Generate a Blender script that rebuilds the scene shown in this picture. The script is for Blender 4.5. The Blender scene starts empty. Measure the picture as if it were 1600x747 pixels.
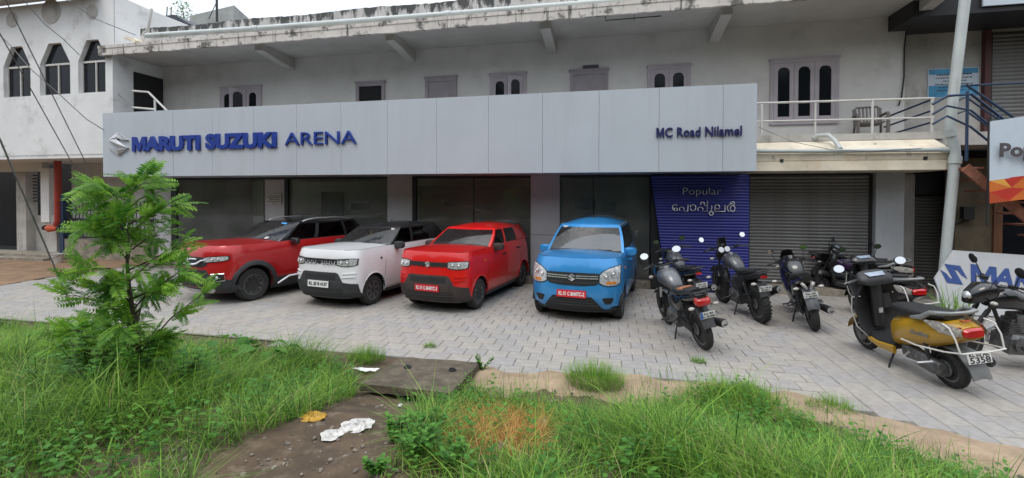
import bpy, bmesh, math, random
import numpy as np
from math import sin, cos, pi, radians, sqrt
from mathutils import Vector, Matrix, Euler
random.seed(7); rng = np.random.default_rng(7)
sc = bpy.context.scene
COL = sc.collection

# ------------------------------------------------------------------ camera
# world: X along the shop front, Y into the building, Z up; z = 0 is the paved lot
CAMH, CF, CCX, CCY = 2.15, 713.67, 799.3, 316.4
CP, CR, CYAW = radians(.837), radians(.116), radians(12.2)
cd = bpy.data.cameras.new('camera'); cam = bpy.data.objects.new('camera', cd); COL.objects.link(cam)
cam.location = (0, 0, CAMH)
cam.rotation_euler = (Matrix.Rotation(CYAW, 3, 'Z') @ Matrix.Rotation(pi/2 - CP, 3, 'X') @ Matrix.Rotation(CR, 3, 'Z')).to_euler()
cd.sensor_fit = 'HORIZONTAL'; cd.sensor_width = 36; cd.lens = 36*CF/1600
cd.shift_y = -(373.5-CCY)/1600; cd.shift_x = (800-CCX)/1600
cd.clip_start = .05; cd.clip_end = 2000
sc.camera = cam
# ------------------------------------------------------------------ sky and sun (bright overcast)
SUN_EL, SUN_ROT = radians(62), radians(200)
w = bpy.data.worlds.new('World'); sc.world = w; w.use_nodes = True
nt = w.node_tree; bg = nt.nodes['Background']
sky = nt.nodes.new('ShaderNodeTexSky'); sky.sky_type = 'NISHITA'; sky.sun_disc = False
sky.sun_elevation = SUN_EL; sky.sun_rotation = SUN_ROT
sky.air_density = 1.0; sky.dust_density = 4.0; sky.ozone_density = 1.0
# a cloud deck over the sky: pale, nearly even
tc = nt.nodes.new('ShaderNodeTexCoord'); nz = nt.nodes.new('ShaderNodeTexNoise')
nz.inputs['Scale'].default_value = 2.2; nz.inputs['Detail'].default_value = 5
cr_ = nt.nodes.new('ShaderNodeValToRGB')
cr_.color_ramp.elements[0].position = .3; cr_.color_ramp.elements[0].color = (7.7, 8.4, 9.4, 1)
cr_.color_ramp.elements[1].position = .7; cr_.color_ramp.elements[1].color = (10.2, 10.6, 11.0, 1)
mx = nt.nodes.new('ShaderNodeMixRGB'); mx.inputs[0].default_value = .88
nt.links.new(tc.outputs['Generated'], nz.inputs['Vector']); nt.links.new(nz.outputs['Fac'], cr_.inputs[0])
nt.links.new(sky.outputs[0], mx.inputs[1]); nt.links.new(cr_.outputs[0], mx.inputs[2])
# overcast law: the zenith is brighter than the horizon
sx_ = nt.nodes.new('ShaderNodeSeparateXYZ'); nt.links.new(tc.outputs['Generated'], sx_.inputs[0])
mr_ = nt.nodes.new('ShaderNodeMapRange'); mr_.inputs['From Min'].default_value = 0; mr_.inputs['From Max'].default_value = 1; mr_.inputs['To Min'].default_value = .50; mr_.inputs['To Max'].default_value = 1.65
nt.links.new(sx_.outputs['Z'], mr_.inputs['Value'])
ml_ = nt.nodes.new('ShaderNodeMixRGB'); ml_.blend_type = 'MULTIPLY'; ml_.inputs[0].default_value = 1
nt.links.new(mx.outputs[0], ml_.inputs[1]); nt.links.new(mr_.outputs[0], ml_.inputs[2]); mx = ml_
nt.links.new(mx.outputs[0], bg.inputs['Color']); bg.inputs['Strength'].default_value = .10
sl = bpy.data.lights.new('sun', 'SUN'); so = bpy.data.objects.new('sun', sl); COL.objects.link(so)
sl.energy = .7; sl.angle = radians(25); sl.color = (1, .96, .9)
sdir = Vector((sin(SUN_ROT)*cos(SUN_EL), cos(SUN_ROT)*cos(SUN_EL), sin(SUN_EL)))   # towards the sun (behind the camera)
so.rotation_euler = sdir.to_track_quat('Z', 'Y').to_euler(); so.location = (0, -5, 20)
sc.view_settings.view_transform = 'Standard'; sc.view_settings.look = 'None'
sc.view_settings.exposure = .60; sc.view_settings.gamma = 1
sc.render.engine = 'CYCLES'; sc.cycles.use_denoising = True
sc.cycles.max_bounces = 8; sc.cycles.transparent_max_bounces = 12
sc.cycles.caustics_reflective = False; sc.cycles.caustics_refractive = False

# ------------------------------------------------------------------ materials
def nodes(m):
    m.use_nodes = True
    t = m.node_tree; return t, t.nodes['Principled BSDF']
def mat(name, col, rough=.6, metal=0, var=.12, scale=6, bump=0, bscale=60, coat=0, spec=.5, col2=None, stretch=(1, 1, 1), lo=.35, hi=.65):
    m = bpy.data.materials.new(name); t, p = nodes(m); L = t.links
    c = col; d = col2 or tuple(max(0, x*(1-var*2.2)) for x in c)
    co = t.nodes.new('ShaderNodeTexCoord'); mp = t.nodes.new('ShaderNodeMapping'); mp.inputs['Scale'].default_value = stretch
    L.new(co.outputs['Object'], mp.inputs[0])
    n = t.nodes.new('ShaderNodeTexNoise'); n.inputs['Scale'].default_value = scale; n.inputs['Detail'].default_value = 6; n.inputs['Roughness'].default_value = .62
    L.new(mp.outputs[0], n.inputs['Vector'])
    r = t.nodes.new('ShaderNodeValToRGB'); r.color_ramp.elements[0].position = lo; r.color_ramp.elements[1].position = hi
    r.color_ramp.elements[0].color = (*d, 1); r.color_ramp.elements[1].color = (*c, 1)
    L.new(n.outputs['Fac'], r.inputs[0]); L.new(r.outputs[0], p.inputs['Base Color'])
    p.inputs['Roughness'].default_value = rough; p.inputs['Metallic'].default_value = metal
    p.inputs['Coat Weight'].default_value = coat; p.inputs['Coat Roughness'].default_value = .04
    p.inputs['Specular IOR Level'].default_value = spec
    if bump:
        n2 = t.nodes.new('ShaderNodeTexNoise'); n2.inputs['Scale'].default_value = bscale; n2.inputs['Detail'].default_value = 5
        b = t.nodes.new('ShaderNodeBump'); b.inputs['Strength'].default_value = bump; b.inputs['Distance'].default_value = .02
        L.new(mp.outputs[0], n2.inputs['Vector']); L.new(n2.outputs['Fac'], b.inputs['Height']); L.new(b.outputs[0], p.inputs['Normal'])
    m['ramp'] = r.name
    return m
def stain(m, col, scale=3, stretch=(1, 1, 1), lo=.5, hi=.62, zlo=None, zhi=None, amount=1.0, attr='Object'):
    """a second layer: dirt / mould with its own shape; grows from height zlo to zhi (object or world z)"""
    t = m.node_tree; p = t.nodes['Principled BSDF']; L = t.links
    src = p.inputs['Base Color'].links[0].from_socket
    co = t.nodes.new('ShaderNodeTexCoord') if attr == 'Object' else t.nodes.new('ShaderNodeNewGeometry')
    pos = co.outputs['Object'] if attr == 'Object' else co.outputs['Position']
    mp = t.nodes.new('ShaderNodeMapping'); mp.inputs['Scale'].default_value = stretch; mp.inputs['Location'].default_value = (3.1, 7.7, 1.3)
    L.new(pos, mp.inputs[0])
    n = t.nodes.new('ShaderNodeTexNoise'); n.inputs['Scale'].default_value = scale; n.inputs['Detail'].default_value = 8; n.inputs['Roughness'].default_value = .7
    L.new(mp.outputs[0], n.inputs['Vector'])
    fac = n.outputs['Fac']
    if zlo is not None:
        sx = t.nodes.new('ShaderNodeSeparateXYZ'); L.new(pos, sx.inputs[0])
        mr = t.nodes.new('ShaderNodeMapRange'); mr.inputs['From Min'].default_value = zlo; mr.inputs['From Max'].default_value = zhi
        mr.inputs['To Min'].default_value = -.16; mr.inputs['To Max'].default_value = .12
        L.new(sx.outputs['Z'], mr.inputs['Value'])
        ad = t.nodes.new('ShaderNodeMath'); ad.operation = 'ADD'; L.new(fac, ad.inputs[0]); L.new(mr.outputs[0], ad.inputs[1]); fac = ad.outputs[0]
    r = t.nodes.new('ShaderNodeValToRGB'); r.color_ramp.elements[0].position = lo; r.color_ramp.elements[1].position = hi
    r.color_ramp.elements[0].color = (0, 0, 0, 1); r.color_ramp.elements[1].color = (amount,)*3+(1,)
    L.new(fac, r.inputs[0])
    x = t.nodes.new('ShaderNodeMixRGB'); L.new(r.outputs[0], x.inputs[0]); L.new(src, x.inputs[1]); x.inputs[2].default_value = (*col, 1)
    L.new(x.outputs[0], p.inputs['Base Color'])
    return m
def glass(name, tint, fres=1.5, rough=.0, refl=1.0):
    m = bpy.data.materials.new(name); m.use_nodes = True; t = m.node_tree; t.nodes.clear(); L = t.links
    o = t.nodes.new('ShaderNodeOutputMaterial'); mx = t.nodes.new('ShaderNodeMixShader'); tr = t.nodes.new('ShaderNodeBsdfTransparent')
    gl = t.nodes.new('ShaderNodeBsdfGlossy'); fr = t.nodes.new('ShaderNodeFresnel'); fr.inputs['IOR'].default_value = fres
    tr.inputs[0].default_value = (*tint, 1); gl.inputs['Roughness'].default_value = rough; gl.inputs[0].default_value = (refl,)*3+(1,)
    L.new(fr.outputs[0], mx.inputs[0]); L.new(tr.outputs[0], mx.inputs[1]); L.new(gl.outputs[0], mx.inputs[2]); L.new(mx.outputs[0], o.inputs[0])
    return m
def dust_haze(m, amount, col=(.5, .5, .48)):  # grey veil mixed into glass, standing in for its hazy brightness
    t = m.node_tree; o = [n for n in t.nodes if n.type == 'OUTPUT_MATERIAL'][0]; src = o.inputs[0].links[0].from_socket
    d = t.nodes.new('ShaderNodeBsdfDiffuse'); d.inputs[0].default_value = (*col, 1); x = t.nodes.new('ShaderNodeMixShader')
    co = t.nodes.new('ShaderNodeTexCoord'); n = t.nodes.new('ShaderNodeTexNoise'); n.inputs['Scale'].default_value = 1.5; n.inputs['Detail'].default_value = 6
    mr = t.nodes.new('ShaderNodeMapRange'); mr.inputs['From Min'].default_value = .3; mr.inputs['From Max'].default_value = .7; mr.inputs['To Min'].default_value = amount*.6; mr.inputs['To Max'].default_value = amount*1.3
    t.links.new(co.outputs['Object'], n.inputs['Vector']); t.links.new(n.outputs['Fac'], mr.inputs['Value']); t.links.new(mr.outputs[0], x.inputs[0])
    t.links.new(src, x.inputs[1]); t.links.new(d.outputs[0], x.inputs[2]); t.links.new(x.outputs[0], o.inputs[0]); return m
def leafmat(name, c1, c2, trans=.35, attr=True, c3=None):
    m = bpy.data.materials.new(name); m.use_nodes = True; t = m.node_tree; t.nodes.clear(); L = t.links
    o = t.nodes.new('ShaderNodeOutputMaterial'); mx = t.nodes.new('ShaderNodeMixShader'); mx.inputs[0].default_value = trans
    p = t.nodes.new('ShaderNodeBsdfPrincipled'); tl = t.nodes.new('ShaderNodeBsdfTranslucent')
    r = t.nodes.new('ShaderNodeValToRGB'); r.color_ramp.elements[0].color = (*c1, 1); r.color_ramp.elements[1].color = (*c2, 1)
    if c3:
        e = r.color_ramp.elements.new(.93); e.color = (*c2, 1); r.color_ramp.elements[-1].color = (*c3, 1)
    if attr:
        a = t.nodes.new('ShaderNodeAttribute'); a.attribute_name = 'tone'; L.new(a.outputs['Fac'], r.inputs[0])
    else:
        a = t.nodes.new('ShaderNodeObjectInfo'); L.new(a.outputs['Random'], r.inputs[0])
    L.new(r.outputs[0], p.inputs['Base Color']); L.new(r.outputs[0], tl.inputs[0]); p.inputs['Roughness'].default_value = .5
    p.inputs['Specular IOR Level'].default_value = .3
    L.new(p.outputs[0], mx.inputs[1]); L.new(tl.outputs[0], mx.inputs[2]); L.new(mx.outputs[0], o.inputs[0])
    return m
def paint(name, c, metal=0.0, flake=0):
    m = mat(name, c, rough=.28, metal=metal, var=.03, scale=2, coat=.75, spec=.35)
    stain(m, tuple(.6*x+.12 for x in c), scale=5, lo=.55, hi=.9, amount=.25)
    return m

M = {}
M['white_wall'] = stain(stain(mat('white_wall', (.78, .785, .785), .85, var=.05, scale=1.2, bump=.15, bscale=25), (.22, .20, .17), scale=1.1, lo=.56, hi=.75, amount=.55), (.10, .09, .08), scale=9, stretch=(1, 1, .5), lo=.66, hi=.74, amount=.6)
M['veranda_wall'] = stain(mat('veranda_wall', (.68, .66, .635), .85, var=.06, scale=.8, bump=.12, bscale=20), (.20, .18, .15), scale=1.3, lo=.55, hi=.8, amount=.35)
M['soffit'] = mat('soffit_paint', (.50, .485, .465), .9, var=.07, scale=1.5, bump=.1)
M['mould'] = stain(stain(mat('mouldy_concrete', (.62, .60, .58), .9, var=.12, scale=3, bump=.4, bscale=30), (.05, .055, .055), scale=2.6, stretch=(1.6, 1, .55), lo=.50, hi=.58, zlo=6.5, zhi=7.25, amount=.95, attr='World'), (.12, .10, .09), scale=5, stretch=(2, 1, .18), lo=.55, hi=.7, amount=.7)
M['fascia'] = stain(stain(mat('fascia_paint', (.68, .64, .60), .85, var=.08, scale=2, bump=.25, bscale=30), (.05, .048, .04), scale=6, stretch=(1.8, 1, .12), lo=.57, hi=.66, amount=.85), (.06, .055, .05), scale=2.2, stretch=(1, 1, 1), lo=.525, hi=.60, amount=.85)
M['yellow_slab'] = stain(stain(mat('cream_concrete', (.80, .72, .58), .85, var=.10, scale=2.5, bump=.25), (.60, .42, .24), scale=2.5, lo=.52, hi=.75, amount=.5), (.06, .05, .04), scale=3, stretch=(1.5, 1, .6), lo=.60, hi=.70, amount=.7)
M['acp'] = stain(mat('silver_composite_panel', (.47, .51, .56), .42, metal=.0, var=.03, scale=.7, coat=.15), (.33, .32, .34), scale=1.4, stretch=(1.5, 1, .12), lo=.52, hi=.8, amount=.35)
M['acp_column'] = mat('column_cladding', (.46, .46, .47), .45, var=.05, scale=1, coat=.1)
M['dark_joint'] = mat('dark_joint', (.05, .05, .055), .8)
M['blue_letter'] = mat('blue_acrylic_letter', (.012, .04, .27), .35, var=.02, coat=.1)
M['navy_letter'] = mat('navy_letter', (.012, .016, .10), .4, var=.02)
M['chrome'] = mat('chrome', (.80, .81, .83), .22, metal=.75, var=.02)
M['steel'] = mat('brushed_steel', (.66, .66, .68), .32, metal=.7, var=.05)
M['dark_metal'] = mat('dark_metal', (.03, .03, .033), .45, metal=.3, var=.1)
M['glass'] = dust_haze(glass('shop_glass', (.92, .95, .93), 1.5), .15)
M['win_glass'] = mat('dark_window_glass', (.010, .012, .016), .08, var=.02, spec=.18)
M['black'] = mat('matt_black', (.015, .015, .017), .55, var=.1)
M['room_shade'] = mat('interior_shade', (.02, .02, .022), .9)  # near-black colour stands for the shade inside openings
M['lilac'] = mat('lilac_paint', (.46, .41, .44), .6, var=.06, scale=3)
M['lilac_dark'] = mat('faded_lilac_door', (.36, .32, .34), .6, var=.1, scale=3)
M['blue_slat'] = mat('blue_slat', (.018, .025, .225), .42, metal=.1, var=.08, scale=3, coat=.1)
M['shutter'] = stain(mat('galvanised_shutter', (.215, .21, .205), .5, metal=.55, var=.12, scale=2, stretch=(.6, 1, 6)), (.10, .09, .08), scale=3, stretch=(1, 1, .4), lo=.5, hi=.75, amount=.6)
M['pvc'] = stain(mat('grey_pvc', (.50, .54, .53), .42, var=.05, scale=3), (.22, .19, .15), scale=5, stretch=(1, 1, .2), lo=.58, hi=.75, amount=.6)
M['red_pipe'] = mat('red_pipe', (.40, .05, .035), .5, var=.15)
M['orange_red'] = mat('orange_valve', (.55, .09, .03), .45, var=.15)
M['rail_white'] = stain(mat('white_rail_paint', (.62, .61, .58), .5, var=.05), (.2, .12, .07), scale=14, lo=.6, hi=.7, amount=.6)
M['rail_blue'] = mat('dark_blue_rail', (.02, .045, .10), .45, var=.15)
M['brick_red'] = stain(mat('red_stringer', (.34, .13, .08), .85, var=.2, scale=6, bump=.5), (.42, .30, .22), scale=6, lo=.55, hi=.7, amount=.7)
M['brown_wall'] = stain(mat('brown_grimy_wall', (.16, .13, .085), .9, var=.2, scale=2, bump=.2), (.06, .05, .035), scale=1.6, lo=.5, hi=.7, amount=.7)
M['maroon'] = mat('maroon_frame', (.09, .03, .03), .6, var=.1)
M['plaster_dark'] = stain(mat('grey_plaster', (.52, .50, .47), .9, var=.1, scale=2, bump=.2), (.10, .09, .08), scale=2, stretch=(1.4, 1, .7), lo=.52, hi=.75, amount=.7)
M['plinth'] = stain(mat('plinth_stone', (.34, .30, .24), .8, var=.2, scale=5, bump=.3), (.10, .08, .06), scale=4, lo=.5, hi=.7, amount=.7)
M['concrete'] = stain(mat('old_concrete', (.15, .12, .085), .92, var=.25, scale=7, bump=.7, bscale=50), (.06, .05, .035), scale=4, lo=.45, hi=.62, amount=.8)
stain(M['concrete'], (.50, .47, .42), scale=16, lo=.66, hi=.72, amount=.8)
M['tank'] = mat('grey_concrete_tank', (.36, .37, .36), .9, var=.12, scale=2, bump=.2)
M['wood_door'] = mat('brown_door', (.20, .09, .05), .4, var=.2, scale=3, stretch=(4, 1, .5))
M['room'] = mat('showroom_wall', (.86, .87, .85), .8, var=.03)
M['room_dark'] = mat('showroom_dark_panel', (.10, .10, .10), .5)
M['room_floor'] = mat('showroom_floor', (.25, .25, .25), .25)
M['yellow_box'] = mat('yellow_poster', (.62, .45, .08), .6, var=.1)
M['paper'] = mat('white_paper', (.62, .60, .57), .8, var=.16, scale=14)
M['print_dark'] = mat('dark_print', (.08, .08, .09), .7)
M['poster_blue'] = mat('poster_blue', (.05, .26, .46), .6, var=.15, scale=3)
M['bucket'] = mat('white_plastic', (.60, .58, .54), .45, var=.08)
M['chair_plastic'] = mat('grey_plastic_chair', (.15, .135, .125), .5, var=.1)
M['banner_white'] = mat('banner_white', (.56, .64, .72), .5, var=.03)
for n_, c_ in (('orange', (.62, .16, .03)), ('amber', (.70, .34, .06)), ('rust', (.45, .07, .02)), ('red', (.50, .035, .02)), ('sand', (.62, .30, .12))):
    M['tri_'+n_] = mat('banner_'+n_, c_, .5, var=.05)
M['board_grey'] = stain(mat('grey_board', (.46, .47, .49), .55, var=.04, scale=2), (.30, .29, .27), scale=2, lo=.5, hi=.8, amount=.5)
M['board_blue'] = mat('faded_blue_letter', (.03, .07, .25), .5, var=.1)
M['wire'] = mat('cable', (.16, .16, .16), .6)
# paving
def paver_mat():
    m = mat('grey_paver', (.335, .32, .302), .82, var=.10, scale=9, bump=.35, bscale=120)
    t = m.node_tree; L = t.links; p = t.nodes['Principled BSDF']; src = p.inputs['Base Color'].links[0].from_socket
    a = t.nodes.new('ShaderNodeAttribute'); a.attribute_name = 'tone'; oi = t.nodes.new('ShaderNodeObjectInfo')
    ad = t.nodes.new('ShaderNodeMath'); ad.operation = 'ADD'; L.new(a.outputs['Fac'], ad.inputs[0]); L.new(oi.outputs['Random'], ad.inputs[1])
    fr = t.nodes.new('ShaderNodeMath'); fr.operation = 'FRACT'; L.new(ad.outputs[0], fr.inputs[0])
    r = t.nodes.new('ShaderNodeValToRGB'); r.color_ramp.interpolation = 'LINEAR'
    e = r.color_ramp.elements; e[0].color = (.92, .925, .94, 1); e[1].color = (1.08, 1.06, 1.03, 1)
    for pos, c in ((.25, (.97, .97, 1.0)), (.5, (1.0, .99, .97)), (.75, (1.06, 1.03, .99))):
        q = e.new(pos); q.color = (*c, 1)
    L.new(fr.outputs[0], r.inputs[0])
    x = t.nodes.new('ShaderNodeMixRGB'); x.blend_type = 'MULTIPLY'; x.inputs[0].default_value = 1; L.new(src, x.inputs[1]); L.new(r.outputs[0], x.inputs[2]); L.new(x.outputs[0], p.inputs['Base Color'])
    stain(m, (.36, .29, .22), scale=.45, lo=.50, hi=.75, amount=.40, attr='World')
    stain(m, (.15, .145, .14), scale=.9, lo=.58, hi=.72, amount=.38, attr='World')
    stain(m, (.30, .22, .15), scale=1.1, lo=.58, hi=.72, amount=.35, attr='World')
    return m
M['paver'] = paver_mat()
M['joint'] = mat('joint_soil', (.19, .165, .135), .95, var=.25, scale=8)
M['dirt'] = stain(stain(mat('brown_soil', (.115, .078, .048), .95, var=.22, scale=3.5, bump=.8, bscale=28), (.24, .19, .14), scale=6, lo=.54, hi=.70, amount=.6), (.045, .032, .02), scale=2.2, lo=.52, hi=.7, amount=.7)
M['sand'] = stain(mat('sandy_edge', (.38, .28, .19), .95, var=.16, scale=3, bump=.4, bscale=40), (.20, .13, .08), scale=2, stretch=(1, 2.5, 1), lo=.5, hi=.7, amount=.6)
M['redsoil'] = stain(mat('red_brown_drive', (.27, .17, .10), .95, var=.18, scale=2, bump=.3, bscale=30), (.15, .09, .055), scale=1.2, stretch=(.5, 2, 1), lo=.5, hi=.7, amount=.6)
M['asphalt'] = mat('asphalt', (.05, .05, .052), .9, var=.15, scale=20, bump=.4)
M['grass'] = leafmat('grass_blade', (.032, .115, .014), (.29, .50, .075), .42, c3=(.40, .38, .16))
M['dry'] = leafmat('dry_grass_blade', (.36, .15, .03), (.62, .38, .12), .3)
M['weed'] = leafmat('weed_leaf', (.035, .14, .022), (.14, .33, .05), .4)
M['frond'] = leafmat('sapling_leaf', (.04, .16, .022), (.28, .50, .06), .5)
M['bark'] = mat('sapling_bark', (.07, .055, .035), .85, var=.2, scale=12)
M['treemass'] = mat('tree_mass', (.06, .10, .035), .9, var=.35, scale=1.5, bump=1, bscale=3)

# ------------------------------------------------------------------ mesh kit
lerp_ = lambda a, b, t: a+(b-a)*t
class MB:
    def __init__(s): s.v = []; s.f = []; s.m = []; s.t = []
    def add(s, vs, fs, mi=0, tone=None):
        o = len(s.v); s.v += [tuple(map(float, v)) for v in vs]
        s.f += [tuple(i+o for i in f) for f in fs]; s.m += [mi]*len(fs)
        s.t += [0.0 if tone is None else tone]*len(vs)
    def box(s, x0, x1, y0, y1, z0, z1, mi=0, tone=None):
        vs = [(x, y, z) for z in (z0, z1) for y in (y0, y1) for x in (x0, x1)]
        s.add(vs, [(0, 2, 3, 1), (4, 5, 7, 6), (0, 1, 5, 4), (2, 6, 7, 3), (0, 4, 6, 2), (1, 3, 7, 5)], mi, tone)
    def bbox(s, x0, x1, y0, y1, z0, z1, b, mi=0, tone=None):
        """box whose top edges are chamfered by b"""
        rs = [(x0, x1, y0, y1, z0), (x0, x1, y0, y1, z1-b), (x0+b, x1-b, y0+b, y1-b, z1)]
        vs = []
        for a, c, d, e, z in rs: vs += [(a, d, z), (c, d, z), (c, e, z), (a, e, z)]
        fs = [(3, 2, 1, 0), (8, 9, 10, 11)]
        for k in (0, 4):
            for i in range(4): j = (i+1) % 4; fs.append((k+i, k+j, k+4+j, k+4+i))
        s.add(vs, fs, mi, tone)
    def cbox(s, c, ax, ay, az, mi=0):
        """box from centre and three half-axis vectors"""
        c, ax, ay, az = map(Vector, (c, ax, ay, az)); vs = [c+ax*i+ay*j+az*k for k in (-1, 1) for j in (-1, 1) for i in (-1, 1)]
        s.add(vs, [(0, 2, 3, 1), (4, 5, 7, 6), (0, 1, 5, 4), (2, 6, 7, 3), (0, 4, 6, 2), (1, 3, 7, 5)], mi)
    def rings(s, rs, closed=True, cap=True, mi=0):
        n = len(rs[0]); vs = [p for r in rs for p in r]; fs = []
        for k in range(len(rs)-1):
            for i in range(n if closed else n-1):
                j = (i+1) % n; fs.append((k*n+i, k*n+j, (k+1)*n+j, (k+1)*n+i))
        if cap and closed:
            fs.append(tuple(range(n-1, -1, -1))); fs.append(tuple((len(rs)-1)*n+i for i in range(n)))
        s.add(vs, fs, mi)
    def tube(s, pts, r, n=8, cap=True, mi=0, loop=False):
        pts = [Vector(p) for p in pts]; R = r if isinstance(r, (list, tuple)) else [r]*len(pts)
        rs = []; up = None
        for i, p in enumerate(pts):
            if loop: d = pts[(i+1) % len(pts)]-pts[i-1]
            else: d = pts[min(i+1, len(pts)-1)]-pts[max(i-1, 0)]
            d = d.normalized() if d.length > 1e-9 else Vector((0, 0, 1))
            if up is None: up = Vector((0, 0, 1)) if abs(d.z) < .9 else Vector((1, 0, 0))
            a = d.cross(up)
            if a.length < 1e-6: a = d.orthogonal()
            a.normalize(); b = a.cross(d).normalized(); up = b
            rs.append([p+(a*cos(2*pi*k/n)+b*sin(2*pi*k/n))*R[i] for k in range(n)])
        if loop: rs.append(rs[0]); cap = False
        s.rings(rs, True, cap, mi)
    def cyl(s, a, b, r, r2=None, n=14, mi=0):
        s.tube([a, b], [r, r if r2 is None else r2], n, True, mi)
    def lathe(s, prof, c=(0, 0, 0), axis='Y', n=28, mi=0):
        """prof: (radius, offset along axis)"""
        rs = []
        for r, h in prof:
            ring = []
            for k in range(n):
                a = 2*pi*k/n; u, v = r*cos(a), r*sin(a)
                p = (u, h, v) if axis == 'Y' else ((h, u, v) if axis == 'X' else (u, v, h))
                ring.append((p[0]+c[0], p[1]+c[1], p[2]+c[2]))
            rs.append(ring)
        s.rings(rs, True, True, mi)
    def ell(s, c, rx, ry, rz, n=14, m=8, mi=0, rot=None):
        rs = []; c = Vector(c)
        for j in range(m+1):
            t = -pi/2+pi*j/m; t = max(-pi/2+.05, min(pi/2-.05, t))
            ring = []
            for k in range(n):
                a = 2*pi*k/n; p = Vector((rx*cos(t)*cos(a), ry*cos(t)*sin(a), rz*sin(t)))
                if rot: p = rot @ p
                ring.append(c+p)
            rs.append(ring)
        s.rings(rs, True, True, mi)
    def loft(s, secs, n=12, p=2.4, mi=0):
        """secs: (centre, half-width vector, half-height vector): superellipse rings"""
        rs = []
        for c, a, b in secs:
            c, a, b = map(Vector, (c, a, b)); ring = []
            for k in range(n):
                t = 2*pi*k/n; u, v = cos(t), sin(t)
                ring.append(c+a*(math.copysign(abs(u)**(2/p), u))+b*(math.copysign(abs(v)**(2/p), v)))
            rs.append(ring)
        s.rings(rs, True, True, mi)
    def prism(s, poly, f, d, mi=0):
        """poly (a,b) mapped by f to a point; pushed along vector d"""
        d = Vector(d); p = [Vector(f(*q)) for q in poly]; n = len(p)
        vs = p+[q+d for q in p]; fs = [tuple(range(n-1, -1, -1)), tuple(range(n, 2*n))]+[(i, (i+1) % n, n+(i+1) % n, n+i) for i in range(n)]
        s.add(vs, fs, mi)
    def grid(s, P, mi=0, skip=None):
        a = len(P); b = len(P[0]); fs = []
        for i in range(a-1):
            for j in range(b-1):
                if skip and skip(i, j): continue
                fs.append((i*b+j, i*b+j+1, (i+1)*b+j+1, (i+1)*b+j))
        s.add([p for r in P for p in r], fs, mi)
    def mesh(s, name, mats, smooth=35, weld=0):
        me = bpy.data.meshes.new(name); me.from_pydata(s.v, [], s.f)
        for m in (mats if isinstance(mats, (list, tuple)) else [mats]): me.materials.append(m)
        if any(s.m): me.polygons.foreach_set('material_index', s.m)
        if any(s.t):
            a = me.attributes.new('tone', 'FLOAT', 'POINT'); a.data.foreach_set('value', s.t)
        bm = bmesh.new(); bm.from_mesh(me)
        if weld: bmesh.ops.remove_doubles(bm, verts=bm.verts, dist=weld); bmesh.ops.dissolve_degenerate(bm, edges=bm.edges, dist=1e-5)
        bmesh.ops.recalc_face_normals(bm, faces=bm.faces); bm.to_mesh(me); bm.free()
        if smooth:
            me.shade_smooth(); me.set_sharp_from_angle(angle=radians(smooth))
        me.update(); return me

def put(name, me, parent=None, loc=None, rot=None):
    o = bpy.data.objects.new(name, me); COL.objects.link(o)
    if parent: o.parent = parent
    if loc is not None: o.location = loc
    if rot is not None: o.rotation_euler = rot
    return o
def part(name, mb, mats, parent=None, loc=None, rot=None, smooth=35, label=None, weld=0):
    o = put(name, mb.mesh(name, mats, smooth, weld), parent, loc, rot)
    if label: o['label'] = label
    return o
def tag(o, label=None, cat=None, group=None, kind=None):
    if label: o['label'] = label
    if cat: o['category'] = cat
    if group: o['group'] = group
    if kind: o['kind'] = kind
    return o
def thing(name, label, cat, loc=(0, 0, 0), rz=0, group=None):
    o = bpy.data.objects.new(name, None); COL.objects.link(o); o.location = loc; o.rotation_euler = (0, 0, rz); o.empty_display_size = .2
    return tag(o, label, cat, group)
def copy_tree(o, parent=None):
    c = o.copy(); COL.objects.link(c)
    if parent: c.parent = parent
    for ch in list(o.children): copy_tree(ch, c)
    return c
def text_mesh(body, size=1, extrude=.01, offset=0, shear=0, mats=None, sx=1, align='LEFT', res=3):
    c = bpy.data.curves.new('lettering', 'FONT'); c.body = body; c.size = size; c.extrude = extrude; c.offset = offset; c.shear = shear; c.align_x = align; c.resolution_u = res
    o = bpy.data.objects.new('lettering', c); COL.objects.link(o); bpy.context.view_layer.update()
    me = bpy.data.meshes.new_from_object(o.evaluated_get(bpy.context.evaluated_depsgraph_get()))
    bpy.data.objects.remove(o); bpy.data.curves.remove(c)
    if sx != 1: me.transform(Matrix.Diagonal((sx, 1, 1, 1)))
    me.materials.clear()
    if mats: me.materials.append(mats)
    return me
def xr(me):
    a = np.empty(len(me.vertices)*3); me.vertices.foreach_get('co', a); a = a.reshape(-1, 3); return a.min(0), a.max(0)
def m_glyph(me, mats):
    a, b = xr(me); x0, x1, y0, y1, e = a[0], b[0], a[1], b[1], b[2]; bpy.data.meshes.remove(me); w_, h = x1-x0, y1-y0; s = w_*.21
    P_ = [(0, 0), (0, h), (s*1.25, h), (w_/2, h*.40), (w_-s*1.25, h), (w_, h), (w_, 0), (w_-s, 0), (w_-s, h*.62), (w_/2+s*.22, 0), (w_/2-s*.22, 0), (s, h*.62), (s, 0)]
    q = MB(); q.prism(P_, lambda x, y: (x0+x, y0+y, -e), (0, 0, 2*e)); return q.mesh('letter', mats, 0)
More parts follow.
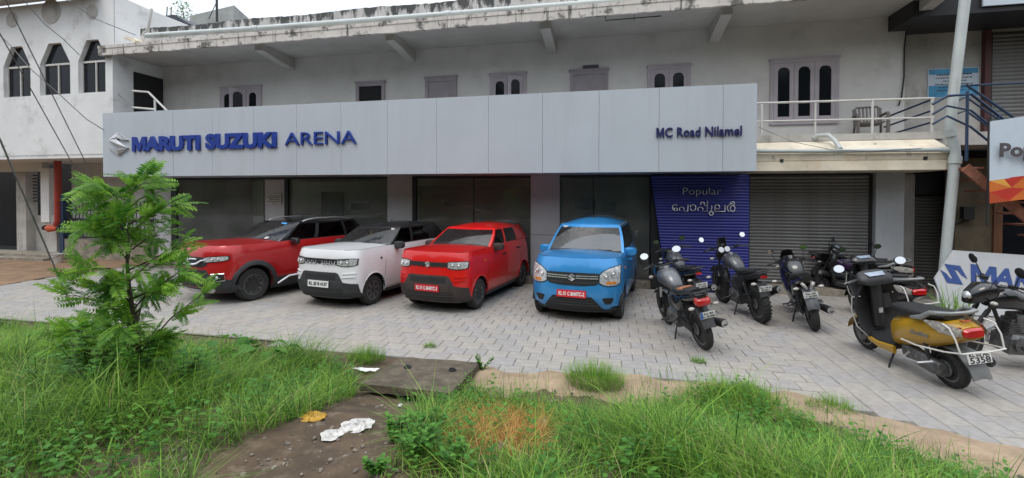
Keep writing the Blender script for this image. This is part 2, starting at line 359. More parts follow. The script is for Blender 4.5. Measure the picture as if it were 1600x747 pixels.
def letters(body, x0, x1, z0, h, y, material, parent, depth=.03, offset=0, shear=0, name='letter'):
    """each glyph its own part, standing on the XZ plane at depth y, the word fitted to x0..x1 and cap height h"""
    base = text_mesh('H', 1, .001); cap = xr(base)[1][1]; bpy.data.meshes.remove(base)
    sz = h/cap
    full = text_mesh(body, sz, .001, offset, shear); a, b = xr(full); sx = (x1-x0)/(b[0]-a[0]); left = a[0]; bpy.data.meshes.remove(full)
    for i, ch in enumerate(body):
        if ch == ' ': continue
        pre = text_mesh(body[:i+1], sz, .001, offset, shear); pr = xr(pre)[1][0]; bpy.data.meshes.remove(pre)
        me = text_mesh(ch, sz, depth/2, offset, shear, material)
        if ch == 'M' and offset > 0: me = m_glyph(me, material)
        g0, g1 = xr(me)
        if i == 0: shift = -left
        else: shift = pr-g1[0]-left
        me.transform(Matrix.Translation((shift, 0, 0))); me.transform(Matrix.Diagonal((sx, 1, 1, 1)))
        me.transform(Matrix.Rotation(pi/2, 4, 'X'))
        put(name, me, parent, (x0, y, z0))
def ribbon_letter(pts, r, f, depth):
    mb = MB(); mb.tube([f(*p) for p in pts], r, 6); return mb
# ------------------------------------------------------------------ lie of the land
def edge_y(x):
    return float(np.interp(x, [-20, -10.2, -6.6, -4.4, -1.1, .3, 2.0, 2.9, 3.5, 8], [5.8, 5.78, 5.8, 5.6, 5.3, 5.5, 5.35, 4.75, 4.6, 4.5]))
def land(x, y):
    d = edge_y(x)-y
    if d <= 0: return -.03
    t = min(1, max(0, d-.6)/2.2); base = .45*t*t*(3-2*t) - .025*(1-t)
    return base + .03*sin(x*2.3+y*1.7)*t + .02*sin(x*5.1-y*3.9)*t
def pix(px, py, z=None, y=None):
    """point of the place seen at photo pixel (px, py): on height z, on the plane y, or on the land"""
    u, v = (px-CCX)/CF, (py-CCY)/CF
    u, v = u*cos(CR)+v*sin(CR), -u*sin(CR)+v*cos(CR)
    yy = cos(CP)-v*sin(CP); zz = -sin(CP)-v*cos(CP)
    d = Vector((u*cos(CYAW)-yy*sin(CYAW), u*sin(CYAW)+yy*cos(CYAW), zz)); o = Vector((0, 0, CAMH))
    if y is not None: return o+d*(y/d.y)
    if z is not None: return o+d*((z-CAMH)/d.z)
    z = .2
    for _ in range(12):
        p = o+d*((z-CAMH)/d.z); z = .5*z+.5*max(land(p.x, p.y), 0)
    return o+d*((z-CAMH)/d.z)
# ================================================================== THE SETTING: ground
def struct(name, mb, m, smooth=0, kind='structure'):
    return tag(part(name, mb, m, smooth=smooth), kind=kind)
mb = MB(); mb.add([(-900, -900, -.5), (900, -900, -.5), (900, 900, -.5), (-900, 900, -.5)], [(0, 1, 2, 3)])
struct('ground', mb, M['dirt'])
mb = MB(); P_ = []
rv = np.random.default_rng(3)
vx, vy = np.concatenate([np.arange(-15, -5, .15), np.arange(-5, 5, .05), np.arange(5, 12.01, .15)]), np.concatenate([np.arange(-1.5, 2, .12), np.arange(2, 5.95, .05)])
for y in vy:
    q_ = .010*(np.sin(vx*9.1+y*7.3)*np.sin(y*11.7-vx*4.1)+.7*np.sin(vx*23+y*17.9)*np.sin(y*29-vx*13))+rv.uniform(-.006, .006, len(vx))
    P_.append([(x, y, (land(x, y) if y < edge_y(x) else -.03)+(z_ if y < edge_y(x)-.1 else 0)) for x, z_ in zip(vx, q_)])
mb.grid(P_); struct('verge', mb, M['dirt'], smooth=180)
mb = MB(); mb.box(-60, 60, -9.5, -1.5, -.4, .47); struct('road', mb, M['asphalt'])
# joint bed under the paving
mb = MB(); mb.add([(-16, 5.85, -.012), (12, 5.85, -.012), (12, 12.6, -.012), (-16, 12.6, -.012)], [(0, 1, 2, 3)])
xs_ = np.arange(-2, 12.01, .25); mb.grid([[(x, edge_y(x)+.02, -.012) for x in xs_], [(x, 5.85, -.012) for x in xs_]])
bed = struct('pavement', mb, M['joint'])
# sandy worn border between paving and verge
mb = MB(); A = []; B = []
for x in np.arange(-1.6, 7, .1):
    e = edge_y(x); wd = .34+.1*sin(x*3)+.05*sin(x*9); A.append((x, e+.13+.05*sin(x*7)+.03*sin(x*17+1), .004)); B.append((x, e-wd-.25, land(x, e-wd-.25)-.03))
rq = random.Random(6)
for f_ in (0, .12, .25, .38, .5, .62, .74, .86, 1):
    P_b = (P_b if f_ else []) + [[(a[0], lerp_(a[1], b[1], f_), lerp_(a[2], b[2], f_)+.05*sin(pi*f_)**.8+rq.uniform(-.012, .012)*(f_ > 0) + .012*sin(a[0]*4+f_*9)*(f_ > .3)) for a, b in zip(A, B)]]
mb.grid(P_b); struct('sandy_border', mb, M['sand'], smooth=180)
# red-brown driveway of the next-door house (left)
mb = MB(); dv = [P(*q, z=.006) for P in (pix,) for q in ((0, 446), (70, 434), (150, 424), (240, 410))]
mb.add([(-40, 6.2, .006)]+[tuple(p) for p in dv]+[(-14.3, 12.4, .006), (-40, 12.4, .006)], [tuple(range(7))]); struct('driveway', mb, M['redsoil'])
# pavers: 300 nearest as pieces, the rest one field
def in_lot(x, y):
    if y < edge_y(x)+.12 or y > 11.05 or x < -14.6 or x > 7.8: return False
    a, b = dv[0], dv[-1]
    for p, q in zip(dv[:-1], dv[1:]):
        pass
    yy = np.interp(x, [p.x for p in dv], [p.y for p in dv]) if x < dv[-1].x else 99
    return y < yy-.05
PW, PD = .30, .255
cells = []
def zone(x, y): return x > 2.15+.18*(y-5.2)
for j in range(int(7.4/PD)):
    for i in range(-52, 12):
        x = i*PW+(PW/2 if j % 2 else 0)+PW/2; y = 4.6+j*PD+PD/2
        if in_lot(x, y) and not zone(x-.32, y): cells.append((x, y, 0))
for i in range(int(6/PD)+1):
    for j in range(24):
        x = 2.2+i*PD; y = 4.3+j*PW+(PW/2 if i % 2 else 0)
        if in_lot(x, y) and zone(x-.12, y): cells.append((x, y, 1))
def paver_mesh(k):
    r = random.Random(k); mb = MB(); g = .0038; h = .11
    a, b = PW/2-g, PD/2-g
    n = lambda: r.uniform(-.002, .002)
    # slightly worn, one corner a touch chipped
    c = .007
    base = [(-a, -b), (a, -b), (a, b), (-a, b)]
    vs = [(x+n(), y+n(), -h) for x, y in base]+[(x, y, -c) for x, y in base]+[(x*(1-c/a)+n(), y*(1-c/b)+n(), 0) for x, y in base]
    fs = [(8, 9, 10, 11)]
    for k_ in (0, 4):
        for i in range(4): j = (i+1) % 4; fs.append((k_+i, k_+j, k_+4+j, k_+4+i))
    mb.add(vs, fs); return mb.mesh('paver', M['paver'], smooth=0)
pm = [paver_mesh(k) for k in range(5)]
cells.sort(key=lambda c: (c[0]*.9)**2+c[1]**2 if c[0] > -6.5 else 1e4+c[0]**2+c[1]**2)
rp = random.Random(3)
for n, (x, y, o_) in enumerate(cells[:300]):
    o = put('paver', pm[n % 5], bed, (x, y, rp.uniform(-.002, .002)-(.007 if not o_ and zone(x+.2, y) else 0)), (rp.uniform(-.008, .008), rp.uniform(-.006, .006), (pi/2 if o_ else 0)+rp.uniform(-.012, .012)))
mb = MB()
for x, y, o_ in cells[300:]:
    a, b = (PD/2, PW/2) if o_ else (PW/2, PD/2)
    dz = rp.uniform(-.002, .002)-(.007 if not o_ and zone(x+.2, y) else 0); g = .0038
    mb.bbox(x-a+g, x+a-g, y-b+g, y+b-g, -.06, dz, .006, tone=rp.random())
o = tag(part('paver_field', mb, M['paver'], bed, smooth=0), kind='stuff')

# ================================================================== THE SHOP BUILDING
shop = thing('showroom_building', 'two-storey white shop building with a mould-streaked roof edge behind the parked cars', 'building', (-4, 11, 0))
sm = shop.matrix_world
def bpart(name, mb, m, parent=None, smooth=0, label=None, kind=None):
    """geometry given in world coordinates, parented under the shop (or a part of it)"""
    par = parent or shop
    o = part(name, mb, m, par, smooth=smooth, label=label)
    off = Vector((0, 0, 0)); q = par
    while q: off += q.location; q = q.parent
    o.data.transform(Matrix.Translation(-off))
    if kind: o['kind'] = kind
    return o
GY = 11.3
mb = MB(); mb.box(-13.5, 3.1, 11.12, 11.7, -.2, .16); mb.box(3.105, 6.3, 11.02, 11.7, -.2, .145); bpart('plinth', mb, M['plinth'])
# upper floor back wall, end wall, side pier
mb = MB(); mb.box(-14.66, 6.65, 12.3, 12.55, 3.0, 6.34); bpart('veranda_wall', mb, M['veranda_wall'])
mb = MB(); mb.box(-14.66, -14.39, 10.75, 12.297, 2.7, 6.33); bpart('end_wall', mb, M['white_wall'])
mb = MB(); mb.box(-14.387, -14.36, 11.35, 12.28, 3.5, 5.95); bpart('side_door', mb, M['dark_metal'], label='tall dark door in the end wall of the veranda')
mb = MB(); mb.box(-14.4, 6.6, 10.98, 12.297, 3.2, 3.47); bpart('balcony_floor', mb, M['plaster_dark'])
# roof: slab, fascia, parapet
mb = MB(); mb.box(-14.66, 6.9, 10.7, 13.4, 6.335, 6.5); bpart('roof_slab', mb, M['soffit'])
mb = MB()
xs = np.arange(-14.72, 7.01, .1)
rr = random.Random(5)
low = [6.235+rr.uniform(-.012, .012) for _ in xs]
mb.grid([[(x, 10.6, l) for x, l in zip(xs, low)], [(x, 10.6, 6.43) for x in xs], [(x, 10.585, 6.435) for x in xs], [(x, 10.585, 6.52) for x in xs], [(x, 10.9, 6.535) for x in xs], [(x, 11.2, 6.54) for x in xs]])
mb.grid([[(x, 10.6, l) for x, l in zip(xs, low)], [(x, 10.70, l+.01) for x, l in zip(xs, low)], [(x, 10.705, 6.5) for x in xs]])
mb.add([(-14.72, 10.6, 6.235), (-14.72, 10.6, 6.43), (-14.72, 10.6, 6.52), (-14.72, 11.2, 6.54), (-14.72, 11.2, 6.3)], [(0, 1, 2, 3, 4)])
bpart('roof_fascia', mb, M['fascia'])
mb = MB()
tops = [7.16+.02*sin(x*1.7)+rr.uniform(-.012, .012)+(.0 if x < -5 else 0) for x in xs]
xq = [x for x in xs if x > -14.0]; tq = tops[-len(xq):]
mb.grid([[(x, 11.2, 6.53) for x in xq], [(x, 11.2, 6.8) for x in xq], [(x, 11.2, t) for x, t in zip(xq, tq)], [(x, 11.38, t+.01) for x, t in zip(xq, tq)], [(x, 11.38, 6.5) for x in xq]])
mb.add([(xq[0], 11.2, 6.53), (xq[0], 11.2, tq[0]), (xq[0], 11.38, tq[0]+.01), (xq[0], 11.38, 6.5)], [(0, 1, 2, 3)])
bpart('parapet', mb, M['mould'])
def bracket(x, w_=.24, tip=10.95):
    mb = MB()
    for xx in (0,):
        a, b = x-w_/2, x+w_/2
        vs = [(q, *p) for q in (a, b) for p in ((tip, 6.333), (tip, 6.17), (12.298, 5.98), (12.298, 6.333))]
        mb.add(vs, [(0, 1, 2, 3), (7, 6, 5, 4), (0, 4, 5, 1), (1, 5, 6, 2), (2, 6, 7, 3)])
    return mb
for x in (-9.55, -5.6, -1.55, 2.5, 6.53): bpart('roof_bracket', bracket(x), M['soffit'])
# windows and doors of the upper floor
def xat(px, y, py=110): return pix(px, py, y=y).x
WY = 12.3
def up_frame(name, x0, x1, z0, z1, m, parent=shop, fw=.07, label=None):
    mb = MB(); yf = WY-.05
    mb.box(x0, x0+fw, yf, WY-.002, z0, z1); mb.box(x1-fw, x1, yf, WY-.002, z0, z1)
    mb.box(x0+fw+.001, x1-fw-.001, yf, WY-.002, z1-fw, z1); mb.box(x0-.03, x1+.03, yf-.012, WY-.004, z1+.001, z1+.045)
    return bpart(name, mb, m, parent, label=label)
def arched_leaf(x0, x1, z0, z1, yy, ang, frame, hinge, n=7):
    """casement leaf with an arch-topped pane: rails as geometry, the pane a sub-part"""
    st = .09; mb = MB(); w_ = x1-x0
    def outer(t): return t
    cx = (x0+x1)/2; hw = w_/2-st; zt = z1-.10; rise = .10
    arc = [(cx-hw+2*hw*k/n, zt-rise+rise*sqrt(max(0, 1-(2*k/n-1)**2))) for k in range(n+1)]
    mb.box(x0, x0+st, yy, yy+.035, z0, z1); mb.box(x1-st, x1, yy, yy+.035, z0, z1)
    mb.box(x0+st+.0005, x1-st-.0005, yy, yy+.035, z0, z0+.12)
    top = [(a, yy, b) for a, b in arc]; up = [(a, yy, z1) for a, b in arc]
    bk = [(a, yy+.035, b) for a, b in arc]
    mb.grid([up, top, bk])
    pm_ = MB(); pm_.add([(a, yy+.022, b) for a, b in arc]+[(cx+hw, yy+.022, z0+.12), (cx-hw, yy+.022, z0+.12)], [tuple(range(n+3))])
    if ang:
        R_ = Matrix.Translation((hinge, yy, 0)) @ Matrix.Rotation(ang, 4, 'Z') @ Matrix.Translation((-hinge, -yy, 0))
        for q in (mb, pm_): q.v = [tuple(R_ @ Vector(v)) for v in q.v]
    bpart('casement', mb, M['lilac'], frame); bpart('pane', pm_, M['win_glass'], frame)
def window(px0, px1, z0, z1, leaves, label, angs=None):
    x0, x1 = xat(px0, WY), xat(px1, WY)
    f = up_frame('window', x0, x1, z0, z1, M['lilac'], label=label)
    mb = MB(); mb.box(x0+.07, x1-.07, WY-.012, WY-.003, z0, z1-.07); bpart('shade_panel', mb, M['room_shade'], f)  # flat panel, no hole; the shade behind the leaves is its colour
    mb = MB(); mb.box(x0+.0, x1, WY-.055, WY-.004, z0-.06, z0-.001); bpart('sill', mb, M['lilac'], f)
    n = leaves; ww = (x1-x0-.14)/n
    for k in range(n):
        a = x0+.07+k*ww; ang = (angs or [0]*n)[k]
        arched_leaf(a+.004, a+ww-.004, z0+.01, z1-.075, WY-.052, ang, f, a if ang < 0 else a+ww)
window(1203, 1310, 3.95, 5.45, 3, 'three-leaf lilac window with arched panes above the balcony rail')
window(1012, 1079, 3.95, 5.46, 2, 'two-leaf lilac window with arched panes')
window(766, 822, 3.95, 5.48, 2, 'two-leaf lilac window with one leaf ajar', [0, .5])
window(345, 409, 3.95, 5.53, 3, 'lilac window with a leaf standing open', [0, .9, 0])
def door(px0, px1, z1, label, m, open_=False):
    x0, x1 = xat(px0, WY), xat(px1, WY)
    f = up_frame('door', x0, x1, 3.47, z1, M['lilac_dark'], label=label, fw=.10)
    mb = MB()
    if open_: mb.box(x0+.10, x1-.10, WY-.012, WY-.003, 3.47, z1-.10); bpart('shade_panel', mb, M['room_shade'], f)  # flat panel on the wall, coloured as the unlit room
    else:
        mb.box(x0+.102, x1-.102, WY-.03, WY-.003, 3.47, z1-.102)
        for a, b in ((x0+.2, x1-.2),):
            mb.box(a, b, WY-.042, WY-.031, 4.6, z1-.25); mb.box(a, b, WY-.042, WY-.031, 3.6, 4.4)
        bpart('door_leaf', mb, m, f)
door(557, 602, 5.46, 'open doorway, dark inside', M['room_shade'], True)
door(665, 714, 5.49, 'closed lilac panelled door', M['lilac_dark'])
door(891, 950, 5.46, 'closed lilac panelled door under a small name plate', M['lilac_dark'])
mb = MB(); mb.box(-.73, -.32, 12.26, 12.298, 5.51, 5.60); bpart('name_plate', mb, M['print_dark'])
# bare rod hanging under the fascia
mb = MB(); mb.tube([pix(946, 32, y=10.75), pix(1033, 25, y=10.75)], .012, 6); mb.tube([pix(991, 32, y=10.75), pix(991, 12, y=10.75)], .008, 5); mb.tube([pix(946, 30, y=10.75), pix(946, 20, y=10.75)], .008, 5); bpart('hanging_rod', mb, M['dark_metal'])

mb = MB(); mb.tube([pix(1417, 40, y=12.27), pix(1413, 75, y=12.27), pix(1412.5, 120, y=12.27), pix(1409, 150, y=12.27), pix(1404, 165, y=12.27)], .016, 5); bpart('corner_crack', mb, M['black'])
# ground floor front: columns, mullions, panes, ceiling
def col_(name, a, b, y0, y1, z0, z1, m): mb = MB(); mb.box(a, b, y0, y1, z0, z1); return bpart(name, mb, m)
for a, b in ((-13.36, -12.9), (-5.83, -5.12), (-1.94, -1.22)):
    c = col_('cladding_column', a, b, GY-.06, GY+.3, .16, 2.75, M['acp_column'])
    mb = MB(); mb.box(a-.001, b+.001, GY-.062, GY-.05, 1.175, 1.185); bpart('joint', mb, M['dark_joint'], c)
c = col_('cladding_column', -9.70, -9.0, GY+.02, GY+.3, .16, 2.75, M['acp_column'])
for a, b in ((-12.89, -12.71), (-9.0, -8.88), (-5.11, -5.02)): col_('mullion', a, b, GY-.05, GY+.05, .16, 2.75, M['dark_metal'])
for a in (-3.44, -.40): col_('mullion', a-.008, a+.008, GY-.02, GY+.02, .16, 2.75, M['dark_metal'])
col_('head_rail', -13.36, 1.15, GY-.04, GY+.04, 2.60, 2.75, M['dark_metal'])
for a, b in ((-12.70, -9.71), (-8.87, -5.84), (-5.01, -3.455), (-3.425, -1.95), (-1.21, -.415), (-.385, .92)):
    mb = MB(); mb.box(a, b, GY-.004, GY+.004, .17, 2.595); bpart('glass_pane', mb, M['glass'])
col_('dark_gap_block', .93, 1.2, GY-.3, GY+.3, .02, 2.75, M['black'])  # solid near-black block standing in for the shade of an opening
# showroom inside
mb = MB()
mb.box(-13.4, 1.3, 15.2, 15.3, 0, 2.9); mb.box(-13.5, -13.4, 11.4, 15.3, 0, 2.9); mb.box(1.3, 1.4, 11.4, 15.3, 0, 2.9)
inner = bpart('inner_wall', mb, M['room'])
mb = MB(); mb.box(-13.4, 1.3, 11.62, 15.2, .155, .165); bpart('inner_floor', mb, M['room_floor'])
mb = MB(); mb.box(-13.4, 1.3, 11.36, 15.2, 2.76, 2.9)
bpart('inner_ceiling', mb, M['room'])
def onback(name, px0, px1, py0, py1, y, m, d=.05, parent=None):
    a, b = pix(px0, py0, y=y), pix(px1, py1, y=y); mb = MB(); mb.box(a.x, b.x, y, y+d, max(.17, b.z), a.z); return bpart(name, mb, m, parent)
dr = onback('brown_door', 330, 364, 304, 400, 14.1, M['wood_door'])
mb = MB()
for px in (346.5, 354.5, 361):
    p = pix(px, 330, y=14.05); mb.tube([(p.x, 14.05, 1.2), (p.x, 14.05, 1.95)], .016, 6)
bpart('door_handle', mb, M['steel'], dr)
onback('inner_partition', 279, 412, 285, 440, 14.2, M['room'], .06)
onback('doorway', 502, 537, 300, 440, 14.4, M['room_shade'])  # flat panel coloured as the unlit space beyond
onback('inner_partition', 452, 612, 285, 440, 14.46, M['room'], .06)
onback('counter', 548, 580, 318, 328, 13.4, M['room_dark'])
for q in ((656, 700, 325, 352), (690, 740, 321, 352), (742, 772, 328, 345), (655, 692, 312, 352)): onback('yellow_panel', *q, 13.0+.1*random.random(), M['yellow_box'])
onback('inner_partition', 655, 828, 290, 440, 14.0, M['room_dark'], .06)
onback('poster', 898, 930, 312, 328, 13.2, M['poster_blue']); onback('poster', 940, 962, 316, 330, 13.25, M['poster_blue'])
onback('light_panel', 877, 922, 297, 311, 13.4, M['room']); onback('light_panel', 928, 942, 295, 330, 13.4, M['room']); onback('light_panel', 945, 972, 299, 330, 13.4, M['room']); onback('light_panel', 976, 994, 296, 328, 13.4, M['room'])
# notice on the inner column
nt_ = MB(); nt_.box(-9.59, -9.13, GY-.012, GY-.006, 1.90, 2.19)
nt_o = tag(part('paper_notice', nt_, M['paper'], smooth=0), 'white printed paper notice on the glass beside the red-and-black car', 'notice')
for k in range(5):
    z = 2.13-k*.05; hw = (.17, .19, .16, .19, .08)[k]; mb = MB(); mb.box(-9.36-hw, -9.36+hw, GY-.0145, GY-.0125, z-.009, z+.009); part('print_line', mb, M['print_dark'], nt_o, smooth=0)
# right-hand ground floor: balcony edge, sloped cream ledge, beam, shutters, piers
mb = MB(); mb.box(2.9, 6.62, 10.93, 10.978, 3.33, 3.475); bpart('balcony_edge', mb, M['plaster_dark'])
mb = MB(); xs2 = np.linspace(2.95, 6.45, 12)
mb.grid([[(x, 10.95, 3.328) for x in xs2], [(x, 10.45, 3.07) for x in xs2], [(x, 10.40, 3.0) for x in xs2], [(x, 10.41, 2.885) for x in xs2], [(x, 10.425, 2.88) for x in xs2], [(x, 10.425, 2.865) for x in xs2], [(x, 10.40, 2.86) for x in xs2], [(x, 10.40, 2.675) for x in xs2], [(x, 10.6, 2.67) for x in xs2], [(x, 12.4, 2.67) for x in xs2]])
mb.add([(6.45, 10.95, 3.328), (6.45, 10.45, 3.07), (6.45, 10.40, 3.0), (6.45, 10.40, 2.675), (6.45, 12.4, 2.67), (6.45, 12.4, 3.33)], [(0, 1, 2, 3, 4, 5)])
bpart('ledge_beam', mb, M['yellow_slab'])
mb = MB()
for px, py in ((1222, 251), (1447, 247)):
    p = pix(px, py, y=10.38); mb.box(p.x-.03, p.x+.03, 10.385, 10.41, p.z-.03, p.z+.03)
bpart('vent_hole', mb, M['black'])
def slat_mesh(w_, pitch, m, deep=.012):
    mb = MB(); n = 6; prof = [(-deep*sin(pi*k/n), pitch*k/n) for k in range(n+1)]
    mb.grid([[(-w_/2, a, z) for a, z in prof], [(w_/2, a, z) for a, z in prof]])
    mb.add([(-w_/2, .0, 0), (w_/2, 0, 0), (w_/2, .004, -.006), (-w_/2, .004, -.006)], [(0, 1, 2, 3)])
    return mb.mesh('slat', m, smooth=40)
def shutter(x0, x1, y, z0, z1, pitch, label, m=M['shutter']):
    mb = MB(); mb.box(x0-.06, x0, y-.03, y+.05, z0, z1); mb.box(x1, x1+.06, y-.03, y+.05, z0, z1); mb.box(x0+.001, x1-.001, y+.02, y+.05, z0, z1)
    g = bpart('rolling_shutter', mb, M['dark_metal'], label=label)
    me = slat_mesh(x1-x0, pitch, m); n = int((z1-z0)/pitch); off = -Vector(shop.location)
    for k in range(n): put('slat', me, g, ((x0+x1)/2+off.x, y+off.y, z0+k*pitch+off.z))
    return g
shutter(3.15, 5.56, 11.5, .15, 2.67, .075, 'wide grey rolling shutter, shut, right of the blue slatted sign')
mb = MB(); mb.box(5.63, 6.16, 11.35, 11.8, -.1, 2.67); pr_ = bpart('pier', mb, M['board_grey'])
for i, (px, py, w_, h_) in enumerate(((1397, 335, .12, .18), (1391, 365, .13, .16), (1400, 308, .07, .05))):
    p = pix(px, py, y=11.345); mb = MB(); mb.box(p.x-w_, p.x+w_*.4, 11.344, 11.349, p.z-h_, p.z+h_*.5); bpart('paper_scrap', mb, M['board_grey'], pr_)
mb = MB(); mb.box(6.17, 6.28, 11.6, 12.6, -.1, 2.67); mb.box(6.28, 7.0, 12.5, 12.7, -.1, 2.67); bpart('recess_wall', mb, M['plaster_dark'])
shutter(7.05, 8.3, 12.6, 0, 2.2, .075, 'narrow grey rolling shutter in the recess')
mb = MB(); mb.box(7.0, 8.4, 12.45, 12.55, 2.2, 3.2); bpart('shutter_box', mb, M['black'])
# right-hand upper wall set back, with its own shutter and dark roof edge
mb = MB(); mb.box(6.655, 12.5, 12.62, 12.8, 2.9, 6.9); bpart('setback_wall', mb, M['plaster_dark'])
mb = MB(); mb.box(6.3, 12.5, 11.4, 12.9, 5.98, 6.5); bpart('roof_edge', mb, M['dark_metal'])
mb = MB(); xa = pix(1537, 100, y=12.55).x; mb.box(xa, xa+.11, 12.5, 12.62, 3.3, 5.95); bpart('shutter_post', mb, M['maroon'])
shutter(xa+.17, xa+2.4, 12.58, 3.45, 5.9, .09, 'upper rolling shutter behind the stair rail')
mb = MB(); mb.box(6.5, 12.5, 11.0, 12.61, 3.2, 3.46); bpart('landing', mb, M['plaster_dark'])
mb = MB(); mb.box(8.45, 12.5, 12.3, 12.45, -.2, 3.2); mb.box(6.5, 12.5, 15.3, 15.4, 0, 6); bpart('lower_wall', mb, M['brown_wall'])
# side block wall right of the pipe (grimy), brown door frame and glass
mb = MB(); a = pix(1486, 300, y=12).x; b = pix(1551, 300, y=12).x; mb.box(a, b, 12, 12.2, -.2, 3.0); bpart('lower_wall', mb, M['brown_wall'])
mb = MB(); mb.box(b+.002, b+.16, 11.95, 12.2, -.2, 3.0); bpart('door_post', mb, M['wood_door'])
mb = MB(); mb.box(b+.17, b+2, 12.05, 12.1, -.2, 2.6); bpart('door_glass', mb, M['win_glass'])
mb = MB(); mb.box(1.45, 8.42, 12.80, 12.9, -.1, 3.3); mb.box(1.42, 3.1, 11.71, 11.8, -.1, 3.2); bpart('core_wall', mb, M['plaster_dark'])
# meter and wiring on that wall
mb = MB(); p = pix(1512, 333, y=11.93); mb.box(p.x-.10, p.x+.10, 11.88, 11.998, p.z-.14, p.z+.14); q = pix(1500, 345, y=11.97); r_ = pix(1490, 352, y=11.97)
mb.tube([p, q, r_, pix(1488, 420, y=11.97)], .025, 6); bpart('meter_box', mb, M['black'])

# ================================================================== SIGNS
sign = thing('shop_sign', 'long silver panel sign with blue lettering across the shop front', 'sign', (-5.34, 9.815, 2.65))
def loc(par, mb, name, m, smooth=0, label=None):
    o = part(name, mb, m, par, smooth=smooth, label=label); o.data.transform(Matrix.Translation(-par.location)); return o
mb = MB(); mb.box(-13.48, 2.78, 9.86, 11.2, 2.66, 4.35); loc(sign, mb, 'backing_box', M['acp'])
seams = [-13.5, -12.39, -11.17, -9.95, -8.72, -7.5, -6.29, -5.08, -3.87, -2.65, -1.44, -.24, .97, 2.19, 2.81]
rs_ = random.Random(2)
for a, b in zip(seams[:-1], seams[1:]):
    mb = MB(); dy = rs_.uniform(-.002, .002); tl = rs_.uniform(-.0025, .0025); g = .0028
    y0, y1 = 9.815+dy-tl, 9.815+dy+tl
    vs = [(a+g, y0, 2.648), (b-g, y1, 2.648), (b-g, y1, 4.371), (a+g, y0, 4.371)]; bk = [(x, 9.858, z) for x, y, z in vs]
    mb.add(vs+bk, [(0, 1, 2, 3), (0, 4, 5, 1), (1, 5, 6, 2), (2, 6, 7, 3), (3, 7, 4, 0)]); loc(sign, mb, 'panel', M['acp'])
SY = 9.79
tmp = bpy.data.objects.new('tmp', None)
def sign_word(body, x0, x1, z0, h, m, depth, offset=0, y=SY, par=sign, shear=0):
    n0 = set(bpy.data.objects)
    letters(body, x0-par.location.x, x1-par.location.x, z0-par.location.z, h, y-par.location.y, m, par, depth, offset, shear)
bpy.data.objects.remove(tmp)
sign_word('MARUTI', -12.46, -10.30, 3.335, .33, M['blue_letter'], .05, .028)
sign_word('SUZUKI', -10.12, -8.04, 3.35, .335, M['blue_letter'], .05, .026)
sign_word('ARENA', -7.80, -5.87, 3.375, .305, M['blue_letter'], .05, -.001)
sign_word('MC Road Nilamel', .915, 2.53, 3.355, .185, M['navy_letter'], .03, .004)
# the S emblem in chrome: folded bands with a ridge
def emblem(par, cx, y, cz, h, m, dep=.05, name='emblem', parent_local=True, tilt=None):
    w_ = h*1.13; mb = MB()
    # outline of the upper half of the S (unit square, y up); lower half is its point mirror
    up = [(0, 1), (.5, .62), (.36, .50), (.13, .68), (-.10, .50), (.5, .02), (.5, -.02), (.0, .30)]
    S = [(0, 1), (.52, .56), (.36, .45), (.14, .63), (-.06, .46), (.52, -.16), (.52, -.16), (0, -1)]
    half = [(0, .50), (.50, .155), (.26, .155), (.02, .30), (-.12, .21), (.50, -.20), (0, -.50)]
    poly = [(0, .50), (-.50, .20), (-.50, .20), (.04, -.215), (-.09, -.305), (-.26, -.155), (-.50, -.155), (0, -.50), (.50, -.20), (-.04, .215), (.09, .305), (.26, .155), (.50, .155)]
    poly = [(0, .5), (-.5, .185), (.07, -.195), (-.05, -.275), (-.25, -.155), (-.5, -.155), (0, -.5), (.5, -.185), (-.07, .195), (.05, .275), (.25, .155), (.5, .155)]
    pts = [(cx+a*w_*.92, cz+b*h) for a, b in poly]
    n = len(pts)
    mb.add([(x, y, z) for x, z in pts]+[(x, y+dep, z) for x, z in pts], [tuple(range(n))]+[(i, (i+1) % n, n+(i+1) % n, n+i) for i in range(n)])
    # raised ridge facets
    for tri in ((0, 1, 9, 10), (6, 7, 3, 4)):
        q = [pts[i] for i in tri]; c = (sum(a for a, b in q)/4, sum(b for a, b in q)/4)
        mb.add([(a, y-.002, b) for a, b in q]+[(c[0], y-dep*.5, c[1])], [(i, (i+1) % 4, 4) for i in range(4)])
    q = [pts[i] for i in (1, 2, 7, 8)]; c = (sum(a for a, b in q)/4, sum(b for a, b in q)/4)
    mb.add([(a, y-.002, b) for a, b in q]+[(c[0], y-dep*.5, c[1])], [(i, (i+1) % 4, 4) for i in range(4)])
    return mb
loc(sign, emblem(sign, -12.93, 9.77, 3.525, .62, M['steel'], .05), 'emblem', M['steel'])

pb = thing('slatted_sign', 'deep blue slatted panel sign lettered in two scripts behind the motorcycles', 'sign', (2, 10.85, 0))
def edge_l(z): return .905+(2.63-z)*.138
n = 40; z0 = .02; z1 = 2.62; pitch = (z1-z0)/n; me = slat_mesh(1, pitch*.94, M['blue_slat'], .010)
for k in range(n):
    z = z0+k*pitch; a = edge_l(z+pitch/2); b = 2.965; o = put('slat', me, pb, ((a+b)/2-2, 0, z)); o.scale = (b-a, 1, 1)
mb = MB(); mb.add([(edge_l(0), 10.868, 0), (2.965, 10.868, 0), (2.965, 10.868, 2.63), (.905, 10.868, 2.63), (edge_l(0), 11.12, 0), (2.965, 11.12, 0), (2.965, 11.12, 2.63), (.905, 11.12, 2.63)], [(0, 1, 2, 3), (0, 4, 7, 3), (1, 5, 6, 2), (4, 5, 6, 7), (0, 1, 5, 4)])
loc(pb, mb, 'backing_panel', mat('blue_backing', (.015, .017, .15), .5))
sign_word('Popular', 1.585, 2.38, 2.185, .158, M['steel'], .03, -.004, y=10.79, par=pb)
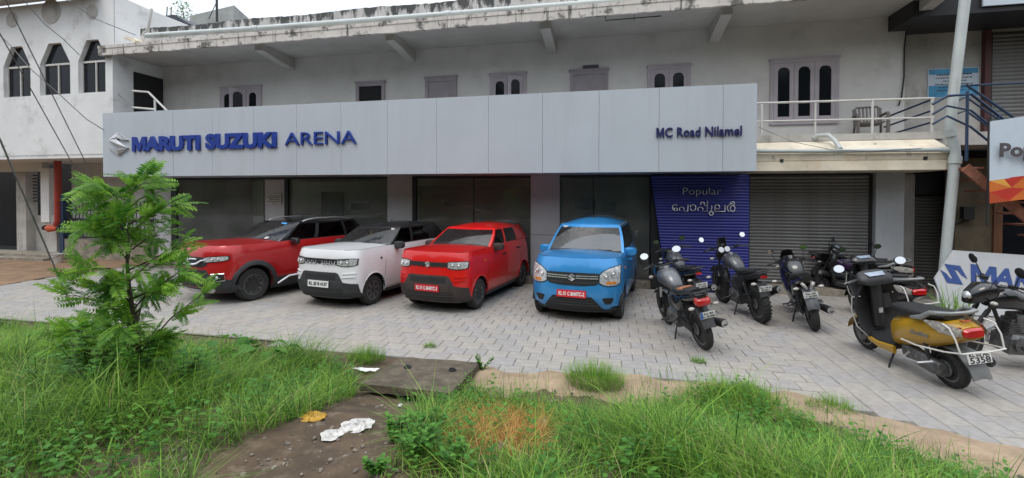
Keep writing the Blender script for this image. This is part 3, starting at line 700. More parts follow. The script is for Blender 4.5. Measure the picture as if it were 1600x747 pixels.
# Malayalam word, each letter as its strokes
def arc(cx, cy, rx, ry, a0, a1, n=10): return [(cx+rx*cos(radians(a0+(a1-a0)*k/n)), cy-ry*sin(radians(a0+(a1-a0)*k/n))) for k in range(n+1)]
def mf(px, py): return (1.362+(px-130)*(1.30/1095)-2, -.045, 1.808-(py-550)*(1.30/1095)-0)
ML = [
 [arc(190, 480, 55, 60, 70, 290, 14)+arc(195, 512, 28, 26, 270, 560, 12), [(190, 425), (228, 440)]],
 [arc(300, 510, 42, 42, 215, -10, 12)+[(342, 545), (410, 545), (415, 420)]],
 [[(452, 470)]+arc(500, 480, 50, 58, 150, -150, 14)+[(452, 500)]],
 [arc(630, 510, 45, 42, 215, -10, 12)+[(672, 545), (752, 545), (752, 350)], arc(668, 410, 32, 38, 200, -10, 10)+[(700, 440), (745, 440)]],
 [[(822, 440), (832, 470), (815, 545)], arc(822, 585, 36, 32, 0, 360, 14)],
 [[(885, 545), (885, 470)]+arc(925, 460, 40, 38, 170, 0, 8)+[(965, 495), (905, 495)], [(885, 545), (1060, 545), (1060, 420)]],
 [[(1130, 545)]+arc(1145, 480, 48, 60, 235, 90, 8)+arc(1145, 420, 62, 20, 90, 40, 3), arc(1190, 490, 40, 55, 0, 360, 16), arc(1185, 400, 38, 38, 180, -40, 8)+[(1215, 420), (1200, 445)]],
]
for strokes in ML:
    mb = MB()
    for s in strokes: mb.tube([mf(*p) for p in s], .0115, 6)
    part('letter', mb, M['steel'], pb, smooth=50)
# notice on the upper right wall
a, b = pix(1450, 108, y=12.6), pix(1529, 151, y=12.6)
nb = thing('notice_board', 'blue and white printed notice sheet on the upper wall behind the downpipe', 'notice', (a.x, 12.6, b.z))
W_, Hh = b.x-a.x, a.z-b.z
mb = MB(); mb.box(0, W_, .0, .015, 0, Hh); part('sheet', mb, M['banner_white'], nb, smooth=0)
mb = MB(); mb.box(.02, W_-.02, -.004, -.001, Hh*.80, Hh-.02); mb.box(.02, W_-.02, -.004, -.001, .02, Hh*.42); part('coloured_band', mb, mat('notice_blue', (.08, .40, .70), .5, var=.25, scale=2), nb, smooth=0)
mb = MB(); rt = random.Random(4)
for k in range(6):
    z = Hh*(.76-k*.105); q = .12+.2*rt.random(); x = W_*q
    while x < W_*(1-q*.8):
        l = rt.uniform(.02, .09); mb.box(x, x+l, -.007, -.005, z, z+.018+.01*(k == 0)); x += l+.015
part('print_line', mb, M['print_dark'], nb, smooth=0)['kind'] = 'stuff'
# hanging banner at the right edge
bn = thing('banner', 'white banner with a strip of orange triangles hung beside the staircase', 'banner', (6.5, 9.6, 2.03))
tl, tr_ = pix(1548, 190, y=9.6), pix(1600, 180, y=9.6)
slope = (tr_.z-tl.z)/(tr_.x-tl.x); BW = 2.4
fz = lambda x, z: z+slope*x*.75
mb = MB(); A = [[(x, .02*sin(x*3+z), fz(x, z)) for x in np.linspace(0, BW, 12)] for z in np.linspace(.40, 1.44, 6)]; mb.grid(A); part('white_cloth', mb, M['banner_white'], bn, smooth=60)
gx_, gz_ = np.linspace(0, BW, 9), np.linspace(-.0, .40, 3); rt = random.Random(11)
PT = [[(x+(rt.uniform(-.10, .10) if 0 < i < 8 else 0), .02*sin(x*3+z), fz(x, z+(rt.uniform(-.06, .06) if j == 1 else 0))) for i, x in enumerate(gx_)] for j, z in enumerate(gz_)]
tri = {k: MB() for k in ('orange', 'amber', 'rust', 'red', 'sand')}
for j in range(2):
    for i in range(8):
        a, b, c, d = PT[j][i], PT[j][i+1], PT[j+1][i+1], PT[j+1][i]
        ts = ((a, b, c), (a, c, d)) if rt.random() < .5 else ((a, b, d), (b, c, d))
        for t_ in ts: mb = MB(); mb.add(list(t_), [(0, 1, 2)]); part('printed_triangle', mb, M['tri_'+rt.choice(list(tri))], bn, smooth=0)
for s, body, x, z, h in (('letter', 'Popular', .10, .82, .22),):
    letters(body, x, x+1.02, z, h, -.05, mat('banner_letter', (.09, .075, .085), .6), bn, .006, .012)
mb = MB(); mb.tube([(-.01, .03, -.4), (-.01, .03, 1.5)], .015, 6); mb.tube([(BW, .03, -2.0), (BW, .03, 2.0)], .015, 6); part('pole', mb, M['dark_metal'], bn)
# old sign board leaning in the corner
ob = thing('discarded_sign_board', 'old grey sign board with blue lettering leaning tilted behind the yellow scooter', 'sign board', (6.5, 9.75, 0))
ob.rotation_euler = (radians(-14), radians(0), radians(0))
def obf(x, z): return (x, 0, z)
c0 = [pix(1491, 395, y=9.95), pix(1462, 440, y=9.85), pix(1500, 520, y=9.75), pix(1500, 520, y=9.75)]
q = [(-.28, 1.18), (-.62, .68), (-.45, .0), (2.4, -.1), (2.5, 1.02)]
mb = MB(); mb.prism([(-.26, 1.19), (-.62, .66), (-.5, .02), (2.4, .02), (2.45, 1.04)], obf, (0, .03, 0)); part('board', mb, M['board_grey'], ob, smooth=0)
rot_ = math.atan2(-.06, 1)
def flat_word(body, x0, z0, h, wid, par, m, rot, y=-.006, off=.006, shear=.25):
    base = text_mesh('H', 1, .001); cap = xr(base)[1][1]; bpy.data.meshes.remove(base); sz = h/cap
    full = text_mesh(body, sz, .001, off, shear); a, b = xr(full); sx = wid/(b[0]-a[0]); left = a[0]; bpy.data.meshes.remove(full)
    for i, ch in enumerate(body):
        if ch == ' ': continue
        pre = text_mesh(body[:i+1], sz, .001, off, shear); pr = xr(pre)[1][0]; bpy.data.meshes.remove(pre)
        me = text_mesh(ch, sz, .002, off, shear, m); g0, g1 = xr(me)
        if ch == 'M': me = m_glyph(me, m)
        me.transform(Matrix.Translation((pr-g1[0]-left if i else -left, 0, 0))); me.transform(Matrix.Diagonal((sx, 1, 1, 1))); me.transform(Matrix.Rotation(rot, 4, 'Z')); me.transform(Matrix.Rotation(pi/2, 4, 'X'))
        put('letter', me, par, (x0, y, z0))
flat_word('MARUTI', -.06, .62, .31, 1.62, ob, M['board_blue'], radians(-7), off=.016)
E_ = emblem(ob, -.32, -.008, .76, .40, None, .006); R_ = Matrix.Translation((-.34, 0, .74)) @ Matrix.Rotation(radians(38), 4, 'Y') @ Matrix.Translation((.34, 0, -.74)); E_.v = [tuple(R_ @ Vector(v)) for v in E_.v]
part('emblem', E_, M['board_blue'], ob, smooth=0)
# white name board under the dark roof edge (top right)
a, b = pix(1535, 10, y=11.36), pix(1600, -14, y=11.36)
mb = MB(); mb.box(a.x, a.x+2.4, 11.34, 11.38, a.z, a.z+.7); part_ = tag(part('roof_sign', mb, M['banner_white'], smooth=0), 'pale blank sign strip on the dark roof edge at the top right', 'sign')

# ================================================================== PIPES, RAILS, STAIR
def pipe(name, pts, r, m, label, cat='pipe', collars=()):
    o = MB(); o.tube(pts, r, 12)
    for i in collars:
        p = Vector(pts[i]); d = (Vector(pts[min(i+1, len(pts)-1)])-Vector(pts[max(i-1, 0)])).normalized(); o.cyl(p-d*.07, p+d*.07, r*1.22, n=12)
    return tag(part(name, o, m, smooth=50), label, cat)
DP = [pix(1509, -12, y=10.3), pix(1484, 195, y=10.3), pix(1483.5, 208, y=10.3), pix(1491, 228, y=10.3), pix(1492, 238, y=10.3), pix(1492, 250, y=10.3), pix(1484, 330, y=10.3), pix(1470, 462, y=10.3)]
DP[-1] = Vector((DP[-1].x-.0, 10.3, -.05))
pipe('downpipe', DP, .085, M['pvc'], 'thick grey plastic downpipe at the right end of the balcony', collars=(2, 5))
hp = [pix(1178, 236, y=10.36), pix(1300, 236, y=10.36), pix(1478, 234, y=10.33)]
o = pipe('drain_pipe', hp, .04, M['pvc'], 'thin grey drain pipe running along the cream ledge above the shutter', collars=(2,))
pipe('drain_spout', [pix(1272, 216, y=10.93), pix(1278, 212, y=10.85), pix(1294, 211, y=10.75), pix(1304, 219, y=10.6), pix(1313, 233, y=10.4)], .045, M['pvc'], 'short bent grey spout pipe feeding the drain pipe on the ledge')
pipe('roof_pipe', [pix(229, 56, y=10.85), pix(400, 45, y=10.85), pix(700, 22.5, y=10.85), pix(850, 10.5, y=10.85), pix(1060, -6, y=10.85)], .075, M['pvc'], 'long pale pipe lying along the mouldy roof parapet', collars=(1, 2))
pipe('roof_vent_pipe', [pix(224, 55, y=10.9), pix(231, 46, y=10.9), pix(237, 14, y=10.95)], .04, M['rail_white'], 'thin white pipe rising at the left end of the roof')
# balcony rail
br = thing('balcony_railing', 'white tubular railing along the balcony above the shutter', 'railing', (4.8, 11, 3.47))
RY = 11.0
def rail(name, pts, r, m, par):
    mb = MB(); mb.tube(pts, r, 8); o = part(name, mb, m, par, smooth=60); o.data.transform(Matrix.Translation(-par.location)); return o
rail('top_rail', [(2.9, RY, 4.20), (6.47, RY, 4.165)], .024, M['rail_white'], br)
rail('lower_rail', [(2.9, RY, 3.80), (6.47, RY, 3.77)], .020, M['rail_white'], br)
for px in (1190, 1274, 1363, 1456):
    x = pix(px, 185, y=RY).x; rail('post', [(x, RY+.001, 3.40), (x, RY+.001, 4.175)], .026 if px != 1274 else .02, M['rail_white'], br)
rail('return_rail', [(6.45, RY, 4.15), (6.1, 12.2, 3.93)], .022, M['rail_blue'], br); rail('return_rail', [(6.45, RY, 3.92), (6.2, 12.2, 3.76)], .02, M['rail_blue'], br); rail('return_rail', [(6.45, RY, 3.68), (6.2, 12.2, 3.55)], .02, M['rail_blue'], br)
# left stub of the same kind of rail above the sign
lr = thing('veranda_railing', 'white railing stub above the left end of the silver sign', 'railing', (-12.5, 10.9, 3.47))
for pts in ([pix(207, 142, y=10.9), pix(232, 144, y=10.9), pix(262, 174, y=10.9), pix(275, 186, y=10.9)], [pix(207, 168, y=10.9), pix(243, 171, y=10.9)], [pix(242, 156, y=10.9), pix(243, 185, y=10.9)]): rail('rail', pts, .03, M['rail_white'], lr)
# staircase with blue rails and a red stringer, going down to the right
st = thing('metal_staircase', 'outdoor stair with dark blue rails and a red-brown stringer at the right', 'staircase', (6.4, 10.2, 0))
sA, sB = Vector((6.45, 0, 2.75)), Vector((9.3, 0, .0)); SYa, SYb = 9.98, 10.75
dirv = (sB-sA)
for yy in (SYa,):
    mb = MB(); nrm = Vector((-dirv.z, 0, dirv.x)).normalized()
    mb.prism([(0, 0), (1, 0), (1, .17), (0, .17)], lambda t, u: (sA+dirv*t+nrm*(-u)+Vector((0, yy, 0))), (0, .05, 0)); o = part('stringer', mb, M['brick_red'], st, smooth=0); o.data.transform(Matrix.Translation(-st.location))
for k in range(13):
    p = sA+dirv*((k+.5)/13); mb = MB(); mb.box(p.x-.14, p.x+.14, SYa+.052, SYb-.002, p.z+.02, p.z+.055); o = part('step', mb, M['brick_red'], st, smooth=0); o.data.transform(Matrix.Translation(-st.location))
for h_, r_ in ((1.28, .025), (.98, .02), (.68, .02)):
    rail('rail', [pix(1457, 163+(1.28-h_)*52, y=SYa), pix(1480, 150+(1.28-h_)*52, y=SYa)]+[sA+Vector((0, SYa, h_))+dirv*t for t in (.0, 1)], r_, M['rail_blue'], st)
for t in (-.02, .15, .32, .5): p = sA+dirv*t+Vector((0, SYa+.002, 0)); rail('post', [p, p+Vector((0, 0, 1.28))], .024, M['rail_blue'], st)
o_ = [Vector((6.95, 11.2, 3.47)), Vector((6.95, 11.2, 4.35)), Vector((7.15, 11.2, 4.45)), Vector((9.6, 11.2, 2.35))]
rail('rail', o_, .026, M['rail_blue'], st); rail('rail', [Vector((6.95, 11.2, 4.1)), Vector((7.15, 11.2, 4.2)), Vector((9.6, 11.2, 2.1))], .02, M['rail_blue'], st); rail('rail', [Vector((6.95, 11.2, 3.85)), Vector((7.15, 11.2, 3.92)), Vector((9.6, 11.2, 1.82))], .02, M['rail_blue'], st)
rail('rail', [Vector((7.15, 11.2, 4.44)), Vector((10.5, 11.2, 4.44))], .022, M['rail_blue'], st)
# plastic chair on the balcony
ch = thing('plastic_chair', 'grey plastic armchair standing on the balcony behind the rail', 'chair', (5.62, 11.6, 3.40), radians(-14)); ch.scale = (.95, .95, .86)
mb = MB(); mb.loft([((0, -.24, .43), (.25, 0, 0), (0, 0, .03)), ((0, .2, .40), (.22, 0, 0), (0, 0, .03))], 10); part('seat', mb, M['chair_plastic'], ch)
mb = MB()
for k in range(7):
    x = -.2+k*.4/6; mb.tube([(x, .22, .42), (x*1.1, .33, .88)], .022, 5)
mb.tube([(-.25, .33, .84), (-.2, .345, .91), (.2, .345, .91), (.25, .33, .84)], .028, 6); mb.tube([(-.25, .22, .42), (-.26, .33, .86)], .028, 6); mb.tube([(.25, .22, .42), (.26, .33, .86)], .028, 6); part('backrest', mb, M['chair_plastic'], ch)
for s in (-1, 1):
    mb = MB(); mb.tube([(s*.27, .27, .66), (s*.29, -.15, .66), (s*.28, -.25, .6), (s*.27, -.26, .0)], .036, 6); part('armrest', mb, M['chair_plastic'], ch)
    mb = MB(); mb.tube([(s*.25, .22, .42), (s*.27, .3, 0)], .026, 6); part('leg', mb, M['chair_plastic'], ch)

# ================================================================== HOUSE ON THE LEFT
LY = 11.05
house = thing('neighbour_house', 'white two-storey house with pointed windows at the left edge', 'building', (-17, 11.05, 0))
def hpart(name, mb, m, smooth=0, label=None, parent=None): return bpart(name, mb, m, parent or house, smooth, label)
hx1 = -14.72
zb = 3.42
# upper front wall pierced by pointed windows
wins = [(5, 48, 72, 104, 150), (62, 110, 68, 102, 147), (122, 168, 62, 97, 144)]
holes = []
for l, r, t, s_, b in wins:
    a = pix(l, s_, y=LY); c = pix(r, b, y=LY); holes.append((a.x, min(c.x, hx1-.02), c.z, a.z, pix((l+r)/2, t, y=LY).z))
zs0 = np.mean([h[2] for h in holes]); zs1 = np.mean([h[3] for h in holes]); zs2 = np.mean([h[4] for h in holes])
mb = MB(); xL = -30
edges_ = [xL]+[v for h in holes for v in h[:2]]+[hx1]
mb.add([(xL, LY, zb), (hx1, LY, zb), (hx1, LY, zs0), (xL, LY, zs0)], [(0, 1, 2, 3)])
mb.add([(xL, LY, zs2), (hx1, LY, zs2), (hx1, LY, 8.2), (xL, LY, 8.2)], [(0, 1, 2, 3)])
for a, b in zip(edges_[::2], edges_[1::2]): mb.add([(a, LY, zs0), (b, LY, zs0), (b, LY, zs2), (a, LY, zs2)], [(0, 1, 2, 3)])
D_ = .15
for a, b, *_ in holes:
    w4 = (b-a)*.30
    mb.add([(a, LY, zs1), (a, LY, zs2), (a+w4, LY, zs2)], [(0, 1, 2)]); mb.add([(b, LY, zs1), (b, LY, zs2), (b-w4, LY, zs2)], [(0, 1, 2)])
    ol = [(a, zs0), (a, zs1), (a+w4, zs2), (b-w4, zs2), (b, zs1), (b, zs0)]
    mb.add([(x, LY, z) for x, z in ol]+[(x, LY+D_, z) for x, z in ol], [(i, (i+1) % 6, 6+(i+1) % 6, 6+i) for i in range(6)])
mb.box(hx1-.2, hx1, LY+.02, 16, zb, 8.2); mb.box(xL, hx1-.2, LY+.02, 13.2, zb-.12, zb-.002)
hpart('upper_wall', mb, M['white_wall'])
for a, b, *_ in holes:
    w4 = (b-a)*.30; yy = LY+D_-.02; mb = MB(); f_ = .045
    mb.box(a, a+f_, yy-.03, yy+.03, zs0, zs1); mb.box(b-f_, b, yy-.03, yy+.03, zs0, zs1); mb.box(a+f_, b-f_, yy-.035, yy+.03, zs1-.03, zs1+.03); mb.box(a+f_, b-f_, yy-.03, yy+.03, zs0, zs0+.04); mb.box((a+b)/2-.02, (a+b)/2+.02, yy-.036, yy+.025, zs0+.04, zs1-.03)
    fr_ = hpart('window', mb, M['rail_white'])
    for x0, x1 in ((a+f_, (a+b)/2-.02), ((a+b)/2+.02, b-f_)):
        g = MB(); g.add([(x0, yy, zs0+.04), (x1, yy, zs0+.04), (x1, yy, zs1-.03), (x0, yy, zs1-.03)], [(0, 1, 2, 3)]); hpart('pane', g, M['win_glass'], parent=fr_)
    g = MB(); g.add([(a, yy, zs1+.03), (b, yy, zs1+.03), (b-w4, yy, zs2), (a+w4, yy, zs2)], [(0, 1, 2, 3)]); hpart('pane', g, M['win_glass'], parent=fr_)
for px, py, r in ((19, 31, 9), (80, 18, 15), (144, 19, 9)):
    c = pix(px, py, y=LY); rw = pix(px+r, py, y=LY).x-c.x; mb = MB(); mb.lathe([(rw, -.012), (rw*1.0, -.008), (rw*.97, -.004)], (c.x, LY-.001, c.z), 'Y', 24); hpart('round_vent', mb, M['plaster_dark'], smooth=30, label='round blind window')
mb = MB(); a = pix(157, 10, y=LY); mb.box(xL, a.x, LY-.6, LY-.01, 8.25, 8.45); hpart('roof_eave', mb, M['soffit'])
mb = MB(); p0 = pix(164, 51, y=10.5); mb.prism([(0, 0), (.25, .02), (.45, -.02), (.55, -.12), (.42, -.22), (.38, -.10), (.2, -.04)], lambda a, b: (p0.x+a*1.0, 10.95, p0.z+b*1.0), (0, .5, 0)); hpart('cornice', mb, M['yellow_slab'])
# sloping roof edge pipe behind
mb = MB(); mb.tube([pix(185, -2, y=12.5), pix(262, 32, y=14.5)], .10, 8); mb.tube([pix(180, -2, y=12.4), pix(258, 36, y=14.4)], .05, 6); hpart('roof_edge', mb, M['soffit'], smooth=50)
# ground floor
mb = MB(); HB = 13.1
xo0, xo1 = -26, pix(66, 300, y=12.2).x
mb.box(xo1, hx1+1.2, HB, HB+.15, -.1, zb-.122); zop = pix(40, 268, y=12.2).z
mb.box(-30, xo1+.001, 12.2, 12.4, zop, zb-.122)
hpart('lower_wall', mb, M['white_wall'])
mb = MB(); mb.box(-30, xo1-.01, 14.5, 14.6, -.1, zb); mb.box(-30, xo1, 12.4, 14.5, -.1, -.02); hpart('dark_room', mb, M['room_shade'])  # room surfaces coloured near black in place of its shade
mb = MB(); x1 = pix(79, 300, y=12.2).x; mb.box(xo1+.003, x1, 12.15, 12.45, pix(70, 347, y=12.2).z, zop+.1); hpart('white_pillar', mb, M['white_wall'])
mb = MB(); mb.box(xo1+.02, x1+.25, 12.2, 12.5, -.1, 1.45); a = pix(28, 300, y=12.3).x; mb.box(a, a+.45, 12.25, 12.6, -.1, zop); b_ = pix(52, 300, y=12.5).x; mb.box(b_, xo1+.02, 12.52, 12.6, 0, 1.4); hpart('pillar_base', mb, M['plaster_dark'])
mb = MB(); a = pix(51, 270, y=12.5); b = pix(66, 315, y=12.5)
for k in range(9): z = b.z+(a.z-b.z)*k/9; mb.box(a.x, b.x, 12.46, 12.5, z, z+.04)
hpart('louvre', mb, M['dark_metal'])
mb = MB(); mb.box(-30, -17.6, 11.5, 12.3, -.2, .16); mb.box(-30, -17.9, 11.2, 11.498, -.2, .08); hpart('step', mb, M['plinth'])
# red pipe, valve
pp = pix(90, 236, y=11.9)
pipe('fire_pipe', [pix(160, 226, y=11.5), pix(97, 233, y=11.9), pix(90, 240, y=11.9), pix(91, 345, y=11.9), pix(88, 352, y=11.9)], .10, M['red_pipe'], 'thick red pipe running down beside the white pillar on the left')
vl = thing('pipe_valve', 'orange-red valve at the foot of the red pipe', 'valve', tuple(pix(82, 357, y=11.9)))
mb = MB(); mb.loft([((-.28, 0, .01), (0, .07, 0), (0, 0, .07)), ((-.14, 0, 0), (0, .12, 0), (0, 0, .13)), ((.0, 0, -.01), (0, .1, 0), (0, 0, .10)), ((.25, 0, .02), (0, .08, 0), (0, 0, .08))], 10, 2); part('valve_body', mb, M['orange_red'], vl)
mb = MB(); mb.lathe([(.10, -.03), (.10, .03)], (.34, 0, .02), 'X', 12); mb.lathe([(.09, -.03), (.09, .03)], (-.33, 0, .02), 'X', 12); part('flange', mb, M['black'], vl)
bk = thing('bucket', 'small white plastic bucket at the foot of the gate post', 'bucket', tuple(pix(89, 411, z=0)))
mb = MB(); mb.lathe([(.13, 0), (.165, .26), (.175, .27), (.175, .29), (.155, .29), (.12, .02)], (0, 0, 0), 'Z', 18); part('pail', mb, M['bucket'], bk)
mb = MB(); mb.tube([(-.17, 0, .27), (-.15, -.12, .2), (0, -.18, .15), (.15, -.12, .2), (.17, 0, .27)], .006, 5); part('handle', mb, M['dark_metal'], bk)
# black gate on a low wall
gt = thing('iron_gate', 'black spiked iron gate panel on a low wall under the house', 'gate', tuple(pix(140, 400, y=12.0)))
gl = gt.location.copy(); gx0 = pix(98, 340, y=12).x; gx1 = pix(240, 340, y=12).x; zt = pix(110, 318, y=12).z; zl = pix(110, 371, y=12).z
def gp(name, mb, m, sm_=30): o = part(name, mb, m, gt, smooth=sm_); o.data.transform(Matrix.Translation(-gl)); return o
mb = MB(); mb.box(gx0-.02, gx0+.16, 11.9, 12.08, -.05, zt+.3); gp('gate_post', mb, M['rail_blue'], 0)
for z, t_ in ((zt-.22, .03), (zt-.55, .055), (zl+.3, .03), (zl+.02, .03)):
    mb = MB(); mb.box(gx0+.16, gx1, 11.985, 12.015, z-t_/1, z+t_/1); gp('rail', mb, M['dark_metal'], 0)
nb_ = 22
for k in range(nb_):
    x = gx0+.28+k*(gx1-gx0-.3)/nb_; mb = MB(); mb.tube([(x, 11.98, zl), (x, 11.98, zt-.03)], .013, 6); mb.tube([(x, 11.98, zt-.03), (x, 11.98, zt), (x, 11.98, zt+.07)], [.013, .03, .003], 6); gp('bar', mb, M['dark_metal'])
lw = MB(); lw.box(gx0+.17, gx1+.3, 11.93, 12.12, -.1, zl-.05); tag(part('low_wall', lw, M['plinth'], smooth=0), 'low stained wall under the black spiked gate', 'wall')
# roof-top things
tk = MB(); a = pix(296, 30, y=16); b = pix(366, 30, y=16); c = pix(389, 30, y=19)
z_ = pix(360, 9, y=16).z; tk.add([(a.x, 16, 5), (b.x, 16, 5), (c.x+1, 19, 5), (a.x, 19, 5), (a.x, 16, z_-.25), (b.x, 16, z_), (c.x+1, 19, z_-.1), (a.x, 19, z_-.2)], [(0, 1, 5, 4), (1, 2, 6, 5), (2, 3, 7, 6), (3, 0, 4, 7), (4, 5, 6, 7)])
tag(part('roof_tank', tk, M['tank'], smooth=0), 'grey concrete tank block rising behind the mouldy parapet', 'tank')
mb = MB(); a = pix(248, 40, y=13.5); mb.loft([((a.x, 13.5, 7.2), (.7, 0, 0), (0, .7, 0)), ((a.x+.1, 13.5, pix(262, 26, y=13.5).z), (.5, 0, 0), (0, .5, 0)), ((a.x+.8, 13.5, pix(280, 30, y=13.5).z), (.5, 0, 0), (0, .4, 0))], 10, 3)
mb = MB(); z1 = pix(265, 24, y=13.6).z; q0, q1, q2 = pix(249, 37, y=13.6), pix(262, 24, y=13.6), pix(294, 36, y=13.6)
mb.prism([(q0.x, 7.0), (q0.x, q0.z), (q1.x-.15, q1.z), (q1.x+.3, q1.z), (q2.x, q2.z), (q2.x, 7.0)], lambda a, b: (a, 13.6, b), (0, 1.2, 0)); tag(part('roof_tarpaulin', mb, mat('dark_tarp', (.05, .055, .075), .6, var=.2), smooth=0), 'dark tarpaulin heap on the roof beside the small tree', 'tarpaulin')
mb = MB(); p = pix(339, 34, y=12); mb.tube([p, p+Vector((0, 0, 3))], .035, 6); q = pix(326, 30, y=12); mb.tube([q, pix(339, 2, y=12)], .012, 5)
tag(part('aerial_mast', mb, M['dark_metal'], smooth=50), 'thin grey aerial mast standing on the roof', 'mast')
mb = MB()
for px in (260.5, 267): p = pix(px, 26, y=14); mb.tube([p, p+Vector((.03, 0, .36))], .018, 5)
tag(part('rebar', mb, M['dark_metal'], smooth=50), 'two short rusty rods standing up from the roof', 'rods')
# ================================================================== CARS
M['tyre'] = mat('tyre_rubber', (.032, .031, .030), .85, var=.2, scale=20)
M['rim_black'] = mat('black_steel_rim', (.17, .17, .175), .34, metal=.6, var=.1)
M['cladding'] = mat('black_plastic_cladding', (.034, .036, .039), .6, var=.12, scale=10)
M['brown_cladding'] = mat('dusty_black_cladding', (.050, .036, .034), .55, var=.15, scale=8)
M['car_glass'] = dust_haze(glass('car_glass', (.58, .64, .65), 2.0), .03)
M['dark_car_glass'] = glass('tinted_car_glass', (.10, .11, .11), 1.5)
M['lamp'] = mat('headlamp_reflector', (.80, .82, .84), .18, metal=.35, var=.26, scale=26)
M['lamp_clear'] = glass('lamp_cover', (.93, .95, .97), 1.5)
M['amber'] = mat('amber_lens', (.65, .22, .03), .25)
M['red_lens'] = mat('red_lens', (.50, .012, .012), .15, var=.15, scale=14, coat=.6)
M['seat'] = mat('plastic_covered_seat', (.17, .175, .18), .9, var=.1)
M['dash'] = mat('dashboard', (.035, .035, .037), .75)
M['sheet_white'] = mat('plate_white', (.74, .75, .74), .4, var=.02)
M['sheet_red'] = mat('plate_red', (.58, .02, .03), .4, var=.02)
M['txt_black'] = mat('plate_text_black', (.02, .02, .025), .5)
M['txt_white'] = mat('plate_text_white', (.8, .8, .8), .5)
M['sticker_blue'] = mat('blue_sticker', (.05, .35, .75), .4)
M['seam'] = mat('panel_gap', (.01, .01, .01), .9)
def lerp(a, b, t): return a+(b-a)*t
def poly1(pts, x): return float(np.interp(x, [p[0] for p in pts], [p[1] for p in pts]))
def wheel(parent, c, R, width, side, rimr, style, rim_m):
    """tyre mesh with its rim as a child; side=+1 faces +y"""
    mb = MB(); h = width/2; s = side
    prof = [(rimr, -h*.8), (rimr+.02, -h*.95), (R-.035, -h), (R-.008, -h*.82), (R, -h*.55), (R, h*.55), (R-.008, h*.82), (R-.035, h), (rimr+.02, h*.95), (rimr, h*.8)]
    mb.lathe(prof, (0, 0, 0), 'Y', 36); t = part('wheel', mb, M['tyre'], parent, c, smooth=40)
    mb = MB(); f = s*h*.78
    mb.lathe([(rimr+.004, f*.2), (rimr+.006, f*1.08), (rimr-.012, f*1.1), (rimr-.02, f*.6), (rimr*.55, f*.45), (rimr*.5, f*.75), (.05, f*.85), (.02, f*.9)], (0, 0, 0), 'Y', 32)
    if style == 'steel':
        for k in range(10):
            a = 2*pi*k/10; r0, r1 = rimr*.60, rimr*.84
            mb.tube([(r0*cos(a), f*.62, r0*sin(a)), (r1*cos(a), f*.92, r1*sin(a))], .022, 6)
        for k in range(4):
            a = 2*pi*k/4+.4; mb.cyl((.055*cos(a), f*.8, .055*sin(a)), (.055*cos(a), f*1.0, .055*sin(a)), .011, n=6)
    else:
        for k in range(7):
            a = 2*pi*k/7; r0, r1 = .04, rimr*.98; da = .16
            p = lambda r, q: (r*cos(a+q), f*(1.02 if r < .1 else 1.06), r*sin(a+q))
            q = [p(r0, -.6), p(r1, -da), p(r1, da), p(r0, .6)]
            mb.add(q+[(x, y-f*.35, z) for x, y, z in q], [(0, 1, 2, 3), (0, 4, 5, 1), (1, 5, 6, 2), (2, 6, 7, 3), (3, 7, 4, 0)])
    part('rim', mb, rim_m, t, smooth=35)
    return t
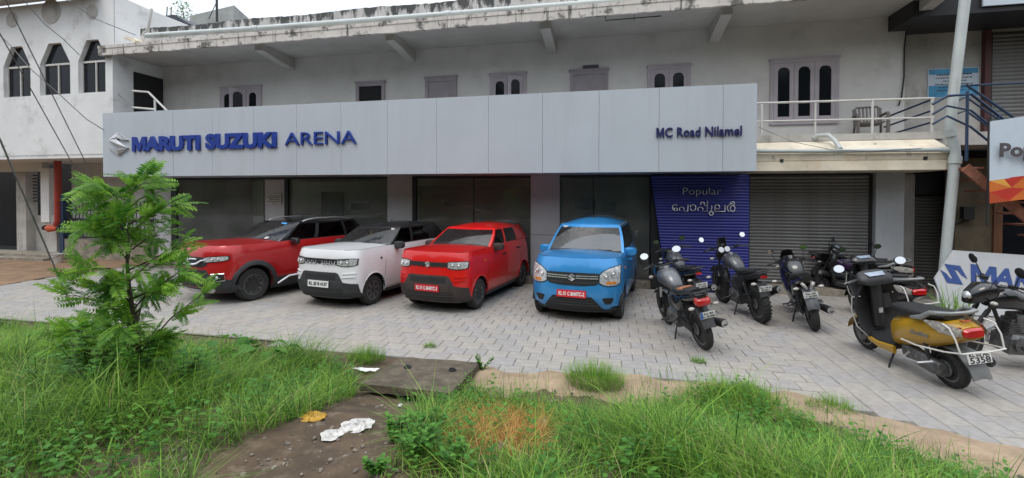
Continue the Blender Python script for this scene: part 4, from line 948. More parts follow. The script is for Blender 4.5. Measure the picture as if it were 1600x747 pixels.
class Car:
    def __init__(s, name, label, loc, yaw, S, group):
        s.S = S; s.root = thing(name, label, 'car', loc, yaw, group)
        s.shell(); s.green(); s.wheels(); s.inside()
    # ---- lower body as stacked plan outlines
    def lev(s, k):
        z, xf, xr_, hw, lf, lr, p, bow = s.S['levels'][k]; return z, xf, xr_, hw, lf, lr, p, bow
    def zlev(s, k, x):
        z = s.S['levels'][k][0]; return poly1(z, x) if isinstance(z, list) else z
    def fpt(s, k, t):
        z, xf, xr_, hw, lf, lr, p, bow = s.lev(k); y = hw*sin(t)**(2/p); x = xf-lf*(1-max(0, cos(t))**(2/p))-bow*(y/hw)**2
        return x, y
    def outline(s, k):
        z, xf, xr_, hw, lf, lr, p, bow = s.lev(k); pts = []
        NF, NR = 16, 8
        for i in range(NF+1): pts.append(s.fpt(k, pi/2*(i/NF)**.9))
        x_end = pts[-1][0]
        xs = [x for x in s.Xs]
        for x in xs:
            f = (x-s.Xs[-1])/(s.Xs[0]-s.Xs[-1]); pts.append((x, hw*(1-.012*(2*f-1)**2)))
        for i in range(NR+1):
            t = pi/2*(1-i/NR); y = hw*.985*sin(t)**(2/3.2); pts.append((xr_+lr*(1-max(0, cos(t))**(2/3.2)), y))
        return pts
    def shell(s):
        S = s.S; WB, R, RA = S['wb'], S['R'], S['ra']; L = S['levels']
        x0 = min(l[1]-l[4]-l[7] for l in L)-.02; x1 = max(l[2]+l[5] for l in L)+.02
        xs = set(np.linspace(x0, x1, 22))
        for xa in (0, -WB):
            for k in range(17):
                x = xa+RA*cos(pi*k/16)
                if x1 < x < x0: xs.add(x)
        s.Xs = sorted(xs, reverse=True)
        loops = []
        for k in range(len(L)):
            row = []
            for x, y in s.outline(k):
                z = s.zlev(k, x)
                for xa in (0, -WB):
                    d = abs(x-xa)
                    if d < RA and y > L[k][3]*.7: z = max(z, R+sqrt(RA*RA-d*d))
                row.append((x, y, z))
            loops.append(row)
        s.loops = loops; n = len(loops[0]); mb = MB()
        for sg in (1, -1):
            mb.grid([[(x, sg*y, z) for x, y, z in r] for r in loops])
        top = loops[-1]; xc = S['cowl']; cr = S['crown']
        fs = np.linspace(-1, 1, 13)
        def caprow(p): 
            x, y, z = p; t = min(1, max(0, (L[-1][1]-x)/1.0)); c = cr*t*(2-t)
            return [(x, y*f, z+c*(1-f*f)-.012*max(0, abs(f)-.9)*10*(1-t)*0) for f in fs]
        rows = [caprow(p) for p in top]
        ih = max(i for i in range(n) if top[i][0] > xc)+1
        hood = MB(); hood.grid(rows[:ih+1])
        deck = MB(); deck.grid(rows[ih:])
        s.part('body', mb, S['paint'], weld=.0006, smooth=38)
        s.part('hood', hood, S['paint'], weld=.0006, smooth=50)
        s.part('parcel_deck', deck, M['dash'], smooth=50)
        # seams: hood edge, doors
        sm = MB()
        for sg in (1, -1): sm.tube([(p[0], sg*p[1]*.995, p[2]+.001) for p in top[5:ih+1]], .004, 5)
        for ln in S.get('seams', []):
            for sg in (1, -1): sm.tube([s.side(x, z, .0005, sg) for x, z in ln], .0042, 5)
        s.part('panel_gap', sm, M['seam'], smooth=0)['kind'] = 'stuff'
        # underside and wheel wells
        ub = MB(); hw = L[1][3]
        ub.box(-WB+.38, -.38, -hw*.93, hw*.93, .19, .45); ub.box(-WB-.4, .5, -hw*.62, hw*.62, .2, .75)
        for xa in (0, -WB):
            for sg in (1, -1):
                A = [[(xa+RA*1.0*cos(pi*k/14), sg*y, R+RA*1.0*sin(pi*k/14)-.002) for k in range(15)] for y in (hw*.99, hw*.55)]
                ub.grid(A); ub.add([(p[0], p[1], p[2]) for p in A[1]]+[(xa-RA, sg*hw*.55, .2), (xa+RA, sg*hw*.55, .2)], [tuple(range(17))])
        s.part('underbody', ub, M['black'], smooth=0)
    def part(s, name, mb, m, weld=0, smooth=35, parent=None, label=None): return part(name, mb, m, parent or s.root, smooth=smooth, weld=weld, label=label)
    # ---- points on the front and the sides
    def front(s, y, z, off=0):
        L = s.S['levels']; zs = [s.zlev(k, L[k][1]) for k in range(len(L))]
        def at(y, z):
            v = [float(np.interp(z, zs, [L[k][i] for k in range(len(L))])) for i in (1, 3, 4, 6, 7)]
            xf, hw, lf, p, bow = v; r = min(.995, abs(y)/hw); t = math.asin(r**(p/2))
            return xf-lf*(1-max(0, cos(t))**(2/p))-bow*r*r
        x = at(y, z); e = .004
        dy = (at(y+e, z)-at(y-e, z))/(2*e); dz = (at(y, z+e)-at(y, z-e))/(2*e)
        nrm = Vector((1, -dy, -dz)).normalized()
        return Vector((x, y, z))+nrm*off
    def side(s, x, z, off=0, sg=1):
        L = s.S['levels']; zs = [s.zlev(k, x) for k in range(len(L))]
        f = (x-s.Xs[-1])/(s.Xs[0]-s.Xs[-1]); hw = float(np.interp(z, zs, [l[3] for l in L]))*(1-.012*(2*f-1)**2)
        return Vector((x, sg*(hw+off), z))
    def patch(s, cols, off=.006, depth=.03, nz=5, step=.02, mb=None, fn=None):
        """area of the front given as (y, z low, z high) columns, laid on the surface and given thickness"""
        fn = fn or s.front; mb = mb or MB(); ys = []
        for (a, *_), (b, *_) in zip(cols[:-1], cols[1:]):
            k = max(1, int(abs(b-a)/step)); ys += [a+(b-a)*i/k for i in range(k)]
        ys.append(cols[-1][0]); P0 = [c[0] for c in cols]
        sgn = 1 if P0[-1] > P0[0] else -1
        lo = [float(np.interp(y*sgn, [p*sgn for p in P0], [c[1] for c in cols])) for y in ys]; hi = [float(np.interp(y*sgn, [p*sgn for p in P0], [c[2] for c in cols])) for y in ys]
        G = [[fn(y, a+(b-a)*j/nz, off) for j in range(nz+1)] for y, a, b in zip(ys, lo, hi)]
        mb.grid(G); H = [[fn(y, a+(b-a)*j/nz, off-depth) for j in range(nz+1)] for y, a, b in zip(ys, lo, hi)]
        mb.grid([[g[0] for g in G], [h[0] for h in H]]); mb.grid([[g[-1] for g in G], [h[-1] for h in H]])
        mb.grid([G[0], H[0]]); mb.grid([G[-1], H[-1]])
        return mb
    def both(s, cols): return [cols, [(-y, a, b) for y, a, b in cols]]
    def spatch(s, cols, sg, off=.006, depth=.03, mb=None, nz=3): return s.patch(cols, off, depth, nz, .05, mb, lambda x, z, o: s.side(x, z, o, sg))
    # ---- cabin
    def green(s):
        S = s.S; G = S['green']; gl = [0, .06, .3, .6, .90, 1.0]
        fr = [0, .3, .6, .85, .935, 1.0]
        def pt(col, g):
            kind, a = col
            zr = lambda x: poly1(G['roof'], x); ztop = lambda x: poly1(S['levels'][-1][0], x)+G.get('lift', .0)
            if kind == 'f':
                xb_, xt = G['xb']-G['bow']*a*a, G['xh']-G['bow']*.7*a*a
                y = a*lerp(G['hb'], G['hr'], g)+a*.018*sin(pi*g); x = lerp(xb_, xt, g)+.025*sin(pi*g)*(1-a*a)
                return (x, y, lerp(ztop(xb_)+.0, zr(xt), g))
            if kind == 's':
                xb_, xt = a; fx = (G['xb']-lerp(xb_, xt, g))/(G['xb']-G['rb']); y = lerp(G['hb'], G['hr'], g)*(1-G['taper']*max(0, fx)**2)+.02*sin(pi*g)
                return (lerp(xb_, xt, g), y, lerp(ztop(xb_), zr(xt), g))
            y = a*lerp(G['hb'], G['hr'], g)*(1-G['taper'])+a*.01*sin(pi*g); xb_, xt = G['rb']+G['rbow']*a*a-G['rbow'], G['rt']+G['rbow']*a*a-G['rbow']
            return (lerp(xb_, xt, g), y, lerp(ztop(xb_), zr(xt), g))
        cols = [('f', a) for a in fr]+[('s', (b, t)) for b, t, _ in G['cols']]+[('r', a) for a in (1.0, .82, .5, 0)]
        kinds = ['g']*4+['p']+['p']+[k for *_, k in G['cols']]+['p', 'g', 'g']
        mb = MB(); gw = MB(); gs = [MB(), MB()]; gr = MB(); blk = MB(); pil = {}
        for sg in (1, -1):
            P = [[(x, sg*y, z) for x, y, z in (pt(c, g) for c in cols)] for g in gl]
            for i in range(len(gl)-1):
                for j in range(len(cols)-1):
                    q = [P[i][j], P[i][j+1], P[i+1][j+1], P[i+1][j]]; k = kinds[j]
                    if k == 'g' and 1 <= i <= 3:
                        t = gw if j < 5 else (gr if j >= len(cols)-4 else gs[0 if sg > 0 else 1]); t.add(q, [(0, 1, 2, 3)])
                    elif k == 'b' and 1 <= i <= 3: pil.setdefault((j, sg), MB()).add(q, [(0, 1, 2, 3)])
                    elif i == 0 and j < 4: blk.add(q, [(0, 1, 2, 3)])
                    else: mb.add(q, [(0, 1, 2, 3)])
        s.gpt = pt
        roof = MB(); fs = np.linspace(-1, 1, 13); rows = []
        xsr = [pt(c, 1.0) for c in cols]
        xa, xz = xsr[0][0], xsr[-1][0]
        for x, y, z in xsr:
            u = (xa-x)/(xa-xz); e = min(1, 2.4*u, 2.4*(1-u)); e = max(0, e); e = e*(2-e)
            rows.append([(x, y*f, z+G['rc']*e*(1-abs(f)**2.4)) for f in fs])
        roof.grid(rows); 
        s.part('cabin_frame', mb, G['paint'], weld=.0006, smooth=38); s.part('roof', roof, G['paint'], weld=.0006, smooth=45)
        s.rows = rows
        hl = MB(); hl.grid([[(x, y*.97, z-.03) for x, y, z in r] for r in rows]); s.part('headliner', hl, M['board_grey'], smooth=60)
        for q_ in pil.values(): s.part('pillar_trim', q_, M['black'], weld=.0006, smooth=38)
        if blk.v: s.part('scuttle', blk, M['black'], weld=.0006, smooth=38)
        s.wshield = s.part('windscreen', gw, M['car_glass'], weld=.0006, smooth=60); s.part('rear_window', gr, M['dark_car_glass'], weld=.0006, smooth=60)
        for g in gs: s.part('side_window', g, M['dark_car_glass'], weld=.0006, smooth=30)
        # wipers
        wb = MB()
        for y0, y1 in ((.05, .52), (-.55, -.06)):
            a, b = s.scr(y0, .03, .02), s.scr(y1, .055, .018); wb.tube([a, (a+b)/2+Vector((.01, 0, .012)), b], .009, 5)
        s.part('wiper', wb, M['black'])
        # mirrors
        mx_, mz_ = G['mirror']
        for sg in (1, -1):
            y = sg*(lerp(G['hb'], G['hr'], .2)); m = MB()
            m.loft([((mx_+.05, y+sg*.10, mz_), (0, .05, 0), (0, 0, .035)), ((mx_+.035, y+sg*.12, mz_), (0, .115, 0), (0, 0, .075)), ((mx_-.03, y+sg*.125, mz_), (0, .12, 0), (0, 0, .08)), ((mx_-.07, y+sg*.125, mz_), (0, .115, 0), (0, 0, .075))], 14, 3)
            o = s.part('door_mirror', m, G['mirror_m'], smooth=50); k = MB(); k.tube([(mx_-.03, y-sg*.02, mz_-.07), (mx_-.02, y+sg*.08, mz_-.045)], .025, 6); s.part('mirror_arm', k, M['black'], parent=o)
        an = MB(); r = rows[8][6]; an.tube([(r[0], 0, r[2]-.005), (r[0]-.02, 0, r[2]+.03), (r[0]-.10, 0, r[2]+.07)], [.022, .012, .005], 6); s.part('aerial', an, M['black'])
    def scr(s, y, g, off=0):
        G = s.S['green']; hw = lerp(G['hb'], G['hr'], g); a = min(1, abs(y)/hw); p = Vector(s.gpt(('f', a), g)); p.y = y
        q = Vector(s.gpt(('f', a), g+.02)); q.y = y; d = (q-p).normalized(); n = Vector((0, 1, 0)).cross(d); n = -n if n.x < 0 else n
        return p+n.normalized()*off
    def wheels(s):
        S = s.S
        for xa in (0, -S['wb']):
            for sg in (1, -1): wheel(s.root, (xa, sg*(S['levels'][1][3]-S['tw']/2-.015), S['R']), S['R'], S['tw'], sg, S['rimr'], S['rim'], M['rim_black'])
    def inside(s):
        S = s.S; G = S['green']; zb = poly1(S['levels'][-1][0], G['xb']-.4)-.10
        for sg in (1, -1):
            for x in (G['xh']-.28, G['xh']-1.05):
                m = MB(); m.loft([((x+.12, sg*.34, zb-.05), (.05, 0, 0), (0, .24, 0)), ((x, sg*.34, zb+.16), (.055, 0, 0), (0, .22, 0)), ((x-.02, sg*.34, zb+.22), (.03, 0, 0), (0, .14, 0)), ((x-.04, sg*.34, zb+.24), (.045, 0, 0), (0, .12, 0)), ((x-.06, sg*.34, zb+.38), (.04, 0, 0), (0, .11, 0))], 12, 3)
                s.part('seat', m, M['seat'])
        m = MB(); x = G['xb']-.28; m.loft([((x-.02, -G['hb']*.86, zb+.09), (.2, 0, 0), (0, 0, .045)), ((x, 0, zb+.12), (.24, 0, 0), (0, 0, .06)), ((x-.02, G['hb']*.86, zb+.09), (.2, 0, 0), (0, 0, .045))], 12, 2.5)
        t = []
        for k in range(16): a = 2*pi*k/16; t.append((x-.30+.06*sin(a), -.33+.17*cos(a), zb+.14+.17*sin(a)))
        m.tube(t, .014, 6, loop=True); s.part('dashboard', m, M['dash'])
        m = MB(); p = s.scr(0, .86, -.05); m.cbox(p, (.01, 0, 0), (0, .11, 0), (0, 0, .03)); s.part('rear_view_mirror', m, M['black'])
    def plate(s, z, body, sheet, txt, w_=.50, h=.12, extra=None, y0=0):
        p = s.front(y0, z, .018); q = s.front(y0, z+.05, .018); d = (q-p).normalized(); n = Vector((d.z, 0, -d.x))
        m = MB(); m.cbox(p, n*.006, (0, w_/2, 0), d*(h/2)); o = s.part('number_plate', m, sheet, smooth=0)
        me = text_mesh(body, h*.72, .0015, .003, 0, txt, align='CENTER'); a, b = xr(me); f = min(1.15, w_*.88/(b[0]-a[0]))
        me.transform(Matrix.Translation((0, -(a[1]+b[1])/2, 0))); me.transform(Matrix.Diagonal((f, 1, 1, 1)))
        put('lettering', me, o, p+n*.008, Matrix((Vector((0, 1, 0)), d, n)).transposed().to_euler())
        fr = MB()
        for k in (-1, 1): fr.cbox(p+d*(h/2*k)+n*.001, n*.007, (0, w_/2+.006, 0), d*.004); fr.cbox(p+Vector((0, k*w_/2, 0))+n*.001, n*.007, (0, .004, 0), d*(h/2))
        return o
    def badge(s, z, sz, off=.02):
        p = s.front(0, z, off); e = emblem(None, 0, 0, 0, sz, None, .012); e.v = [(-y, x, zz) for x, y, zz in e.v]
        m = put('badge', e.mesh('badge', M['chrome'], 0), s.root, p)
    def headlamp(s, cols, off=.008, bowls=(), orange=None, rim=True):
        for sg, c in zip((1, -1), s.both(cols)):
            o = s.part('headlamp', s.patch(c, off, .05), M['lamp'], smooth=50)
            if rim:
                d = .013; cc = [(y, a-d, b+d) for y, a, b in c]; cc[0] = (cc[0][0]-sg*d, cc[0][1], cc[0][2]); cc[-1] = (min(cc[-1][0]+d, 9) if sg > 0 else cc[-1][0]-d, cc[-1][1], cc[-1][2])
                s.part('lamp_surround', s.patch(cc, off-.004, .04), M['black'], parent=o, smooth=50)
            for y, z, r in bowls:
                p = s.front(sg*y, z, off+.004); n = (s.front(sg*y, z, off+.1)-p).normalized(); m = MB()
                rot = n.to_track_quat('Z', 'Y').to_matrix()
                prof = [(r, .006), (r*.95, .008), (r*.85, -.0), (r*.5, -.02+.02), (r*.35, .012), (.004, .022)]
                t = MB(); t.lathe(prof, (0, 0, 0), 'Z', 20); t.v = [tuple(p+rot @ Vector(v)) for v in t.v]; s.part('reflector', t, M['chrome'], parent=o, smooth=60)
            if orange:
                y0, y1, z0, z1 = orange; s.part('indicator', s.patch([(sg*y0, z0, z1), (sg*y1, z0, z1)], off+.004, .02), M['amber'], parent=o)
    def handles(s, pts, m, w_=.16):
        for x, z in pts:
            for sg in (1, -1):
                k = MB(); p = s.side(x, z, .0, sg); k.loft([(p+Vector((w_/2, 0, 0)), (0, .012, 0), (0, 0, .012)), (p+Vector((w_/2-.03, sg*.03, 0)), (0, .010, 0), (0, 0, .018)), (p+Vector((-w_/2+.03, sg*.03, 0)), (0, .010, 0), (0, 0, .018)), (p+Vector((-w_/2, 0, 0)), (0, .012, 0), (0, 0, .012))], 8, 2.5); s.part('door_handle', k, m)

def spresso(name, label, loc, yaw, pm_, roof_m, body, sheet, txt, dust_haze, mirror_m, badge=True, blackroof=False):
    S = dict(paint=pm_, wb=2.38, R=.29, ra=.345, tw=.165, rimr=.185, rim='steel' if not blackroof else 'spoke', cowl=-.40, crown=.035,
        levels=[(.22, .58, -2.80, .70, .38, .25, 3.2, .05), (.30, .655, -2.86, .745, .37, .25, 3.2, .05), (.50, .685, -2.88, .76, .36, .25, 3.3, .05),
                ([(.8, .69), (-2.9, .70)], .665, -2.87, .757, .36, .25, 3.4, .05), ([(.8, .84), (-2.9, .90)], .658, -2.86, .750, .36, .25, 3.5, .05),
                ([(.7, .915), (0, .95), (-2.9, 1.02)], .645, -2.84, .735, .36, .25, 3.6, .05),
                ([(.66, .945), (.4, .965), (-.4, 1.025), (-2.9, 1.12)], .61, -2.80, .71, .36, .25, 3.7, .06)],
        seams=[[(-.30, .30), (-.33, .55), (-.36, .8), (-.40, 1.04)], [(-1.32, .30), (-1.32, .6), (-1.34, 1.08)], [(-2.16, .66), (-2.22, .8), (-2.26, 1.1)], [(-.32, .30), (-1.95, .30)]],
        green=dict(xb=-.42, xh=-1.02, bow=.13, hb=.70, hr=.565, rb=-2.86, rt=-2.60, rbow=.06, taper=.06, rc=.085, lift=0,
            roof=[(-.9, 1.465), (-1.1, 1.495), (-1.6, 1.535), (-2.2, 1.525), (-2.8, 1.46)], paint=roof_m, mirror=(-.72, 1.11), mirror_m=mirror_m,
            cols=[(-.66, -1.13, 'g'), (-1.30, -1.42, 'p'), (-1.40, -1.50, 'g'), (-2.10, -2.08, 'p'), (-2.45, -2.3, 'p')]))
    if blackroof: S['green']['cols'] = [(-.66, -1.13, 'g'), (-1.30, -1.42, 'b'), (-1.40, -1.50, 'g'), (-2.10, -2.08, 'p'), (-2.45, -2.3, 'p')]
    c = Car(name, label, loc, yaw, S, 'cars parked in a row before the shop')
    dk = M['brown_cladding'] if dust_haze else M['cladding']
    # black lower bumper with raised centre, slot and lip
    c.part('bumper_insert', c.patch([(-.735, .215, .49), (-.66, .21, .50), (-.52, .20, .525), (-.43, .20, .68), (-.38, .20, .705), (.38, .20, .705), (.43, .20, .68), (.52, .20, .525), (.66, .21, .50), (.735, .215, .49)], .010, .04, 8), dk, smooth=40)
    c.part('air_slot', c.patch([(-.37, .57, .665), (.37, .57, .665)], .013, .01), M['black'], smooth=0)
    m = MB()
    for z in (.33, .37): c.patch([(-.5, z, z+.016), (.5, z, z+.016)], .018, .02, 2, mb=m)
    c.part('lower_grille', c.patch([(-.50, .29, .41), (.50, .29, .41)], .013, .01), M['black'], smooth=0); c.part('grille_bar', m, dk)
    c.part('bumper_lip', c.patch([(-.6, .215, .245), (.6, .215, .245)], .03, .05), dk)
    # grille: straight top, scalloped foot
    sc_ = [(-.405, .86, .94)]
    for k in range(33):
        y = -.39+k*.78/32; sc_.append((y, .848+.022*abs(sin(k*pi/4)), .943))
    sc_.append((.405, .86, .94)); c.part('grille', c.patch(sc_, .009, .03, 4, .03), M['black'], smooth=0)
    if not badge:
        for y in (-.33, -.22, -.11, .11, .22, .33):
            m = MB(); m.tube([c.front(y-.035, .918, .016), c.front(y-.03, .868, .018), c.front(y+.03, .868, .018), c.front(y+.035, .918, .016)], .008, 5); c.part('grille_hook', m, M['steel'])
        m = MB(); m.tube([c.front(y, .948, .012) for y in np.linspace(-.62, .62, 24)], .012, 6); c.part('grille_garnish', m, M['dark_metal'])
    else: c.badge(.897, .105, .02)
    c.headlamp([(.405, .855, .945), (.47, .835, .952), (.58, .828, .955), (.68, .838, .955), (.715, .855, .945)], .012, bowls=((.485, .898, .038), (.59, .895, .044)), orange=(.655, .705, .80, .84) if False else None)
    # scoops at the bumper corners
    for sg in (1, -1):
        m = MB()
        for z in (.61, .675): c.patch([(sg*.50, z, z+.010), (sg*.71, z+.006, z+.028)], .018, .03, 2, mb=m)
        c.part('bumper_crease', m, pm_)
    c.plate(.475 if badge else .485, body, sheet, txt)
    # arch edges and sill
    for sg in (1, -1):
        m = MB(); c.spatch([(-.37, .19, .265), (-2.02, .19, .265)], sg, .008, .04, m); c.part('sill', m, M['cladding'])
        for xa in (0, -2.38):
            m = MB(); A = []
            for k in range(19):
                t = pi*(k/18); x, z = xa+.35*cos(t), .29+.35*sin(t)
                if z > .24: A.append(c.side(min(x, .345), z, .002, sg))
            m.tube(A, .012, 6); c.part('arch_lip', m, pm_)
    c.handles([(-1.17, .93), (-2.02, .97)], M['black'] if not blackroof else M['black'], .17)
    m = MB()
    for sg in (1, -1): p = c.side(-.22, .90, .004, sg); m.cbox(p, (.025, 0, 0), (0, .006, 0), (0, 0, .018))
    c.part('side_repeater', m, M['amber'] if badge else M['black'])
    return c
RAD = radians
red = spresso('red_hatchback', 'bright red small hatchback with red number plate, middle of the row, beside the white one', (-3.141, 8.457, 0), RAD(-99.45), paint('red_paint', (.62, .010, .010)), paint('red_paint_roof', (.62, .010, .010)), 'KL 01 C 8040TC-3', M['sheet_red'], M['txt_white'], True, M['brown_cladding'])
wht = spresso('white_hatchback', 'white small hatchback with black roof and white number plate', (-5.27, 8.33, 0), RAD(-100), paint('white_paint', (.76, .76, .77)), mat('black_roof_wrap', (.02, .021, .024), .3, coat=.4), 'KL 25 B 4137', M['sheet_white'], M['txt_black'], False, M['cladding'], badge=False, blackroof=True)
for c in (wht,):
    m = MB(); m.cbox(c.scr(-.12+.57, .86, .004), (.002, 0, .002), (0, .04, 0), (-.012, 0, .02)); c.part('windscreen_sticker', m, M['paper'])
    m = MB(); m.cbox(c.scr(-.1, .82, -.08), (.004, 0, 0), (0, .014, 0), (0, 0, .05)); c.part('hanging_charm', m, M['yellow_box'])

# ---- tall blue hatchback
bp = paint('sky_blue_paint', (.04, .27, .62), metal=.25)
S = dict(paint=bp, wb=2.435, R=.29, ra=.34, tw=.165, rimr=.18, rim='steel', cowl=-.33, crown=.055,
    levels=[(.20, .56, -2.86, .74, .45, .22, 2.6, .10), (.29, .645, -2.95, .795, .45, .22, 2.6, .10), (.48, .675, -2.98, .81, .45, .22, 2.7, .10), (.62, .665, -2.99, .81, .45, .22, 2.7, .10),
            ([(.8, .74), (-3, .86)], .64, -2.99, .80, .45, .22, 2.7, .10), ([(.8, .81), (0, .90), (-3, .98)], .61, -2.97, .785, .45, .22, 2.7, .11),
            ([(.62, .85), (.35, .90), (-.33, 1.025), (-3, 1.09)], .575, -2.95, .745, .46, .22, 2.7, .12)],
    seams=[[(-.28, .30), (-.31, .6), (-.36, 1.02)], [(-1.30, .30), (-1.30, .6), (-1.32, 1.05)], [(-2.22, .68), (-2.26, .85), (-2.3, 1.07)], [(-.3, .30), (-2.0, .30)]],
    green=dict(xb=-.33, xh=-.98, bow=.16, hb=.74, hr=.60, rb=-2.96, rt=-2.78, rbow=.05, taper=.03, rc=.13, lift=0,
        roof=[(-.85, 1.535), (-1.1, 1.565), (-1.6, 1.60), (-2.2, 1.605), (-2.9, 1.57)], paint=bp, mirror=(-.68, 1.10), mirror_m=bp,
        cols=[(-.62, -1.10, 'g'), (-1.28, -1.42, 'b'), (-1.38, -1.5, 'g'), (-2.2, -2.2, 'b'), (-2.27, -2.26, 'g'), (-2.62, -2.55, 'p')]))
blu = Car('blue_hatchback', 'tall sky-blue hatchback with red number plate, rightmost of the parked cars', (-.542, 8.377, 0), RAD(-97.6), S, 'cars parked in a row before the shop')
c = blu
c.part('grille', c.patch([(-.445, .70, .845), (-.40, .665, .852), (-.2, .645, .856), (.2, .645, .856), (.40, .665, .852), (.445, .70, .845)], .010, .04, 4), M['black'], smooth=0)
for z in (.795, .757):
    for a, b in ((.07, .43), (-.43, -.07)): c.part('chrome_bar', c.patch([(a, z, z+.018), (b, z, z+.018)], .022, .02, 2), M['chrome'])
m = MB()
for k in range(16):
    y = -.36+k*.72/15; m.tube([c.front(y-.02, .70, .014), c.front(y, .678, .016), c.front(y+.02, .70, .014)], .008, 5)
c.part('grille_mesh', m, M['cladding']); c.badge(.775, .125, .035)
c.headlamp([(.455, .70, .825), (.50, .665, .875), (.60, .645, .925), (.70, .65, .955), (.755, .68, .965)], .012, bowls=((.55, .80, .045), (.655, .84, .055)), orange=(.555, .70, .675, .715))
c.part('lower_grille', c.patch([(-.53, .205, .215), (-.42, .205, .36), (-.33, .205, .46), (.33, .205, .46), (.42, .205, .36), (.53, .205, .215)], .010, .04, 6), M['black'], smooth=0)
m = MB()
for z, w_ in ((.40, .36), (.355, .40), (.31, .44)): c.patch([(-w_, z, z+.014), (w_, z, z+.014)], .018, .02, 2, mb=m)
c.part('grille_bar', m, M['cladding']); c.part('bumper_lip', c.patch([(-.70, .195, .235), (-.5, .185, .225), (.5, .185, .225), (.70, .195, .235)], .016, .05), M['cladding'])
for k in c.both([(.50, .42, .435), (.545, .335, .445), (.62, .335, .445), (.665, .40, .44)]): c.part('fog_recess', c.patch(k, .008, .03), M['black'])
c.plate(.505, 'KL 01 C 8040TC-2', M['sheet_red'], M['txt_white'])
c.handles([(-1.15, .90), (-2.05, .93)], bp, .18)
m = MB(); m.cbox(c.scr(-.48, .90, .004), (.002, 0, 0), (0, .045, 0), (-.01, 0, .016)); c.part('windscreen_sticker', m, M['paper'])
for sg in (1, -1):
    m = MB(); c.spatch([(-.37, .19, .25), (-2.08, .19, .25)], sg, .006, .04, m); c.part('sill', m, M['cladding'])
    p = c.side(-.2, .86, .004, sg); m = MB(); m.cbox(p, (.028, 0, 0), (0, .006, 0), (0, 0, .016)); c.part('side_repeater', m, M['amber'])
    m = MB(); m.tube([c.gpt(('s', (x, x)), 1.0) for x in np.linspace(-1.05, -2.75, 8)] if sg > 0 else [Vector(c.gpt(('s', (x, x)), 1.0))*1 if False else (c.gpt(('s', (x, x)), 1.0)[0], -c.gpt(('s', (x, x)), 1.0)[1], c.gpt(('s', (x, x)), 1.0)[2]) for x in np.linspace(-1.05, -2.75, 8)], .010, 5); c.part('roof_gutter', m, M['steel'])

# ---- red and black SUV
rp_ = paint('deep_red_paint', (.45, .012, .014), metal=.15)
bk_ = mat('gloss_black_roof', (.012, .012, .014), .2, coat=.8)
S = dict(paint=rp_, wb=2.5, R=.332, ra=.40, tw=.215, rimr=.205, rim='steel', cowl=-.47, crown=.04,
    levels=[(.22, .66, -3.05, .80, .45, .3, 2.8, .08), (.34, .77, -3.15, .875, .45, .3, 2.8, .08), (.56, .80, -3.19, .895, .45, .3, 2.9, .08), ([(.9, .78), (-3.2, .80)], .79, -3.19, .895, .45, .3, 2.9, .08),
            ([(.9, .90), (-3.2, .98)], .77, -3.18, .885, .45, .3, 3.0, .08), ([(.8, .93), (0, .97), (-3.2, 1.08)], .75, -3.15, .87, .45, .3, 3.1, .08), ([(.75, .965), (.45, .99), (-.45, 1.065), (-3.2, 1.16)], .70, -3.10, .835, .45, .3, 3.3, .09)],
    seams=[[(-.42, .42), (-.45, .7), (-.52, 1.08)], [(-1.45, .36), (-1.45, .7), (-1.47, 1.12)], [(-2.3, .8), (-2.36, .9), (-2.4, 1.14)]],
    green=dict(xb=-.42, xh=-1.10, bow=.15, hb=.83, hr=.66, rb=-3.12, rt=-2.78, rbow=.06, taper=.07, rc=.05, lift=0,
        roof=[(-1.05, 1.545), (-1.7, 1.60), (-2.4, 1.59), (-3.0, 1.54)], paint=bk_, mirror=(-.86, 1.15), mirror_m=bk_,
        cols=[(-.70, -1.22, 'g'), (-1.44, -1.62, 'b'), (-1.54, -1.70, 'g'), (-2.34, -2.34, 'b'), (-2.42, -2.42, 'g'), (-2.85, -2.68, 'p')]))
suv = Car('red_suv', 'deep red SUV with black roof, silver roof rails and black wheel-arch cladding, leftmost car', (-7.912, 8.226, 0), RAD(-107), S, 'cars parked in a row before the shop')
c = suv
c.part('grille', c.patch([(-.52, .79, .935), (-.40, .745, .94), (.40, .745, .94), (.52, .79, .935)], .010, .04, 4), M['black'], smooth=0)
for sg in (1, -1):
    m = MB(); m.tube([c.front(sg*y, z, .03) for y, z in ((.0, .80), (.22, .80), (.30, .82), (.40, .875), (.50, .895))], [.022, .022, .02, .016, .01], 6); m.tube([c.front(sg*y, z, .03) for y, z in ((.05, .90), (.2, .90), (.28, .90))], .015, 6); c.part('chrome_bar', m, M['chrome'])
c.badge(.85, .13, .05)
c.headlamp([(.45, .845, .93), (.56, .855, .945), (.70, .865, .955), (.80, .88, .96), (.835, .90, .955)], .012, bowls=((.62, .903, .034), (.72, .912, .034)))
c.part('bumper_insert', c.patch([(-.87, .24, .50), (-.72, .235, .53), (-.58, .235, .60), (-.5, .235, .70), (.5, .235, .70), (.58, .235, .60), (.72, .235, .53), (.87, .24, .50)], .010, .05, 6), M['cladding'], smooth=40)
c.part('lower_grille', c.patch([(-.48, .36, .66), (.48, .36, .66)], .014, .01), M['black'], smooth=0)
c.part('skid_plate', c.patch([(-.62, .30, .345), (-.5, .235, .30), (.5, .235, .30), (.62, .30, .345)], .02, .05), M['steel'], smooth=40)
for k in c.both([(.62, .49, .61), (.80, .51, .62)]):
    o = c.part('fog_recess', c.patch(k, .014, .04), M['black']); sg = 1 if k[0][0] > 0 else -1
    m = MB(); m.tube([c.front(sg*y, z, .02) for y, z in ((.62, .615), (.81, .63), (.815, .50), (.70, .485))], .011, 5); c.part('chrome_frame', m, M['chrome'], parent=o)
    p = c.front(sg*.72, .555, .02); m = MB(); m.ell(p, .02, .035, .035); c.part('fog_lamp', m, M['lamp'], parent=o)
